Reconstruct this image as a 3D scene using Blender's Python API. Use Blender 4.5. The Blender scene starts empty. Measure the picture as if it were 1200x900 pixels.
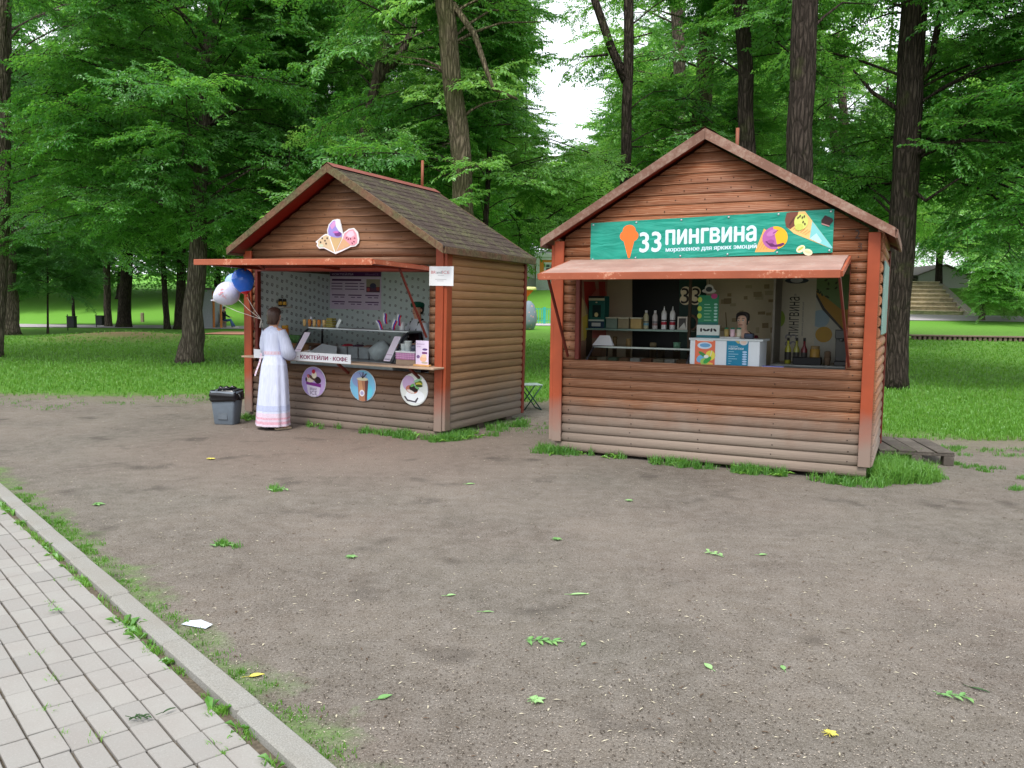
import bpy, bmesh, math, random
import numpy as np
from mathutils import Matrix, Vector, Euler, noise as mnoise
from mathutils.geometry import delaunay_2d_cdt
random.seed(7); RNG = np.random.default_rng(7)
rad = math.radians
SC = bpy.context.scene
COL = SC.collection

# ------------------------------------------------------------------ camera
F_PX, PITCH, ROLL, EYE = 969.95, 0.097305, 0.014124, 1.75
_c, _s = math.cos(PITCH), math.sin(PITCH)
_fw = Vector((0, _c, -_s)); _up = Vector((0, _s, _c)); _rt = Vector((1, 0, 0))
_cr, _sr = math.cos(ROLL), math.sin(ROLL)
_ex = _rt * _cr + _up * _sr; _eu = -_rt * _sr + _up * _cr
cam = bpy.data.cameras.new('camera'); camo = bpy.data.objects.new('camera', cam); COL.objects.link(camo)
m = Matrix.Identity(4)
for i in range(3):
    m[i][0] = _ex[i]; m[i][1] = _eu[i]; m[i][2] = -_fw[i]
m[2][3] = EYE
camo.matrix_world = m
cam.sensor_width = 36.0; cam.lens = F_PX / 1200 * 36
cam.clip_start = 0.05; cam.clip_end = 3000
SC.camera = camo

# ------------------------------------------------------------------ light
SUN_EL, SUN_AZ = rad(58), rad(200)      # azimuth clockwise from +Y: behind the viewer, a little to the left
wd = bpy.data.worlds.new('World'); SC.world = wd; wd.use_nodes = True
nt = wd.node_tree; nt.nodes.clear()
out = nt.nodes.new('ShaderNodeOutputWorld'); bg = nt.nodes.new('ShaderNodeBackground')
sky = nt.nodes.new('ShaderNodeTexSky'); sky.sky_type = 'NISHITA'; sky.sun_disc = False
sky.sun_elevation = SUN_EL; sky.sun_rotation = SUN_AZ
sky.air_density = 1.0; sky.dust_density = 4.0; sky.ozone_density = 1.0
mixs = nt.nodes.new('ShaderNodeMix'); mixs.data_type = 'RGBA'
tcs = nt.nodes.new('ShaderNodeTexCoord'); nzs = nt.nodes.new('ShaderNodeTexNoise')
nzs.inputs['Scale'].default_value = 2.2; nzs.inputs['Detail'].default_value = 5
rps = nt.nodes.new('ShaderNodeMapRange'); rps.inputs[1].default_value = .3; rps.inputs[2].default_value = .7
rps.inputs[3].default_value = .72; rps.inputs[4].default_value = .92
nt.links.new(tcs.outputs['Generated'], nzs.inputs['Vector']); nt.links.new(nzs.outputs['Fac'], rps.inputs[0])
nt.links.new(rps.outputs[0], mixs.inputs[0]); nt.links.new(sky.outputs[0], mixs.inputs[6])
mixs.inputs[7].default_value = (9.0, 9.3, 9.8, 1)       # cloud sheet
nt.links.new(mixs.outputs[2], bg.inputs[0]); bg.inputs[1].default_value = 0.10
nt.links.new(bg.outputs[0], out.inputs[0])
sun = bpy.data.lights.new('sun', 'SUN'); sun.energy = 1.5; sun.angle = rad(16); sun.color = (1, .96, .9)
suno = bpy.data.objects.new('sun', sun); COL.objects.link(suno)
sd = Vector((math.sin(SUN_AZ) * math.cos(SUN_EL), math.cos(SUN_AZ) * math.cos(SUN_EL), math.sin(SUN_EL)))
suno.rotation_euler = sd.to_track_quat('Z', 'Y').to_euler(); suno.location = sd * 60
SC.view_settings.view_transform = 'Standard'; SC.view_settings.look = 'None'
SC.view_settings.exposure = 0.98; SC.view_settings.gamma = 1.0; SC.view_settings.use_curve_mapping = False
SC.cycles.max_bounces = 8; SC.cycles.diffuse_bounces = 6; SC.cycles.transmission_bounces = 6
SC.cycles.transparent_max_bounces = 8; SC.cycles.caustics_reflective = False; SC.cycles.caustics_refractive = False

# ------------------------------------------------------------------ measuring helpers
def ray(u, v):
    a, b = u - 600, v - 450
    x = a * _cr + b * _sr; y = -a * _sr + b * _cr
    return _rt * (x / F_PX) - _up * (y / F_PX) + _fw
def proj(P):
    d = Vector(P) - Vector((0, 0, EYE)); x, y, z = d.dot(_rt), d.dot(_up), d.dot(_fw)
    a, b = F_PX * x / z, -F_PX * y / z
    return 600 + a * _cr - b * _sr, 450 + a * _sr + b * _cr
def atY(u, v, Y):
    r = ray(u, v); return Vector((0, 0, EYE)) + r * (Y / r.y)
def smooth(t): t = np.clip(t, 0, 1); return t * t * (3 - 2 * t)
def terrain(x, y):
    x = np.asarray(x, float); y = np.asarray(y, float)
    A = .4 * smooth((x + 14) / 14) + .45 * smooth((x - 2) / 9)
    z = A * smooth((y - 15) / 36)
    z = z + .38 * np.exp(-(((x + 15.5) / 3.6) ** 2 + ((y - 33.5) / 2.8) ** 2))
    side = smooth((x - 16) / 6)
    z = z + (2.6 * (1 - side) + 2.05 * side) * smooth((y - 59 + 1.5 * side) / (22 - 15 * side))
    z = z + .5 * smooth((x - 14) / 6) * smooth((y - 45) / 10)
    z = z + 3.0 * smooth((y - 78) / 60)
    return z
def tz(x, y): return float(terrain(x, y))
def gp(u, v):
    r = ray(u, v); t = 1.0; O = Vector((0, 0, EYE))
    for _ in range(4000):
        p = O + r * t
        if p.z <= tz(p.x, p.y): break
        t += .05
    return p

# ------------------------------------------------------------------ materials
def s2l(c):
    c = c / 255.0
    return c / 12.92 if c <= .04045 else ((c + .055) / 1.055) ** 2.4
def rgb(r, g, b): return (s2l(r), s2l(g), s2l(b), 1)
class NT:
    def __init__(s, name):
        s.m = bpy.data.materials.new(name); s.m.use_nodes = True; s.t = s.m.node_tree
        s.b = s.t.nodes['Principled BSDF']; s.out = s.t.nodes['Material Output']
    def n(s, t, **k):
        x = s.t.nodes.new('ShaderNode' + t)
        for a, v in k.items(): setattr(x, a, v)
        return x
    def l(s, a, b): s.t.links.new(a, b)
    def coord(s, kind='Object', scale=(1, 1, 1)):
        if kind == 'World': o = s.n('NewGeometry').outputs['Position']
        else: o = s.n('TexCoord').outputs[kind]
        if scale != (1, 1, 1):
            mp = s.n('Mapping'); mp.inputs['Scale'].default_value = scale; s.l(o, mp.inputs[0]); o = mp.outputs[0]
        return o
    def noise(s, vec, scale, detail=4, rough=.55, dist=0):
        x = s.n('TexNoise'); x.inputs['Scale'].default_value = scale; x.inputs['Detail'].default_value = detail
        x.inputs['Roughness'].default_value = rough; x.inputs['Distortion'].default_value = dist
        s.l(vec, x.inputs['Vector']); return x.outputs['Fac']
    def rng(s, v, a, b, c=0., d=1.):
        x = s.n('MapRange'); s.l(v, x.inputs[0])
        for i, q in zip((1, 2, 3, 4), (a, b, c, d)): x.inputs[i].default_value = q
        return x.outputs[0]
    def math(s, op, a, b=None):
        x = s.n('Math', operation=op)
        for i, q in enumerate((a, b)):
            if q is None: continue
            if isinstance(q, (int, float)): x.inputs[i].default_value = q
            else: s.l(q, x.inputs[i])
        return x.outputs[0]
    def mix(s, f, a, b, mode='MIX'):
        x = s.n('Mix', data_type='RGBA', blend_type=mode)
        for i, q in ((0, f), (6, a), (7, b)):
            if isinstance(q, (int, float, tuple)): x.inputs[i].default_value = q
            else: s.l(q, x.inputs[i])
        return x.outputs[2]
    def bump(s, h, strength=.3, dist=.01):
        x = s.n('Bump'); x.inputs['Strength'].default_value = strength; x.inputs['Distance'].default_value = dist
        s.l(h, x.inputs['Height']); s.l(x.outputs[0], s.b.inputs['Normal'])
    def color(s, c):
        if isinstance(c, tuple): s.b.inputs['Base Color'].default_value = c
        else: s.l(c, s.b.inputs['Base Color'])
    def set(s, rough=.6, spec=.3, metal=0.):
        s.b.inputs['Roughness'].default_value = rough; s.b.inputs['Specular IOR Level'].default_value = spec
        s.b.inputs['Metallic'].default_value = metal
    def rand(s): return s.n('ObjectInfo').outputs['Random']
def dark(c, f): return (c[0] * f, c[1] * f, c[2] * f, 1)
_pm = {}
def plain(r, g, b, rough=.55, spec=.3, metal=0., var=.12, scale=14, bump=0.):
    k = (r, g, b, rough, spec, metal, var, scale, bump)
    if k in _pm: return _pm[k]
    t = NT('paint_%d_%d_%d' % (r, g, b)); c = rgb(r, g, b); t.set(rough, spec, metal)
    if var > 0:
        nz = t.noise(t.coord(), scale, 5)
        t.color(t.mix(t.rng(nz, .3, .7), dark(c, 1 - var), dark(c, 1 + var)))
        if bump: t.bump(nz, bump, .004)
    else: t.color(c)
    _pm[k] = t.m; return t.m
def pr(r, g, b): return plain(r, g, b, .45, .3, 0, .04, 9)

def log_mat(name, axis, c_top, c_low, c_dirt, zlo, zhi, grain=.5, rough=.55):
    t = NT(name); o = t.coord()
    sc = {'x': (1.1, 8, 13), 'y': (8, 1.1, 13)}[axis]
    mp = t.n('Mapping'); mp.inputs['Scale'].default_value = sc; t.l(o, mp.inputs[0])
    add = t.n('VectorMath', operation='ADD'); cmb = t.n('CombineXYZ'); rn = t.rand()
    rs = t.math('MULTIPLY', rn, 37.0); t.l(rs, cmb.inputs[0]); t.l(rs, cmb.inputs[1])
    t.l(mp.outputs[0], add.inputs[0]); t.l(cmb.outputs[0], add.inputs[1])
    v = add.outputs[0]
    w = t.n('TexWave', wave_type='BANDS', bands_direction='Z'); w.inputs['Scale'].default_value = 1.5
    w.inputs['Distortion'].default_value = 14; w.inputs['Detail'].default_value = 3; w.inputs['Detail Scale'].default_value = .7
    t.l(v, w.inputs['Vector'])
    fine = t.noise(t.coord('Object', {'x': (3, 60, 90), 'y': (60, 3, 90)}[axis]), 1.0, 6, .65)
    big = t.noise(o, 2.3, 4)
    sep = t.n('SeparateXYZ'); t.l(o, sep.inputs[0])
    hgt = t.rng(sep.outputs[2], .5, 2.0)
    base = t.mix(hgt, c_low, c_top)
    base = t.mix(t.math('MULTIPLY', t.rng(w.outputs['Fac'], .45, .95), grain), base, t.mix(.62, base, (.50, .34, .22, 1)))
    base = t.mix(t.math('MULTIPLY', t.rng(w.outputs['Fac'], .3, .05), grain * .6), base, dark(c_top, .5))
    base = t.mix(t.math('MULTIPLY', t.rng(fine, .45, .75), .55), base, dark(c_top, .45))
    base = t.mix(t.rng(big, .3, .72, 0, .45), base, t.mix(.5, base, dark(c_low, .5)))
    hsv = t.n('HueSaturation'); t.l(base, hsv.inputs['Color']); t.l(t.rng(rn, 0, 1, .78, 1.18), hsv.inputs['Value'])
    wob = t.math('ADD', sep.outputs[2], t.rng(t.noise(o, 3.5, 5, .6), .2, .8, -.12, .12))
    dirt = t.rng(wob, zhi, zlo, 0, .93)
    spk = t.rng(t.noise(o, 55, 3, .6), .66, .74, 0, .35)
    c = t.mix(dirt, hsv.outputs[0], t.mix(t.rng(fine, .3, .7), c_dirt, dark(c_dirt, .8)))
    t.color(t.mix(spk, c, rgb(190, 170, 150)))
    t.set(rough, .3); t.l(t.rng(dirt, 0, 1, rough, .9), t.b.inputs['Roughness'])
    t.bump(t.math('ADD', fine, t.math('MULTIPLY', w.outputs['Fac'], .5)), .35, .004)
    return t.m
def paint_wood(name, c, c_wear, wear=.5, zlo=None, zhi=None, c_dirt=None, rough=.5):
    t = NT(name); o = t.coord(); nz = t.noise(o, 26, 6, .7); big = t.noise(o, 3.0, 4)
    gr = t.noise(t.coord('Object', (14, 14, 14)), 4, 5)
    col = t.mix(t.rng(big, .3, .7), dark(c, .82), dark(c, 1.12))
    col = t.mix(t.rng(t.math('ADD', t.math('MULTIPLY', nz, .6), t.math('MULTIPLY', big, .4)), .66 - wear * .3, .78 - wear * .25, 0, .9), col, c_wear)
    if zlo is not None:
        sep = t.n('SeparateXYZ'); t.l(o, sep.inputs[0])
        wob = t.math('ADD', sep.outputs[2], t.rng(big, .2, .8, -.12, .12))
        col = t.mix(t.rng(wob, zhi, zlo, 0, .95), col, c_dirt)
    hs = t.n('HueSaturation'); t.l(col, hs.inputs['Color']); t.l(t.rng(t.rand(), 0, 1, .85, 1.1), hs.inputs['Value'])
    t.color(hs.outputs[0]); t.set(rough, .3); t.bump(gr, .25, .003)
    return t.m

DIRT = rgb(150, 133, 121)
M = {}
M['log1'] = log_mat('log varnish front shaded', 'x', rgb(112, 74, 48), rgb(108, 80, 60), rgb(134, 120, 109), .12, .62, .35)
M['log1s'] = log_mat('log varnish side lit', 'y', rgb(156, 114, 74), rgb(152, 118, 84), rgb(132, 121, 111), .25, .75, .3)  # same logs in a lighter colour: front's shade under the flap is painted in
M['log2'] = log_mat('log stain front', 'x', rgb(126, 70, 40), rgb(144, 98, 70), rgb(150, 136, 124), .22, .58, .6)
M['log2s'] = log_mat('log stain side', 'y', rgb(160, 104, 70), rgb(160, 112, 82), rgb(150, 136, 126), .22, .62, .5)
M['post'] = paint_wood('post paint', rgb(148, 68, 40), rgb(206, 132, 104), .12, .16, .62, rgb(134, 118, 108))
M['trim_dark'] = paint_wood('dark red paint', rgb(104, 40, 30), rgb(110, 70, 60), .15)
M['orange'] = paint_wood('orange frame paint', rgb(158, 84, 58), rgb(226, 178, 150), .32)
M['under'] = paint_wood('flap underside stain', rgb(140, 52, 32), rgb(172, 84, 60), .2)
M['flap2'] = paint_wood('faded flap planks', rgb(168, 134, 122), rgb(172, 156, 146), .5, rough=.75)
M['fascia1'] = None; M['fascia2'] = paint_wood('faded fascia', rgb(122, 90, 77), rgb(152, 130, 117), .6, rough=.8)
M['metal_dark'] = plain(46, 46, 48, .5, .4, .4, .1)
M['steel'] = plain(178, 182, 186, .35, .5, .9, .06)
M['white'] = plain(226, 228, 232, .5, .3, 0, .03, 6)
M['soffit'] = paint_wood('soffit red', rgb(112, 36, 26), rgb(110, 40, 30), .1)
M['interior'] = plain(96, 88, 78, .8, .2, 0, .1, 4)
M['shelfwood'] = paint_wood('shelf board', rgb(170, 146, 124), rgb(130, 100, 80), .3, rough=.7)
def mossy(name, c, moss_amt, litter=True):
    t = NT(name); o = t.coord(); a = t.noise(o, 3.2, 6, .65); b = t.noise(o, 28, 5, .6)
    col = t.mix(t.rng(b, .3, .7), dark(c, .7), dark(c, 1.25))
    mo = t.mix(t.rng(b, .35, .65), rgb(60, 62, 42), rgb(106, 104, 76))
    col = t.mix(t.rng(t.math('ADD', t.math('MULTIPLY', a, .75), t.math('MULTIPLY', b, .25)), .62 - moss_amt * .3, .7 - moss_amt * .15, 0, .95), col, mo)
    if litter: col = t.mix(t.rng(t.noise(o, 60, 2), .72, .78, 0, .7), col, rgb(176, 166, 148))
    hs = t.n('HueSaturation'); t.l(col, hs.inputs['Color']); t.l(t.rng(t.rand(), 0, 1, .9, 1.1), hs.inputs['Value'])
    t.color(hs.outputs[0]); t.set(.95, .15); t.bump(b, .6, .01)
    return t.m
M['shingle1'] = mossy('bitumen shingle with moss', rgb(72, 62, 57), .46)
M['fascia1'] = mossy('mossy fascia board', rgb(112, 84, 68), .72, False)
M['shingle2'] = mossy('bitumen shingle', rgb(92, 74, 68), .2)
def glass_mat(name, tint=(.92, .97, .96, 1), rough=.02):
    t = NT(name); tr = t.n('BsdfTransparent'); tr.inputs[0].default_value = tint
    gl = t.n('BsdfGlossy'); gl.inputs['Roughness'].default_value = rough
    fr = t.n('Fresnel'); fr.inputs['IOR'].default_value = 1.5; mx = t.n('MixShader')
    t.l(t.math('ADD', fr.outputs[0], .05), mx.inputs[0]); t.l(tr.outputs[0], mx.inputs[1]); t.l(gl.outputs[0], mx.inputs[2])
    t.l(mx.outputs[0], t.out.inputs[0]); return t.m
M['glass'] = glass_mat('showcase glass')
def bark_mat(name, c1, c2, moss=0.):
    t = NT(name); o = t.coord('Object', (9, 9, 1.6)); a = t.noise(o, 1.6, 8, .72, .4); b = t.noise(t.coord(), 1.3, 4)
    vo = t.n('TexVoronoi', feature='DISTANCE_TO_EDGE'); vo.inputs['Scale'].default_value = 1.7; t.l(o, vo.inputs['Vector'])
    cr = t.rng(vo.outputs['Distance'], 0, .25)
    col = t.mix(t.rng(a, .3, .72), dark(c1, .45), c2)
    col = t.mix(t.math('MULTIPLY', t.math('SUBTRACT', 1.0, cr), .7), col, dark(c1, .3))
    if moss: col = t.mix(t.rng(b, .62 - moss * .3, .72, 0, .7), col, rgb(74, 82, 44))
    t.color(col); t.set(.95, .1); t.bump(t.math('ADD', a, cr), .9, .04)
    return t.m
M['bark_grey'] = bark_mat('bark grey', rgb(104, 92, 82), rgb(142, 130, 116), .1)
M['bark_moss'] = bark_mat('bark mossy', rgb(104, 92, 74), rgb(150, 138, 116), .7)
M['bark_dark'] = bark_mat('bark dark', rgb(66, 58, 52), rgb(92, 82, 74), .15)
def leaf_mat(name, c1, c2, trans=.4):
    t = NT(name); rn = t.rand(); nz = t.noise(t.coord(), 2.6, 3); n2 = t.noise(t.coord(), 16, 2)
    f = t.math('ADD', t.math('MULTIPLY', rn, .5), t.math('MULTIPLY', nz, .5))
    col = t.mix(t.rng(f, .2, .8), c1, c2)
    col = t.mix(t.rng(n2, .55, .75, 0, .5), col, t.mix(.5, c2, rgb(150, 190, 90)))
    df = t.n('BsdfDiffuse'); tl = t.n('BsdfTranslucent'); gl = t.n('BsdfGlossy'); gl.inputs['Roughness'].default_value = .42
    gl.inputs['Color'].default_value = (.8, .9, .85, 1)
    t.l(col, df.inputs[0])
    hs = t.n('HueSaturation'); hs.inputs['Hue'].default_value = .475; hs.inputs['Value'].default_value = 1.35; hs.inputs['Saturation'].default_value = 1.1
    t.l(col, hs.inputs['Color']); t.l(hs.outputs[0], tl.inputs[0])
    m1 = t.n('MixShader'); m1.inputs[0].default_value = trans; t.l(df.outputs[0], m1.inputs[1]); t.l(tl.outputs[0], m1.inputs[2])
    m2 = t.n('MixShader'); m2.inputs[0].default_value = .05; t.l(m1.outputs[0], m2.inputs[1]); t.l(gl.outputs[0], m2.inputs[2])
    t.l(m2.outputs[0], t.out.inputs[0]); return t.m
M['leaf'] = leaf_mat('leaf green', rgb(66, 134, 54), rgb(114, 178, 84), .54)
M['leaf_pale'] = leaf_mat('leaf pale', rgb(102, 164, 78), rgb(148, 202, 106), .54)
M['leaf_dark'] = leaf_mat('leaf deep', rgb(58, 122, 52), rgb(92, 156, 72), .54)
M['blade'] = leaf_mat('grass blade', rgb(72, 124, 40), rgb(112, 164, 62), .3)
M['weed'] = leaf_mat('weed leaf', rgb(78, 132, 50), rgb(124, 176, 76), .3)

# ------------------------------------------------------------------ mesh helpers
class MB:
    def __init__(s, mats=None):
        s.v = []; s.f = []; s.mi = []; s.mats = list(mats or []); s.sm = []
    def mat(s, m):
        if m not in s.mats: s.mats.append(m)
        return s.mats.index(m)
    def add(s, vs, fs, m=0, X=None, smooth=False):
        if not isinstance(m, int): m = s.mat(m)
        b = len(s.v)
        for v in vs: s.v.append(tuple(X @ Vector(v)) if X is not None else tuple(v))
        for f in fs: s.f.append([b + i for i in f]); s.mi.append(m); s.sm.append(smooth)
        return s
    def box(s, a, b, m=0, X=None, bev=0.0):
        (x0, y0, z0), (x1, y1, z1) = a, b
        if bev <= 0:
            vs = [(x, y, z) for z in (z0, z1) for y in (y0, y1) for x in (x0, x1)]
            return s.add(vs, [(0, 2, 3, 1), (4, 5, 7, 6), (0, 1, 5, 4), (2, 6, 7, 3), (0, 4, 6, 2), (1, 3, 7, 5)], m, X)
        bm = bmesh.new(); bmesh.ops.create_cube(bm, size=1)
        for v in bm.verts:
            v.co = Vector(((x0 + x1) / 2 + v.co.x * (x1 - x0), (y0 + y1) / 2 + v.co.y * (y1 - y0), (z0 + z1) / 2 + v.co.z * (z1 - z0)))
        bmesh.ops.bevel(bm, geom=bm.edges[:], offset=bev, segments=1, affect='EDGES')
        bm.verts.index_update()
        s.add([v.co.copy() for v in bm.verts], [[v.index for v in f.verts] for f in bm.faces], m, X); bm.free(); return s
    def bar(s, p, q, w, h, m=0, up=(0, 0, 1)):
        p, q = Vector(p), Vector(q); d = (q - p).normalized(); u = Vector(up); sd = d.cross(u)
        if sd.length < 1e-4: sd = d.cross(Vector((1, 0, 0)))
        sd.normalize(); u = sd.cross(d)
        vs = [c + sd * (i * w / 2) + u * (j * h / 2) for c in (p, q) for i, j in ((-1, -1), (1, -1), (1, 1), (-1, 1))]
        return s.add(vs, [(0, 1, 2, 3), (7, 6, 5, 4), (0, 4, 5, 1), (1, 5, 6, 2), (2, 6, 7, 3), (3, 7, 4, 0)], m)
    def tube(s, pts, radii, n=8, m=0, cap=True, jit=0., X=None):
        pts = [Vector(p) for p in pts]
        if isinstance(radii, (int, float)): radii = [radii] * len(pts)
        vs = []; fs = []; ref = None
        for i, p in enumerate(pts):
            d = (pts[min(i + 1, len(pts) - 1)] - pts[max(i - 1, 0)]).normalized()
            if ref is None: ref = d.orthogonal().normalized()
            ref = (ref - d * ref.dot(d)).normalized(); bi = d.cross(ref)
            for k in range(n):
                a = 2 * math.pi * k / n; rr = radii[i] * (1 + (random.uniform(-jit, jit) if jit else 0))
                vs.append(p + ref * (math.cos(a) * rr) + bi * (math.sin(a) * rr))
        for i in range(len(pts) - 1):
            for k in range(n):
                k2 = (k + 1) % n; fs.append((i * n + k, i * n + k2, (i + 1) * n + k2, (i + 1) * n + k))
        if cap: fs.append(list(range(n))[::-1]); fs.append([(len(pts) - 1) * n + k for k in range(n)])
        return s.add(vs, fs, m, X, True)
    def loft(s, rings, m=0, cap=True, X=None, smooth=True):
        n = len(rings[0]); vs = [v for r in rings for v in r]; fs = []
        for i in range(len(rings) - 1):
            for k in range(n):
                k2 = (k + 1) % n; fs.append((i * n + k, i * n + k2, (i + 1) * n + k2, (i + 1) * n + k))
        if cap: fs.append(list(range(n))[::-1]); fs.append([(len(rings) - 1) * n + k for k in range(n)])
        return s.add(vs, fs, m, X, smooth)
    def lathe(s, prof, n=16, m=0, X=None, sx=1., sy=1., cap=True):
        rings = [[(r * math.cos(2 * math.pi * k / n) * sx, r * math.sin(2 * math.pi * k / n) * sy, z) for k in range(n)] for r, z in prof]
        return s.loft(rings, m, cap, X)
    def sphere(s, c, r, n=12, k=8, m=0, sx=1., sy=1., sz=1.):
        X = Matrix.Translation(c)
        prof = [(max(r * math.sin(math.pi * i / k), r * .02), -r * math.cos(math.pi * i / k) * sz) for i in range(k + 1)]
        return s.lathe(prof, n, m, X, sx, sy)
    # ---- flat print in the x-z plane, facing -y; each layer a touch in front of the last
    def poly(s, pts, col, lay=1, y=0.):
        mt = pr(*col) if isinstance(col, tuple) else col
        s.k = getattr(s, 'k', 0) + 1; yy = y - .0012 * lay - .00005 * min(s.k, 22)
        return s.add([(p[0], yy, p[1]) for p in pts], [list(range(len(pts)))], mt)
    def ell(s, cx, cz, rx, rz, col, lay=1, n=24, rot=0., y=0., a0=0., a1=2 * math.pi):
        pts = []
        full = abs(a1 - a0 - 2 * math.pi) < 1e-6
        for i in range(n if full else n + 1):
            a = a0 + (a1 - a0) * i / n
            x, z = rx * math.cos(a), rz * math.sin(a)
            pts.append((cx + x * math.cos(rot) - z * math.sin(rot), cz + x * math.sin(rot) + z * math.cos(rot)))
        return s.poly(pts, col, lay, y)
    def rect(s, x0, z0, x1, z1, col, lay=1, y=0.):
        return s.poly([(x0, z0), (x1, z0), (x1, z1), (x0, z1)], col, lay, y)
    def text(s, key, x, z, w, h, col, lay=1, y=0., rot=0.):
        vs, fs, bw, bh, bx, bz = TEXT[key]
        mt = pr(*col); sx = w / bw; sz = h / bh; yy = y - .0012 * lay
        cr_, sr_ = math.cos(rot), math.sin(rot); o = []
        for a, b in vs:
            a = (a - bx) * sx; b = (b - bz) * sz
            o.append((x + a * cr_ - b * sr_, yy, z + a * sr_ + b * cr_))
        return s.add(o, fs, mt)
    def build(s, name, mats=None, parent=None, smooth=None):
        me = bpy.data.meshes.new(name); me.from_pydata(s.v, [], s.f)
        for mm in (s.mats if s.mats else ([mats] if not isinstance(mats, (list, tuple)) else mats)): me.materials.append(mm)
        me.polygons.foreach_set('material_index', s.mi)
        me.polygons.foreach_set('use_smooth', [bool(smooth) if smooth is not None else q for q in s.sm])
        me.validate(clean_customdata=False); me.update()
        return link(name, me, parent)
def link(name, me, parent=None):
    o = bpy.data.objects.new(name, me); COL.objects.link(o)
    if parent is not None: o.parent = parent
    return o
def tag(o, label=None, cat=None, group=None, kind=None):
    for k, v in (('label', label), ('category', cat), ('group', group), ('kind', kind)):
        if v: o[k] = v
    return o
def empty(name, label, cat, X, group=None):
    o = bpy.data.objects.new(name, None); o.empty_display_size = .1; COL.objects.link(o)
    o.matrix_world = X; return tag(o, label, cat, group)
def T(x, y, z): return Matrix.Translation((x, y, z))
def Rz(a): return Matrix.Rotation(a, 4, 'Z')
def Rx(a): return Matrix.Rotation(a, 4, 'X')
def Ry(a): return Matrix.Rotation(a, 4, 'Y')
def bulk(name, V, Fq, mat, parent=None, smooth=False):
    me = bpy.data.meshes.new(name); V = np.asarray(V, np.float32); Fq = np.asarray(Fq, np.int32); k = Fq.shape[1]
    me.vertices.add(len(V)); me.vertices.foreach_set('co', V.ravel())
    me.loops.add(Fq.size); me.loops.foreach_set('vertex_index', Fq.ravel())
    me.polygons.add(len(Fq)); me.polygons.foreach_set('loop_start', np.arange(0, Fq.size, k, dtype=np.int32))
    me.polygons.foreach_set('use_smooth', np.full(len(Fq), smooth))
    me.materials.append(mat); me.update(calc_edges=True)
    return link(name, me, parent) if name else me

TEXT = {}
def make_text(key, body, offset=.0, extra=None):
    c = bpy.data.curves.new('t', 'FONT'); c.body = body; c.offset = offset; c.resolution_u = 3
    o = bpy.data.objects.new('t', c); COL.objects.link(o)
    c.fill_mode = 'NONE'
    me = bpy.data.meshes.new_from_object(o.evaluated_get(bpy.context.evaluated_depsgraph_get()))
    P2 = [(v.co.x, v.co.y) for v in me.vertices]; nb = {}; segs = []; seen = set()
    for e in me.edges: p_, q_ = e.vertices; nb.setdefault(p_, []).append(q_); nb.setdefault(q_, []).append(p_)
    for st in range(len(P2)):                                   # walk each outline in the order of its points
        if st in seen or st not in nb: continue
        lp_ = [st]; seen.add(st); cur = min((q for q in nb[st]), key=lambda q: q if q > st else 1e9)
        while cur not in seen:
            lp_.append(cur); seen.add(cur); nx = [q for q in nb[cur] if q not in seen]
            if not nx: break
            cur = nx[0]
        segs += list(zip(lp_, lp_[1:] + lp_[:1]))
    r = delaunay_2d_cdt([Vector(p_) for p_ in P2], [tuple(e.vertices) for e in me.edges], [], 0, 1e-6)
    def wind(x, y):
        w = 0
        for i_, j_ in segs:
            (x0, y0), (x1, y1) = P2[i_], P2[j_]
            if (y0 > y) != (y1 > y) and x < x0 + (y - y0) * (x1 - x0) / (y1 - y0): w += 1 if y1 > y0 else -1
        return w
    vs = [(v.x, v.y) for v in r[0]]; fs = []
    for f in r[2]:
        cx_, cy_ = sum(vs[i_][0] for i_ in f) / 3, sum(vs[i_][1] for i_ in f) / 3
        if wind(cx_, cy_) != 0: fs.append(list(f))
    bpy.data.objects.remove(o); bpy.data.curves.remove(c); bpy.data.meshes.remove(me)
    a = np.array(vs); mn, mx = a.min(0), a.max(0)
    TEXT[key] = (vs, fs, mx[0] - mn[0], mx[1] - mn[1], mn[0], mn[1])
for k, b, off in [('33', '33', .02), ('ping', 'пингвина', .018), ('moro', 'мороженое для ярких эмоций', .006),
                  ('sign', 'ЬНОЕ · КОКТЕЙЛИ · КОФЕ', .012), ('kok', 'КОКТЕЙЛИ', .02), ('ice', 'BRandICE', .0),
                  ('ICE', 'ICE', .02), ('Brand', 'BRand', .0), ('two', '2', .01), ('three', '3', .01),
                  ('nap', 'напитки', .03), ('gor', 'горячие', .0), ('deliv', 'Домашнее', .0), ('reg', '®', .0), ('kofe', 'кофе', .0),
                  ('thirtythree', '33', .02), ('BR', 'BR', .01), ('and', 'and', .01)]:
    make_text(k, b, 0.)
def skin_mesh(nodes, edges, root, sub=2):
    names = list(nodes); ix = {n: i for i, n in enumerate(names)}
    me = bpy.data.meshes.new('skin'); me.from_pydata([nodes[n][0] for n in names], [(ix[a], ix[b]) for a, b in edges], [])
    o = bpy.data.objects.new('skin', me); COL.objects.link(o)
    md = o.modifiers.new('s', 'SKIN'); md.use_smooth_shade = True
    for n in names:
        r = nodes[n][1]; sv = me.skin_vertices[0].data[ix[n]]
        sv.radius = (r, r) if not isinstance(r, tuple) else r; sv.use_root = (n == root)
    o.modifiers.new('u', 'SUBSURF').levels = sub
    o.modifiers['u'].render_levels = sub
    r = bpy.data.meshes.new_from_object(o.evaluated_get(bpy.context.evaluated_depsgraph_get()))
    bpy.data.objects.remove(o); bpy.data.meshes.remove(me)
    for p in r.polygons: p.use_smooth = True
    return r

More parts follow.
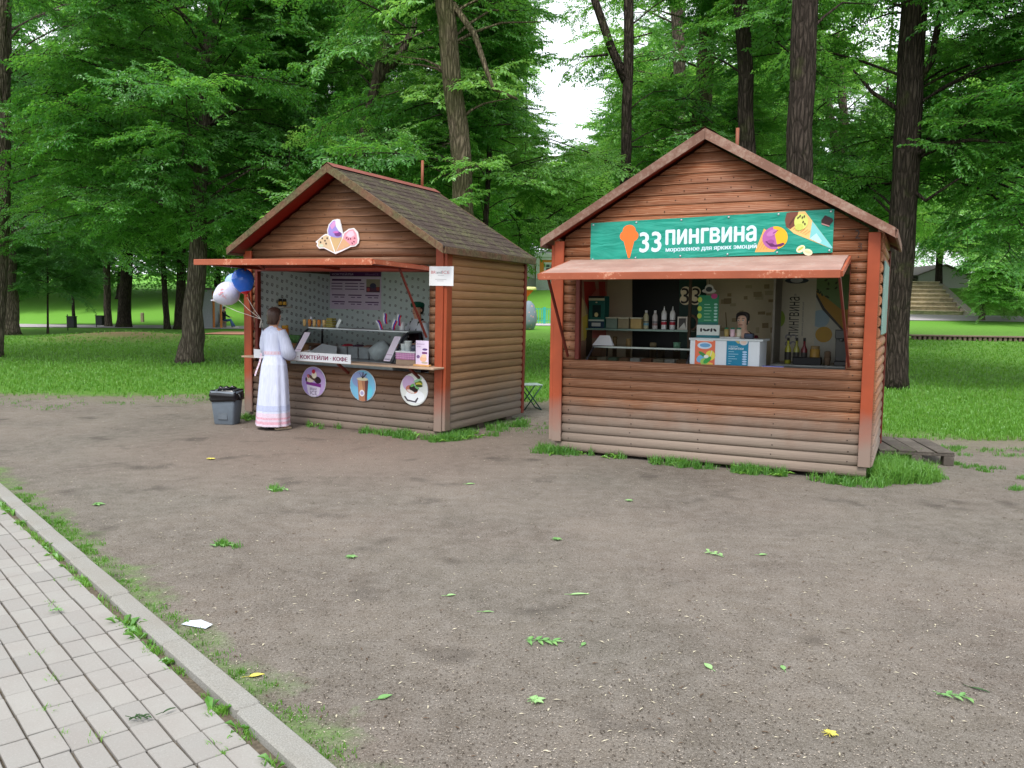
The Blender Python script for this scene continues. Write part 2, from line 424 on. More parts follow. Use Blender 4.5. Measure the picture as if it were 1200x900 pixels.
# ================================================================== THE SETTING
def axis(segs):
    o = [segs[0][0]]
    for a, b, st in segs:
        n = max(1, round((b - a) / st)); o += [a + (b - a) * i / n for i in range(1, n + 1)]
    return np.array(o)
def grid_mesh(name, xs, ys, zf, mat, lift=0., parent=None):
    X, Y = np.meshgrid(xs, ys); V = np.stack([X, Y, zf(X, Y) + lift], -1).reshape(-1, 3)
    n, k = len(ys), len(xs); i = np.arange((n - 1) * (k - 1)); r, c = i // (k - 1), i % (k - 1); b = r * k + c
    return bulk(name, V, np.stack([b, b + 1, b + k + 1, b + k], -1), mat, parent, True)
KD = Vector((.663, -.748, 0)).normalized(); KN = Vector((-KD.y, KD.x, 0)) * -1      # along the kerb / towards the pavement
KN = Vector((-.748, -.663, 0)).normalized()
def kpt(s_, n_, z=0.): return Vector((KD.x * s_ + KN.x * n_, KD.y * s_ + KN.y * n_, z))
def ground_mat():
    t = NT('trodden earth and turf'); p = t.coord('World'); sep = t.n('SeparateXYZ'); t.l(p, sep.inputs[0])
    x, y = sep.outputs[0], sep.outputs[1]
    n1 = t.noise(p, .9, 5, .6); n2 = t.noise(p, 7, 6, .7); n3 = t.noise(p, 60, 5, .75); n4 = t.noise(p, 150, 4, .8); nb = t.noise(p, .35, 3)
    # bare earth
    earth = t.mix(t.rng(n1, .32, .68), rgb(99, 90, 82), rgb(128, 118, 108))
    earth = t.mix(t.rng(nb, .35, .65, 0, .55), earth, rgb(98, 97, 88))
    earth = t.mix(t.rng(n2, .4, .75, 0, .6), earth, rgb(141, 135, 128))
    earth = t.mix(t.rng(n3, .36, .5, .6, 0), earth, rgb(58, 52, 47))
    earth = t.mix(t.rng(n3, .56, .72, 0, .6), earth, rgb(156, 148, 142))
    earth = t.mix(t.rng(n4, .56, .66, 0, .8), earth, rgb(182, 178, 171))
    red = t.n('VectorMath', operation='DISTANCE'); t.l(p, red.inputs[0]); red.inputs[1].default_value = (-2.0, 10.2, 0)
    earth = t.mix(t.math('MULTIPLY', t.rng(red.outputs['Value'], 3.2, .6), t.rng(n2, .3, .6, .3, .8)), earth, rgb(124, 107, 97))
    damp = t.rng(t.noise(p, 1.7, 3, .5), .61, .72, 0, .62)
    earth = t.mix(t.rng(n4, .34, .44, .75, 0), earth, rgb(62, 57, 52))
    earth = t.mix(damp, earth, rgb(74, 69, 64))
    # where the turf starts
    edge = t.math('SUBTRACT', 15.0, t.math('MULTIPLY', t.rng(x, 3.0, 5.4), 3.6))
    edge = t.math('ADD', edge, t.math('MULTIPLY', t.math('SUBTRACT', n1, .5), 2.4))
    edge = t.math('ADD', edge, t.math('MULTIPLY', t.math('SUBTRACT', n2, .5), 1.2))
    turf = t.rng(t.math('SUBTRACT', y, edge), -.35, .25)
    nn = t.math('ADD', t.math('MULTIPLY', x, KN.x), t.math('MULTIPLY', y, KN.y))
    strip = t.math('ADD', nn, t.math('MULTIPLY', t.math('SUBTRACT', t.noise(p, 2.4, 5, .65), .5), .75))
    strip = t.rng(strip, -1.70, -1.50)
    thin = t.rng(n2, .45, .65)
    m_turf = t.math('MAXIMUM', turf, t.math('MULTIPLY', strip, t.rng(n2, .35, .6, .1, .7)))
    d2 = t.n('VectorMath', operation='DISTANCE'); t.l(p, d2.inputs[0]); d2.inputs[1].default_value = (-15.5, 34.0, .3)
    green = t.mix(t.rng(n2, .3, .7), rgb(58, 96, 34), rgb(92, 134, 52))
    green = t.mix(t.rng(n3, .45, .7, 0, .6), green, rgb(122, 156, 74))
    far = t.rng(y, 40, 52)
    green = t.mix(far, green, rgb(112, 166, 66))
    green = t.mix(t.math('MULTIPLY', t.rng(d2.outputs['Value'], 4.4, 1.2), t.rng(n1, .3, .55, .35, .95)), green, rgb(112, 94, 72))
    halo = t.rng(t.math('SUBTRACT', y, edge), -1.6, .0)
    earth = t.mix(t.math('MULTIPLY', halo, t.rng(n2, .4, .62, .1, .75)), earth, rgb(112, 116, 74))
    t.color(t.mix(m_turf, earth, green)); t.set(.95, .12)
    t.bump(t.math('ADD', n3, t.math('ADD', t.math('MULTIPLY', n2, 1.4), t.math('MULTIPLY', n4, .5))), .7, .012)
    return t.m
M['ground'] = ground_mat()
xs = axis([(-900, -200, 100), (-200, -60, 10), (-60, -34, 2), (-34, 44, .5), (44, 80, 2), (80, 200, 10), (200, 900, 100)])
ys = axis([(-300, -40, 40), (-40, 0, 8), (0, 80, .5), (80, 150, 3), (150, 900, 75)])
tag(grid_mesh('ground', xs, ys, terrain, M['ground']), 'trodden brown earth running into green turf under the trees', kind='structure')
# paved paths far behind
def path_strip(name, pts, width, mat, label):
    P = []; 
    for a, b in zip(pts[:-1], pts[1:]):
        k = max(2, int(math.dist(a, b) / .7))
        P += [(a[0] + (b[0] - a[0]) * i / k, a[1] + (b[1] - a[1]) * i / k) for i in range(k)]
    P.append(pts[-1]); V = []; nw = 8
    for i, p in enumerate(P):
        q0, q1 = P[max(i - 1, 0)], P[min(i + 1, len(P) - 1)]; d = Vector((q1[0] - q0[0], q1[1] - q0[1], 0)).normalized(); nx, ny = -d.y, d.x
        for j in range(nw + 1):
            w = (j / nw - .5) * width; V.append((p[0] + nx * w, p[1] + ny * w))
    V = np.array(V); V = np.c_[V, terrain(V[:, 0], V[:, 1]) + .035]
    F = [(i * (nw + 1) + j, i * (nw + 1) + j + 1, (i + 1) * (nw + 1) + j + 1, (i + 1) * (nw + 1) + j) for i in range(len(P) - 1) for j in range(nw)]
    return tag(bulk(name, V, F, mat, None, True), label, kind='structure')
M['path'] = plain(186, 178, 184, .9, .2, 0, .06, 3)
M['brick_path'] = plain(172, 124, 104, .9, .2, 0, .12, 6)
path_strip('path', [(-60, 52), (-30, 49), (-18, 51), (-8, 53.5), (4, 53), (14, 51.5), (20, 52), (27, 52.3), (34, 52), (50, 50), (75, 44)], 5.6, M['path'], 'pale asphalt path crossing the park behind the trees')
path_strip('path', [(-15.4, 42.5), (-12, 42.6), (-9, 42.6)], 3.6, M['brick_path'], 'reddish paved patch before the grey booth')

# ---- pavement of small grey blocks with its kerb
M['paver'] = None
def paver_mat():
    t = NT('concrete paver'); o = t.coord('World'); a = t.noise(o, 130, 4, .7); b = t.noise(o, 4, 5, .6); r = t.rand()
    c = t.mix(t.rng(r, 0, 1), rgb(139, 137, 133), rgb(150, 148, 143))
    c = t.mix(t.rng(b, .35, .7, 0, .5), c, rgb(138, 132, 127)); c = t.mix(t.rng(a, .55, .75, 0, .5), c, rgb(172, 169, 166))
    c = t.mix(t.rng(a, .3, .42, .45, 0), c, rgb(126, 120, 116))
    t.color(c); t.set(.9, .2); t.bump(a, .4, .003); return t.m
M['paver'] = paver_mat()
def kerb_mat():
    t = NT('concrete kerb'); o = t.coord('World'); a = t.noise(o, 160, 4, .75); b = t.noise(o, 3, 5, .6)
    c = t.mix(t.rng(a, .35, .65), rgb(122, 121, 116), rgb(158, 157, 152)); c = t.mix(t.rng(b, .4, .7, 0, .5), c, rgb(130, 124, 114))
    t.color(c); t.set(.95, .15); t.bump(a, .6, .004); return t.m
M['kerb'] = kerb_mat(); M['joint'] = plain(96, 88, 76, .95, .1, 0, .35, 50, .5)
pv = MB([M['joint']]); A = [kpt(-14, -1.34, .004), kpt(2, -1.34, .004), kpt(2, 2, .004), kpt(-14, 2, .004)]
pv.add(A, [(0, 1, 2, 3)]); pavement = tag(pv.build('pavement'), 'pavement of small grey concrete blocks with sprouting joints', kind='structure')
if pavement.data.polygons[0].normal.z < 0: pavement.data.flip_normals()
PW, PL, GAP = .1085, .215, .0085
pm = MB([M['paver']]); pm.box((-PL / 2 + GAP / 2, -PW / 2 + GAP / 2, -.02), (PL / 2 - GAP / 2, PW / 2 - GAP / 2, 0), bev=.0035)
proto = pm.build('paver', parent=pavement); pmesh = proto.data; bpy.data.objects.remove(proto)
far_pv = MB([M['paver']]); kang = math.atan2(KD.y, KD.x); cand = []
for ci in range(16):
    off = .05 * PL * ci + .05 * PL * math.sin(ci * 2.1) + random.uniform(-.006, .006)
    for ri in range(64):
        s_, n_ = -13.2 + ri * PL + off, -1.335 + .038 + PW * (ci + .5)
        p = kpt(s_, n_)
        if p.y < .3: continue
        u, v = proj((p.x, p.y, .02)); big = (-60 < u < 460 and 520 < v < 960)
        cand.append((0 if big else 1, p.length, p))
cand.sort(key=lambda c: (c[0], c[1]))
for i, (b, d, p) in enumerate(cand):
    X = T(p.x + random.uniform(-.002, .002), p.y + random.uniform(-.002, .002), .022 + random.uniform(-.0025, .0025)) @ Rz(kang + random.uniform(-.012, .012)) @ Rx(random.uniform(-.012, .012)) @ Ry(random.uniform(-.012, .012))
    if i < 290 and b == 0:
        o = link('paver', pmesh, pavement); o.matrix_world = X
    else: far_pv.box((-PL / 2 + GAP / 2, -PW / 2 + GAP / 2, -.02), (PL / 2 - GAP / 2, PW / 2 - GAP / 2, 0), 0, X)
if far_pv.v: tag(far_pv.build('paver', parent=pavement), kind='stuff')
KL = .875
km = MB([M['kerb']]); km.box((-KL / 2 + .003, -.056, -.12), (KL / 2 - .003, .056, .0), bev=.012)
ko = km.build('kerb_stone', parent=pavement); kmesh = ko.data; bpy.data.objects.remove(ko)
for i in range(16):
    p = kpt(-3.22 + KL * (i - 11) + KL / 2, -1.396)
    if p.y < -.5: continue
    o = link('kerb_stone', kmesh, pavement)
    o.matrix_world = T(p.x, p.y, .048 + random.uniform(-.005, .005)) @ Rz(kang + random.uniform(-.008, .008)) @ Ry(random.uniform(-.004, .004))

# ---- grass, weeds, litter (nobody could count these)
def blades(P, H, W, spread=.5, per=3):
    P = np.repeat(np.asarray(P, float), per, 0); n = len(P); H = np.repeat(H, per) * RNG.uniform(.55, 1.15, n); W = np.repeat(W, per)
    P = P + np.c_[RNG.normal(0, .012, (n, 2)), np.zeros(n)]
    a = RNG.uniform(0, 2 * np.pi, n); b = RNG.uniform(0, 2 * np.pi, n); l = RNG.uniform(.1, spread, n) * H
    dx, dy = np.cos(a) * W / 2, np.sin(a) * W / 2; lx, ly = np.cos(b) * l, np.sin(b) * l
    V = np.zeros((n, 5, 3))
    V[:, 0] = P + np.c_[-dx, -dy, np.zeros(n)]; V[:, 1] = P + np.c_[dx, dy, np.zeros(n)]
    mid = P + np.c_[lx * .35, ly * .35, H * .6]
    V[:, 2] = mid + np.c_[dx * .8, dy * .8, np.zeros(n)]; V[:, 3] = mid - np.c_[dx * .8, dy * .8, np.zeros(n)]
    V[:, 4] = P + np.c_[lx, ly, H * np.maximum(.55, 1 - (l / H) ** 2 * .4)]
    i = np.arange(n) * 5
    F = np.concatenate([np.stack([i, i + 1, i + 2], -1), np.stack([i, i + 2, i + 3], -1), np.stack([i + 3, i + 2, i + 4], -1)])
    return V.reshape(-1, 3), F
def edge_y(x): return 15.0 - 3.6 * np.clip((x - 3.0) / 2.4, 0, 1)
def fnoise(x, y, s): return np.array([mnoise.noise((a * s, b * s, 3.1)) for a, b in zip(x, y)])
N = 60000
gx = RNG.uniform(-1, 1, N); gy = 11 + 24 * RNG.uniform(0, 1, N) ** 1.7; gx = gx * gy * .72
ok = gy > edge_y(gx) + .9 * fnoise(gx, gy, .9) + .35 * RNG.normal(0, 1, N)
d_m = np.hypot(gx + 15.5, gy - 34); ok &= (d_m > 2.5) | (RNG.uniform(0, 1, N) < .2)
gx, gy = gx[ok], gy[ok]; hh = RNG.uniform(.05, .11, len(gx))
V, Fq = blades(np.c_[gx, gy, terrain(gx, gy)], hh, .006 + .0006 * gy, .8, 3)
tag(bulk('grass', V, Fq, M['blade']), 'short green turf spreading between the tree trunks', kind='stuff')
def scatter(name, label, spots, dens, h, mat, w=.006, spread=.9):
    P = []
    for cx, cy, r, k in spots:
        n = int(dens * k); a = RNG.uniform(0, 2 * np.pi, n); q = r * np.sqrt(RNG.uniform(0, 1, n)); 
        P.append(np.c_[cx + q * np.cos(a), cy + q * np.sin(a) * .7, np.zeros(n)])
    P = np.concatenate(P); V, Fq = blades(P, RNG.uniform(h * .5, h * 1.2, len(P)), np.full(len(P), w), spread, 3)
    return tag(bulk(name, V, Fq, mat), label, kind='stuff')
def broad(name, label, spots, mat):
    mb = MB([mat])
    for cx, cy, k, L in spots:
        for _ in range(k):
            a = random.uniform(0, 6.28); e = random.uniform(.25, 1.0); l = L * random.uniform(.6, 1.2); w = l * .3
            d = Vector((math.cos(a) * math.cos(e), math.sin(a) * math.cos(e), math.sin(e))); sd = Vector((-math.sin(a), math.cos(a), 0)) * w
            p = Vector((cx + random.gauss(0, .02), cy + random.gauss(0, .02), 0)); q = p + d * l * .55; tp = p + d * l - Vector((0, 0, l * .25))
            mb.add([p, q + sd * .5 + Vector((0, 0, .01)), tp, q - sd * .5 + Vector((0, 0, .01)), q - Vector((0, 0, .006))], [(0, 4, 1), (4, 2, 1), (0, 3, 4), (4, 3, 2)], 0)
    return tag(mb.build(name), label, kind='stuff')
ks = []; kb = []
for i in range(95):          # turf strip outside the kerb
    s_ = random.uniform(-8.6, -2.4); k = 1.0 if random.random() < .55 else .35
    p = kpt(s_, -1.46 - abs(random.gauss(0, .045)) - .03); k *= 1.0 if s_ < -6 else .45; ks.append((p.x, p.y, random.uniform(.04, .11), k))
scatter('weeds', 'thin green grass growing along the outer side of the kerb', ks, 24, .028, M['blade'], .005)
ks = []
for i in range(58):
    p = kpt(random.uniform(-8.4, -2.5), -1.325 + random.uniform(-.008, .03)); ks.append((p.x, p.y, random.uniform(.03, .07), random.choice((.3, .6, 1))))
    if i % 3 == 0: kb.append((p.x, p.y, random.randint(4, 8), random.uniform(.06, .11)))
for i in range(16):
    p = kpt(random.uniform(-7, -2.6), -1.335 + .038 + PW * random.randint(1, 5)); ks.append((p.x, p.y, .035, .25))
scatter('weeds', 'green grass tufts sprouting in the gap between kerb and paving blocks', ks, 28, .045, M['weed'], .005)
broad('weeds', 'broad leaved weeds sprouting in the gap beside the kerb', kb, M['weed'])

def bough_mesh(seed, L=2.3, n_side=15, leaf=.098, droop=.5):
    rnd = random.Random(seed); mb = MB(); V = []; Fq = []
    def leafat(p, d, s_):
        nrm = Vector((rnd.gauss(0, .38), rnd.gauss(0, .38), 1)).normalized(); d = (d + Vector((rnd.gauss(0, .3), rnd.gauss(0, .3), -.25 + rnd.gauss(0, .2)))).normalized()
        sd = d.cross(nrm)
        if sd.length < .05: return
        sd.normalize(); u = sd.cross(d); l = s_ * rnd.uniform(.65, 1.25); w = l * rnd.uniform(.2, .3); b = len(V)
        V.extend([p, p + d * l * .42 + sd * w + u * w * .35, p + d * l - u * l * .12, p + d * l * .42 - sd * w + u * w * .35])
        Fq.append((b, b + 1, b + 2)); Fq.append((b, b + 2, b + 3))
    twigs = []
    main = [Vector((L * t, .12 * L * math.sin(2.2 * t + seed), -droop * L * .35 * t * t + .06 * L * math.sin(3 * t))) for t in [i / 8 for i in range(9)]]
    twigs.append((main, .018))
    for k in range(n_side):
        t = .12 + .86 * k / n_side; i = min(int(t * 8), 7); p = main[i].lerp(main[i + 1], t * 8 - i)
        sgn = 1 if k % 2 else -1; l = L * rnd.uniform(.28, .5) * (1 - .45 * t) ; a = sgn * rnd.uniform(.6, 1.15)
        d = Vector((math.cos(a), math.sin(a), rnd.uniform(-.35, .4)))
        tw = [p + d * l * q + Vector((0, 0, -droop * .28 * l * q * q)) for q in (0, .33, .66, 1)]
        twigs.append((tw, .007))
        for q in range(4):
            t2 = .3 + .2 * q; j = min(int(t2 * 3), 2); p2 = tw[j].lerp(tw[j + 1], t2 * 3 - j); a2 = a + rnd.choice((-1, 1)) * rnd.uniform(.5, 1.0)
            l2 = l * rnd.uniform(.25, .5); d2 = Vector((math.cos(a2), math.sin(a2), rnd.uniform(-.45, .35)))
            twigs.append(([p2, p2 + d2 * l2 * .5, p2 + d2 * l2 + Vector((0, 0, -.12 * l2))], .004))
    for tw, r in twigs:
        mb.tube(tw, [r * (1 - .75 * i / (len(tw) - 1)) for i in range(len(tw))], 4, 1, False)
    for tw, r in twigs[1:]:
        ln = (tw[-1] - tw[0]).length; k = max(3, int(ln / .033))
        for i in range(k):
            t = (i + .6) / k; j = min(int(t * (len(tw) - 1)), len(tw) - 2); p = tw[j].lerp(tw[j + 1], t * (len(tw) - 1) - j)
            ax = (tw[j + 1] - tw[j]).normalized(); sd = ax.cross(Vector((0, 0, 1))).normalized()
            leafat(p, ax * .5 + sd * (1 if i % 2 else -1), leaf)
        leafat(tw[-1], ax, leaf)
    mb.add(V, Fq, 0)
    return mb
BM = {}
def bough_set(kind, mat, n, **k):
    BM[kind] = []
    for i in range(n):
        mb = bough_mesh(100 + i + 17 * len(BM), **k); mb.mats = [mat, M['bark_dark']]
        o = mb.build('bough'); BM[kind].append(o.data); bpy.data.objects.remove(o)
bough_set('mid', M['leaf'], 4); bough_set('pale', M['leaf_pale'], 3); bough_set('deep', M['leaf_dark'], 3)
GAPP = [(652, -120), (690, -100), (688, 0), (686, 60), (708, 100), (698, 150), (688, 190), (664, 188), (652, 150), (648, 90), (652, 40)]
def inpoly(u, v, P):
    c = False; j = len(P) - 1
    for i in range(len(P)):
        if (P[i][1] > v) != (P[j][1] > v) and u < (P[j][0] - P[i][0]) * (v - P[i][1]) / (P[j][1] - P[i][1]) + P[i][0]: c = not c
        j = i
    return c
KEEP = [((1042, 232, 1200, 0), 0)]
def strip(pts, w): return [(u - w, v) for u, v in pts] + [(u + w, v) for u, v in pts[::-1]]
HOLES = [((1040, 48), 24, 20), ((1093, 110), 14, 26), ((1098, 40), 12, 20), ((1178, 128), 16, 12), ((56, 52), 20, 26), ((232, 18), 20, 14), ((478, 92), 16, 20), ((842, 102), 8, 14), ((1008, 130), 12, 16), ((968, 170), 9, 22), ((1150, 62), 12, 9), ((612, 128), 9, 9)]
SEEN = [(strip([(521, 0), (527, 60), (536, 150), (545, 245)], 16), 17.5), (strip([(455, 0), (440, 100), (424, 170)], 15), 23), (strip([(738, 0), (735, 130), (733, 215)], 8), 21), (strip([(695, 0), (716, 50), (733, 95)], 6), 21),
        (strip([(867, 0), (872, 90), (877, 175)], 10), 20), (strip([(832, 0), (826, 80), (818, 160)], 11), 24), (strip([(793, 0), (797, 95)], 8), 29), (strip([(945, 0), (940, 100), (937, 205)], 15), 15.8), (strip([(1069, 30), (1060, 190), (1047, 400)], 17), 17),
        (strip([(244, 40), (238, 110)], 8), 20), (strip([(232, 235), (222, 425)], 15), 20), (strip([(148, 300), (145, 384)], 9), 38), (strip([(4, 0), (6, 150)], 10), 31),
        ([(1056, 300), (1120, 300), (1124, 372), (1056, 372)], 60), ([(1056, 366), (1210, 372), (1210, 398), (1056, 398)], 60), ([(612, 290), (656, 290), (656, 400), (612, 400)], 84), ([(0, 352), (300, 352), (300, 400), (0, 400)], 55)]
def open_view(p):
    """sight lines that the place keeps open: sky between the stands, gaps in the crowns, bare stems, steps and paths"""
    if p.y < 9.0: return True
    u, v = proj(p)
    if inpoly(u, v, GAPP): return True
    for (cx, cy), rx, ry in HOLES:
        if ((u - cx) / rx) ** 2 + ((v - cy) / ry) ** 2 < 1: return True
    for P, Y in SEEN:
        if p.y < Y + .3 and inpoly(u, v, P): return True
    return False
def tree(label, base, pts, r0, r1, kind, limbs, bark, scale=1., floor=None, per=5, cat='tree', name='deciduous_tree', extra=(), group=None, spread=None, sector=None):
    """pts: further trunk points; limbs: (count, z from, z to, reach from, reach to)"""
    base = Vector((base[0], base[1], tz(base[0], base[1]) - .05)); O = empty(name, label, cat, T(*base), group)
    P = [base] + [Vector(p) for p in pts]; tb = MB([bark])
    ins = []; K = 9
    for a, b in zip(P[:-1], P[1:]):
        n = max(2, int((b - a).length / .7)); ins += [a.lerp(b, i / n) for i in range(n)]
    ins.append(P[-1]); Ht = P[-1].z - base.z
    ins = [ins[0], ins[0].lerp(ins[1], .3), ins[0].lerp(ins[1], .6)] + ins[1:]
    rr = []
    for i, p in enumerate(ins):
        h = (p.z - base.z) / Ht; rr.append((r1 + (r0 - r1) * math.exp(-(p.z - base.z) / 3.0)) * (1 - .25 * h) * (1 + .26 * math.exp(-(p.z - base.z) / .3)))
        if i > 2: ins[i] = p + Vector((random.gauss(0, r0 * .07), random.gauss(0, r0 * .07), 0))
    loc = lambda p: Vector(p) - base
    tb.tube([loc(p) for p in ins], rr, 14 if r0 > .12 else 8, 0, True, .05)
    for q, ra, rb in extra:
        tb.tube([loc(p) for p in q], [ra + (rb - ra) * i / (len(q) - 1) for i in range(len(q))], 8, 0, True, .06)
    def on_trunk(z):
        for a, b in zip(ins[:-1], ins[1:]):
            if a.z <= z <= b.z and b.z > a.z: return a.lerp(b, (z - a.z) / (b.z - a.z))
        return ins[-1] if z > ins[-1].z else ins[0]
    bs = []
    cnt, z0, z1, l0, l1 = limbs
    for i in range(cnt):
        z = z0 + (z1 - z0) * (i + random.random()) / cnt
        a = i * 2.4 + random.uniform(-.5, .5) if sector is None else random.uniform(*sector)
        l = random.uniform(l0, l1); el = random.uniform(-.05, .45)
        s_ = on_trunk(max(z - .25 * l, base.z + (.9 if scale < .6 else 1.7))); d = Vector((math.cos(a) * math.cos(el), math.sin(a) * math.cos(el), math.sin(el)))
        e = Vector((s_.x, s_.y, z)) + Vector((d.x, d.y, d.z * .5)) * l
        if open_view(e) or open_view(s_.lerp(e, .6)): continue
        mid = s_.lerp(e, .5) + Vector((random.gauss(0, .08), random.gauss(0, .08), .12)) * l * .8
        q = [s_, s_.lerp(mid, .5) + Vector((0, 0, .05)), mid, mid.lerp(e, .5), e]; rl = max(.016, r0 * .13)
        tb.tube([loc(p) for p in q], [rl, rl * .8, rl * .6, rl * .4, rl * .2], 5, 0, False)
        for k in range(per + (2 if base.x < -1 else 1)):
            t = 1 - .62 * random.random() ** 1.3; j = min(int(t * 4), 3); p = q[j].lerp(q[j + 1], t * 4 - j)
            p = p + Vector((random.gauss(0, .12), random.gauss(0, .12), random.gauss(0, .3))) * min(l, 3)
            az = a + random.gauss(0, .75)
            tip = p + Vector((math.cos(az), math.sin(az), -.2)) * 2.5 * scale
            lat = Vector((-math.sin(az), math.cos(az), 0)) * 1.0 * scale
            if p.y < 6 or any(open_view(q_) for q_ in (p, tip, p.lerp(tip, .5) + lat, p.lerp(tip, .5) - lat, p.lerp(tip, .6))): continue
            if floor is not None and tip.z - tz(tip.x, tip.y) < floor: continue
            bs.append((p, az))
    tb.build('trunk', parent=O)
    for p, az in bs:
        o = link('bough', random.choice(BM[kind]), O)
        sc = scale * random.uniform(.75, 1.2)
        o.matrix_local = T(*loc(p)) @ Rz(az) @ Ry(random.gauss(.0, .22)) @ Rx(random.gauss(0, .3)) @ Matrix.Diagonal((sc, sc, sc, 1))
    return O
def tr(label, Y, px, r0px, r1px, kind, limbs, bark='bark_grey', base=None, top=17, extra=(), **k):
    """trunk through picture-measured points px (lowest first) at distance Y; runs on upward to height top"""
    if base is not None: b = gp(*base); Y = b.y
    else: q = atY(*px[0], Y); b = Vector((q.x, Y, 0)); 
    P = [atY(u, v, Y) for u, v in px]
    if base is None: P = P[0:]
    d = (P[-1] - P[-2]) if len(P) > 1 else Vector((0, 0, 1))
    d = Vector((d.x, 0, d.z)).normalized() if d.z > 0 else Vector((0, 0, 1))
    if top > P[-1].z + .5: P.append(P[-1] + d * ((top - P[-1].z) / max(d.z, .5)))
    mpp = Y / F_PX
    ex = [([atY(u, v, Y + dy) for u, v, dy in q], a * mpp, c * mpp) for q, a, c in extra]
    return tree(label, (b.x, b.y), P, r0px * mpp, r1px * mpp, kind, limbs, M[bark], extra=ex, **k)
G1 = 'tall trees behind the kiosks'
tr('thick grey trunk at the left edge of the lawn, nearest of the edge trees', 0, [(0, 340), (4, 200), (6, 0)], 9, 8, 'mid', (24, 4.6, 11.5, 1.5, 5), base=(-8, 418), floor=2.8, per=6)
tr('broad trunk rising just behind the leftmost trunk beside the path', 0, [(7, 330), (5, 200), (4, 0)], 12, 10, 'deep', (26, 5.0, 15.5, 2, 6), base=(9, 392), scale=1.3, floor=3.0, per=6)
tr('big grey leaning tree on the lawn left of the small kiosk', 0, [(229, 330), (236, 200), (250, 0)], 14, 7.5, 'mid', (38, 4.0, 11.5, 1.3, 5.0), base=(222, 425), floor=2.7, per=7,
   extra=[([(238, 160, 0), (222, 140, .2), (214, 105, .5), (208, 60, .8)], 4, 1.5), ([(240, 128, 0), (262, 105, -.3), (298, 88, -.6)], 2.6, 1)])
tr('dark straight trunk far left of the leaning tree, widest behind the mound', 0, [(148, 330), (150, 250)], 8, 6, 'deep', (26, 4.2, 18, 2, 6.5), 'bark_dark', base=(145, 384), scale=1.5, floor=2.5, per=6)
tr('short pale brown trunk between the litter bin and the dark straight trunk', 0, [(126, 360), (125, 300)], 4.2, 4, 'mid', (12, 4.4, 9, 1.5, 4), base=(127, 383), scale=1.3, floor=2.8, per=5, top=10)
tr('thin dark trunk between the dark straight tree and the leaning tree', 0, [(193, 340), (190, 250)], 3.6, 3, 'deep', (14, 4.4, 12, 1.5, 4.5), 'bark_dark', base=(196, 386), scale=1.4, floor=2.7, per=5, top=13)
tr('dark trunk half hidden directly behind the big leaning tree', 0, [(212, 330), (214, 200)], 6, 5, 'mid', (22, 4.6, 17, 2, 5.5), 'bark_dark', base=(210, 386), scale=1.4, floor=2.6, per=6)
tr('slim young tree with round crown near the litter bin', 0, [(56, 340), (56, 290)], 1.3, .8, 'deep', (16, 1.9, 4.0, .4, 1.2), 'bark_dark', base=(56, 391), scale=.62, floor=1.3, per=4, top=4.2, name='young_tree')
tr('young tree with dark crown standing behind the taller litter bin', 0, [(85, 345), (84, 300)], 2.2, 1.2, 'deep', (16, 2.3, 5, .5, 1.7), 'bark_dark', base=(87, 381), scale=.8, floor=1.7, per=4, top=5, name='young_tree')
tr('dark forked tree leaning right behind the roof of the small kiosk', 23, [(400, 300), (408, 250), (426, 160), (440, 100), (451, 50), (455, 0)], 9, 6, 'mid', (32, 4.4, 12.5, 1.5, 5.2), 'bark_grey', floor=3.0, per=7, sector=(-.4, 3.5), group=None,
   extra=[([(441, 96, 0), (468, 66, .2), (485, 32, .3), (490, -30, .5)], 6, 3), ([(468, 66, .2), (484, 58, 0), (512, 55, -.3)], 2.4, 1.4)])
tr('thick mossy trunk rising behind the ridge of the small kiosk', 17.5, [(548, 330), (544, 245), (536, 150), (527, 60), (521, 0)], 16, 11.5, 'mid', (28, 4.6, 10.5, 1.2, 4.4), 'bark_moss', floor=3.2, per=7, sector=(-.5, 3.0),
   extra=[([(531, 5, 0), (556, 40, -.3), (570, 82, -.5), (578, 104, -.6), (606, 116, -.9)], 4, 1.4)])
tr('slender dark tree just right of the thick mossy trunk', 21, [(566, 330), (570, 250), (574, 180), (566, 100)], 5, 3, 'pale', (22, 3.6, 10.0, 1, 3.6), 'bark_dark', floor=2.8, per=6, top=12)
tr('forked dark tree right of the open sky, left of the large kiosk gable', 21, [(733, 330), (733, 215), (735, 130), (738, 0)], 7.5, 6.5, 'mid', (20, 4.6, 11, 1.2, 4.2), 'bark_dark', floor=3.2, per=6, sector=(-.3, 2.9),
   extra=[([(733, 95, 0), (716, 55, .2), (697, 0, .4), (690, -40, .4)], 5.5, 4), ([(712, 64, .2), (694, 66, -.2), (680, 67, -.4)], 1.6, .7)])
tr('distant straight trunk behind the gable of the large kiosk, left of the pair', 29, [(799, 330), (797, 100), (793, 0)], 9, 8, 'deep', (14, 6, 14, 2, 5), 'bark_grey', scale=1.2, floor=3.8, per=6, sector=(.2, 2.9))
tr('greenish trunk standing right above the gable peak of the large kiosk', 24, [(812, 330), (819, 150), (826, 80), (832, 0)], 11, 11, 'mid', (12, 5.5, 12, 1.5, 4.5), 'bark_moss', floor=4, per=6, sector=(.2, 2.9))
tr('dark trunk behind the iron pole on the large kiosk roof', 20, [(885, 330), (877, 175), (872, 90), (867, 0)], 11, 9.5, 'mid', (10, 6, 11, 1.5, 4.0), 'bark_dark', floor=4.4, per=5, sector=(.3, 2.8))
tr('thick speckled dark trunk over the right roof slope of the large kiosk', 15.8, [(933, 330), (937, 205), (940, 100), (945, 0)], 15.5, 15.5, 'mid', (9, 6.2, 9.5, 1.5, 4.0), 'bark_dark', floor=5, per=5, sector=(.2, 2.9))
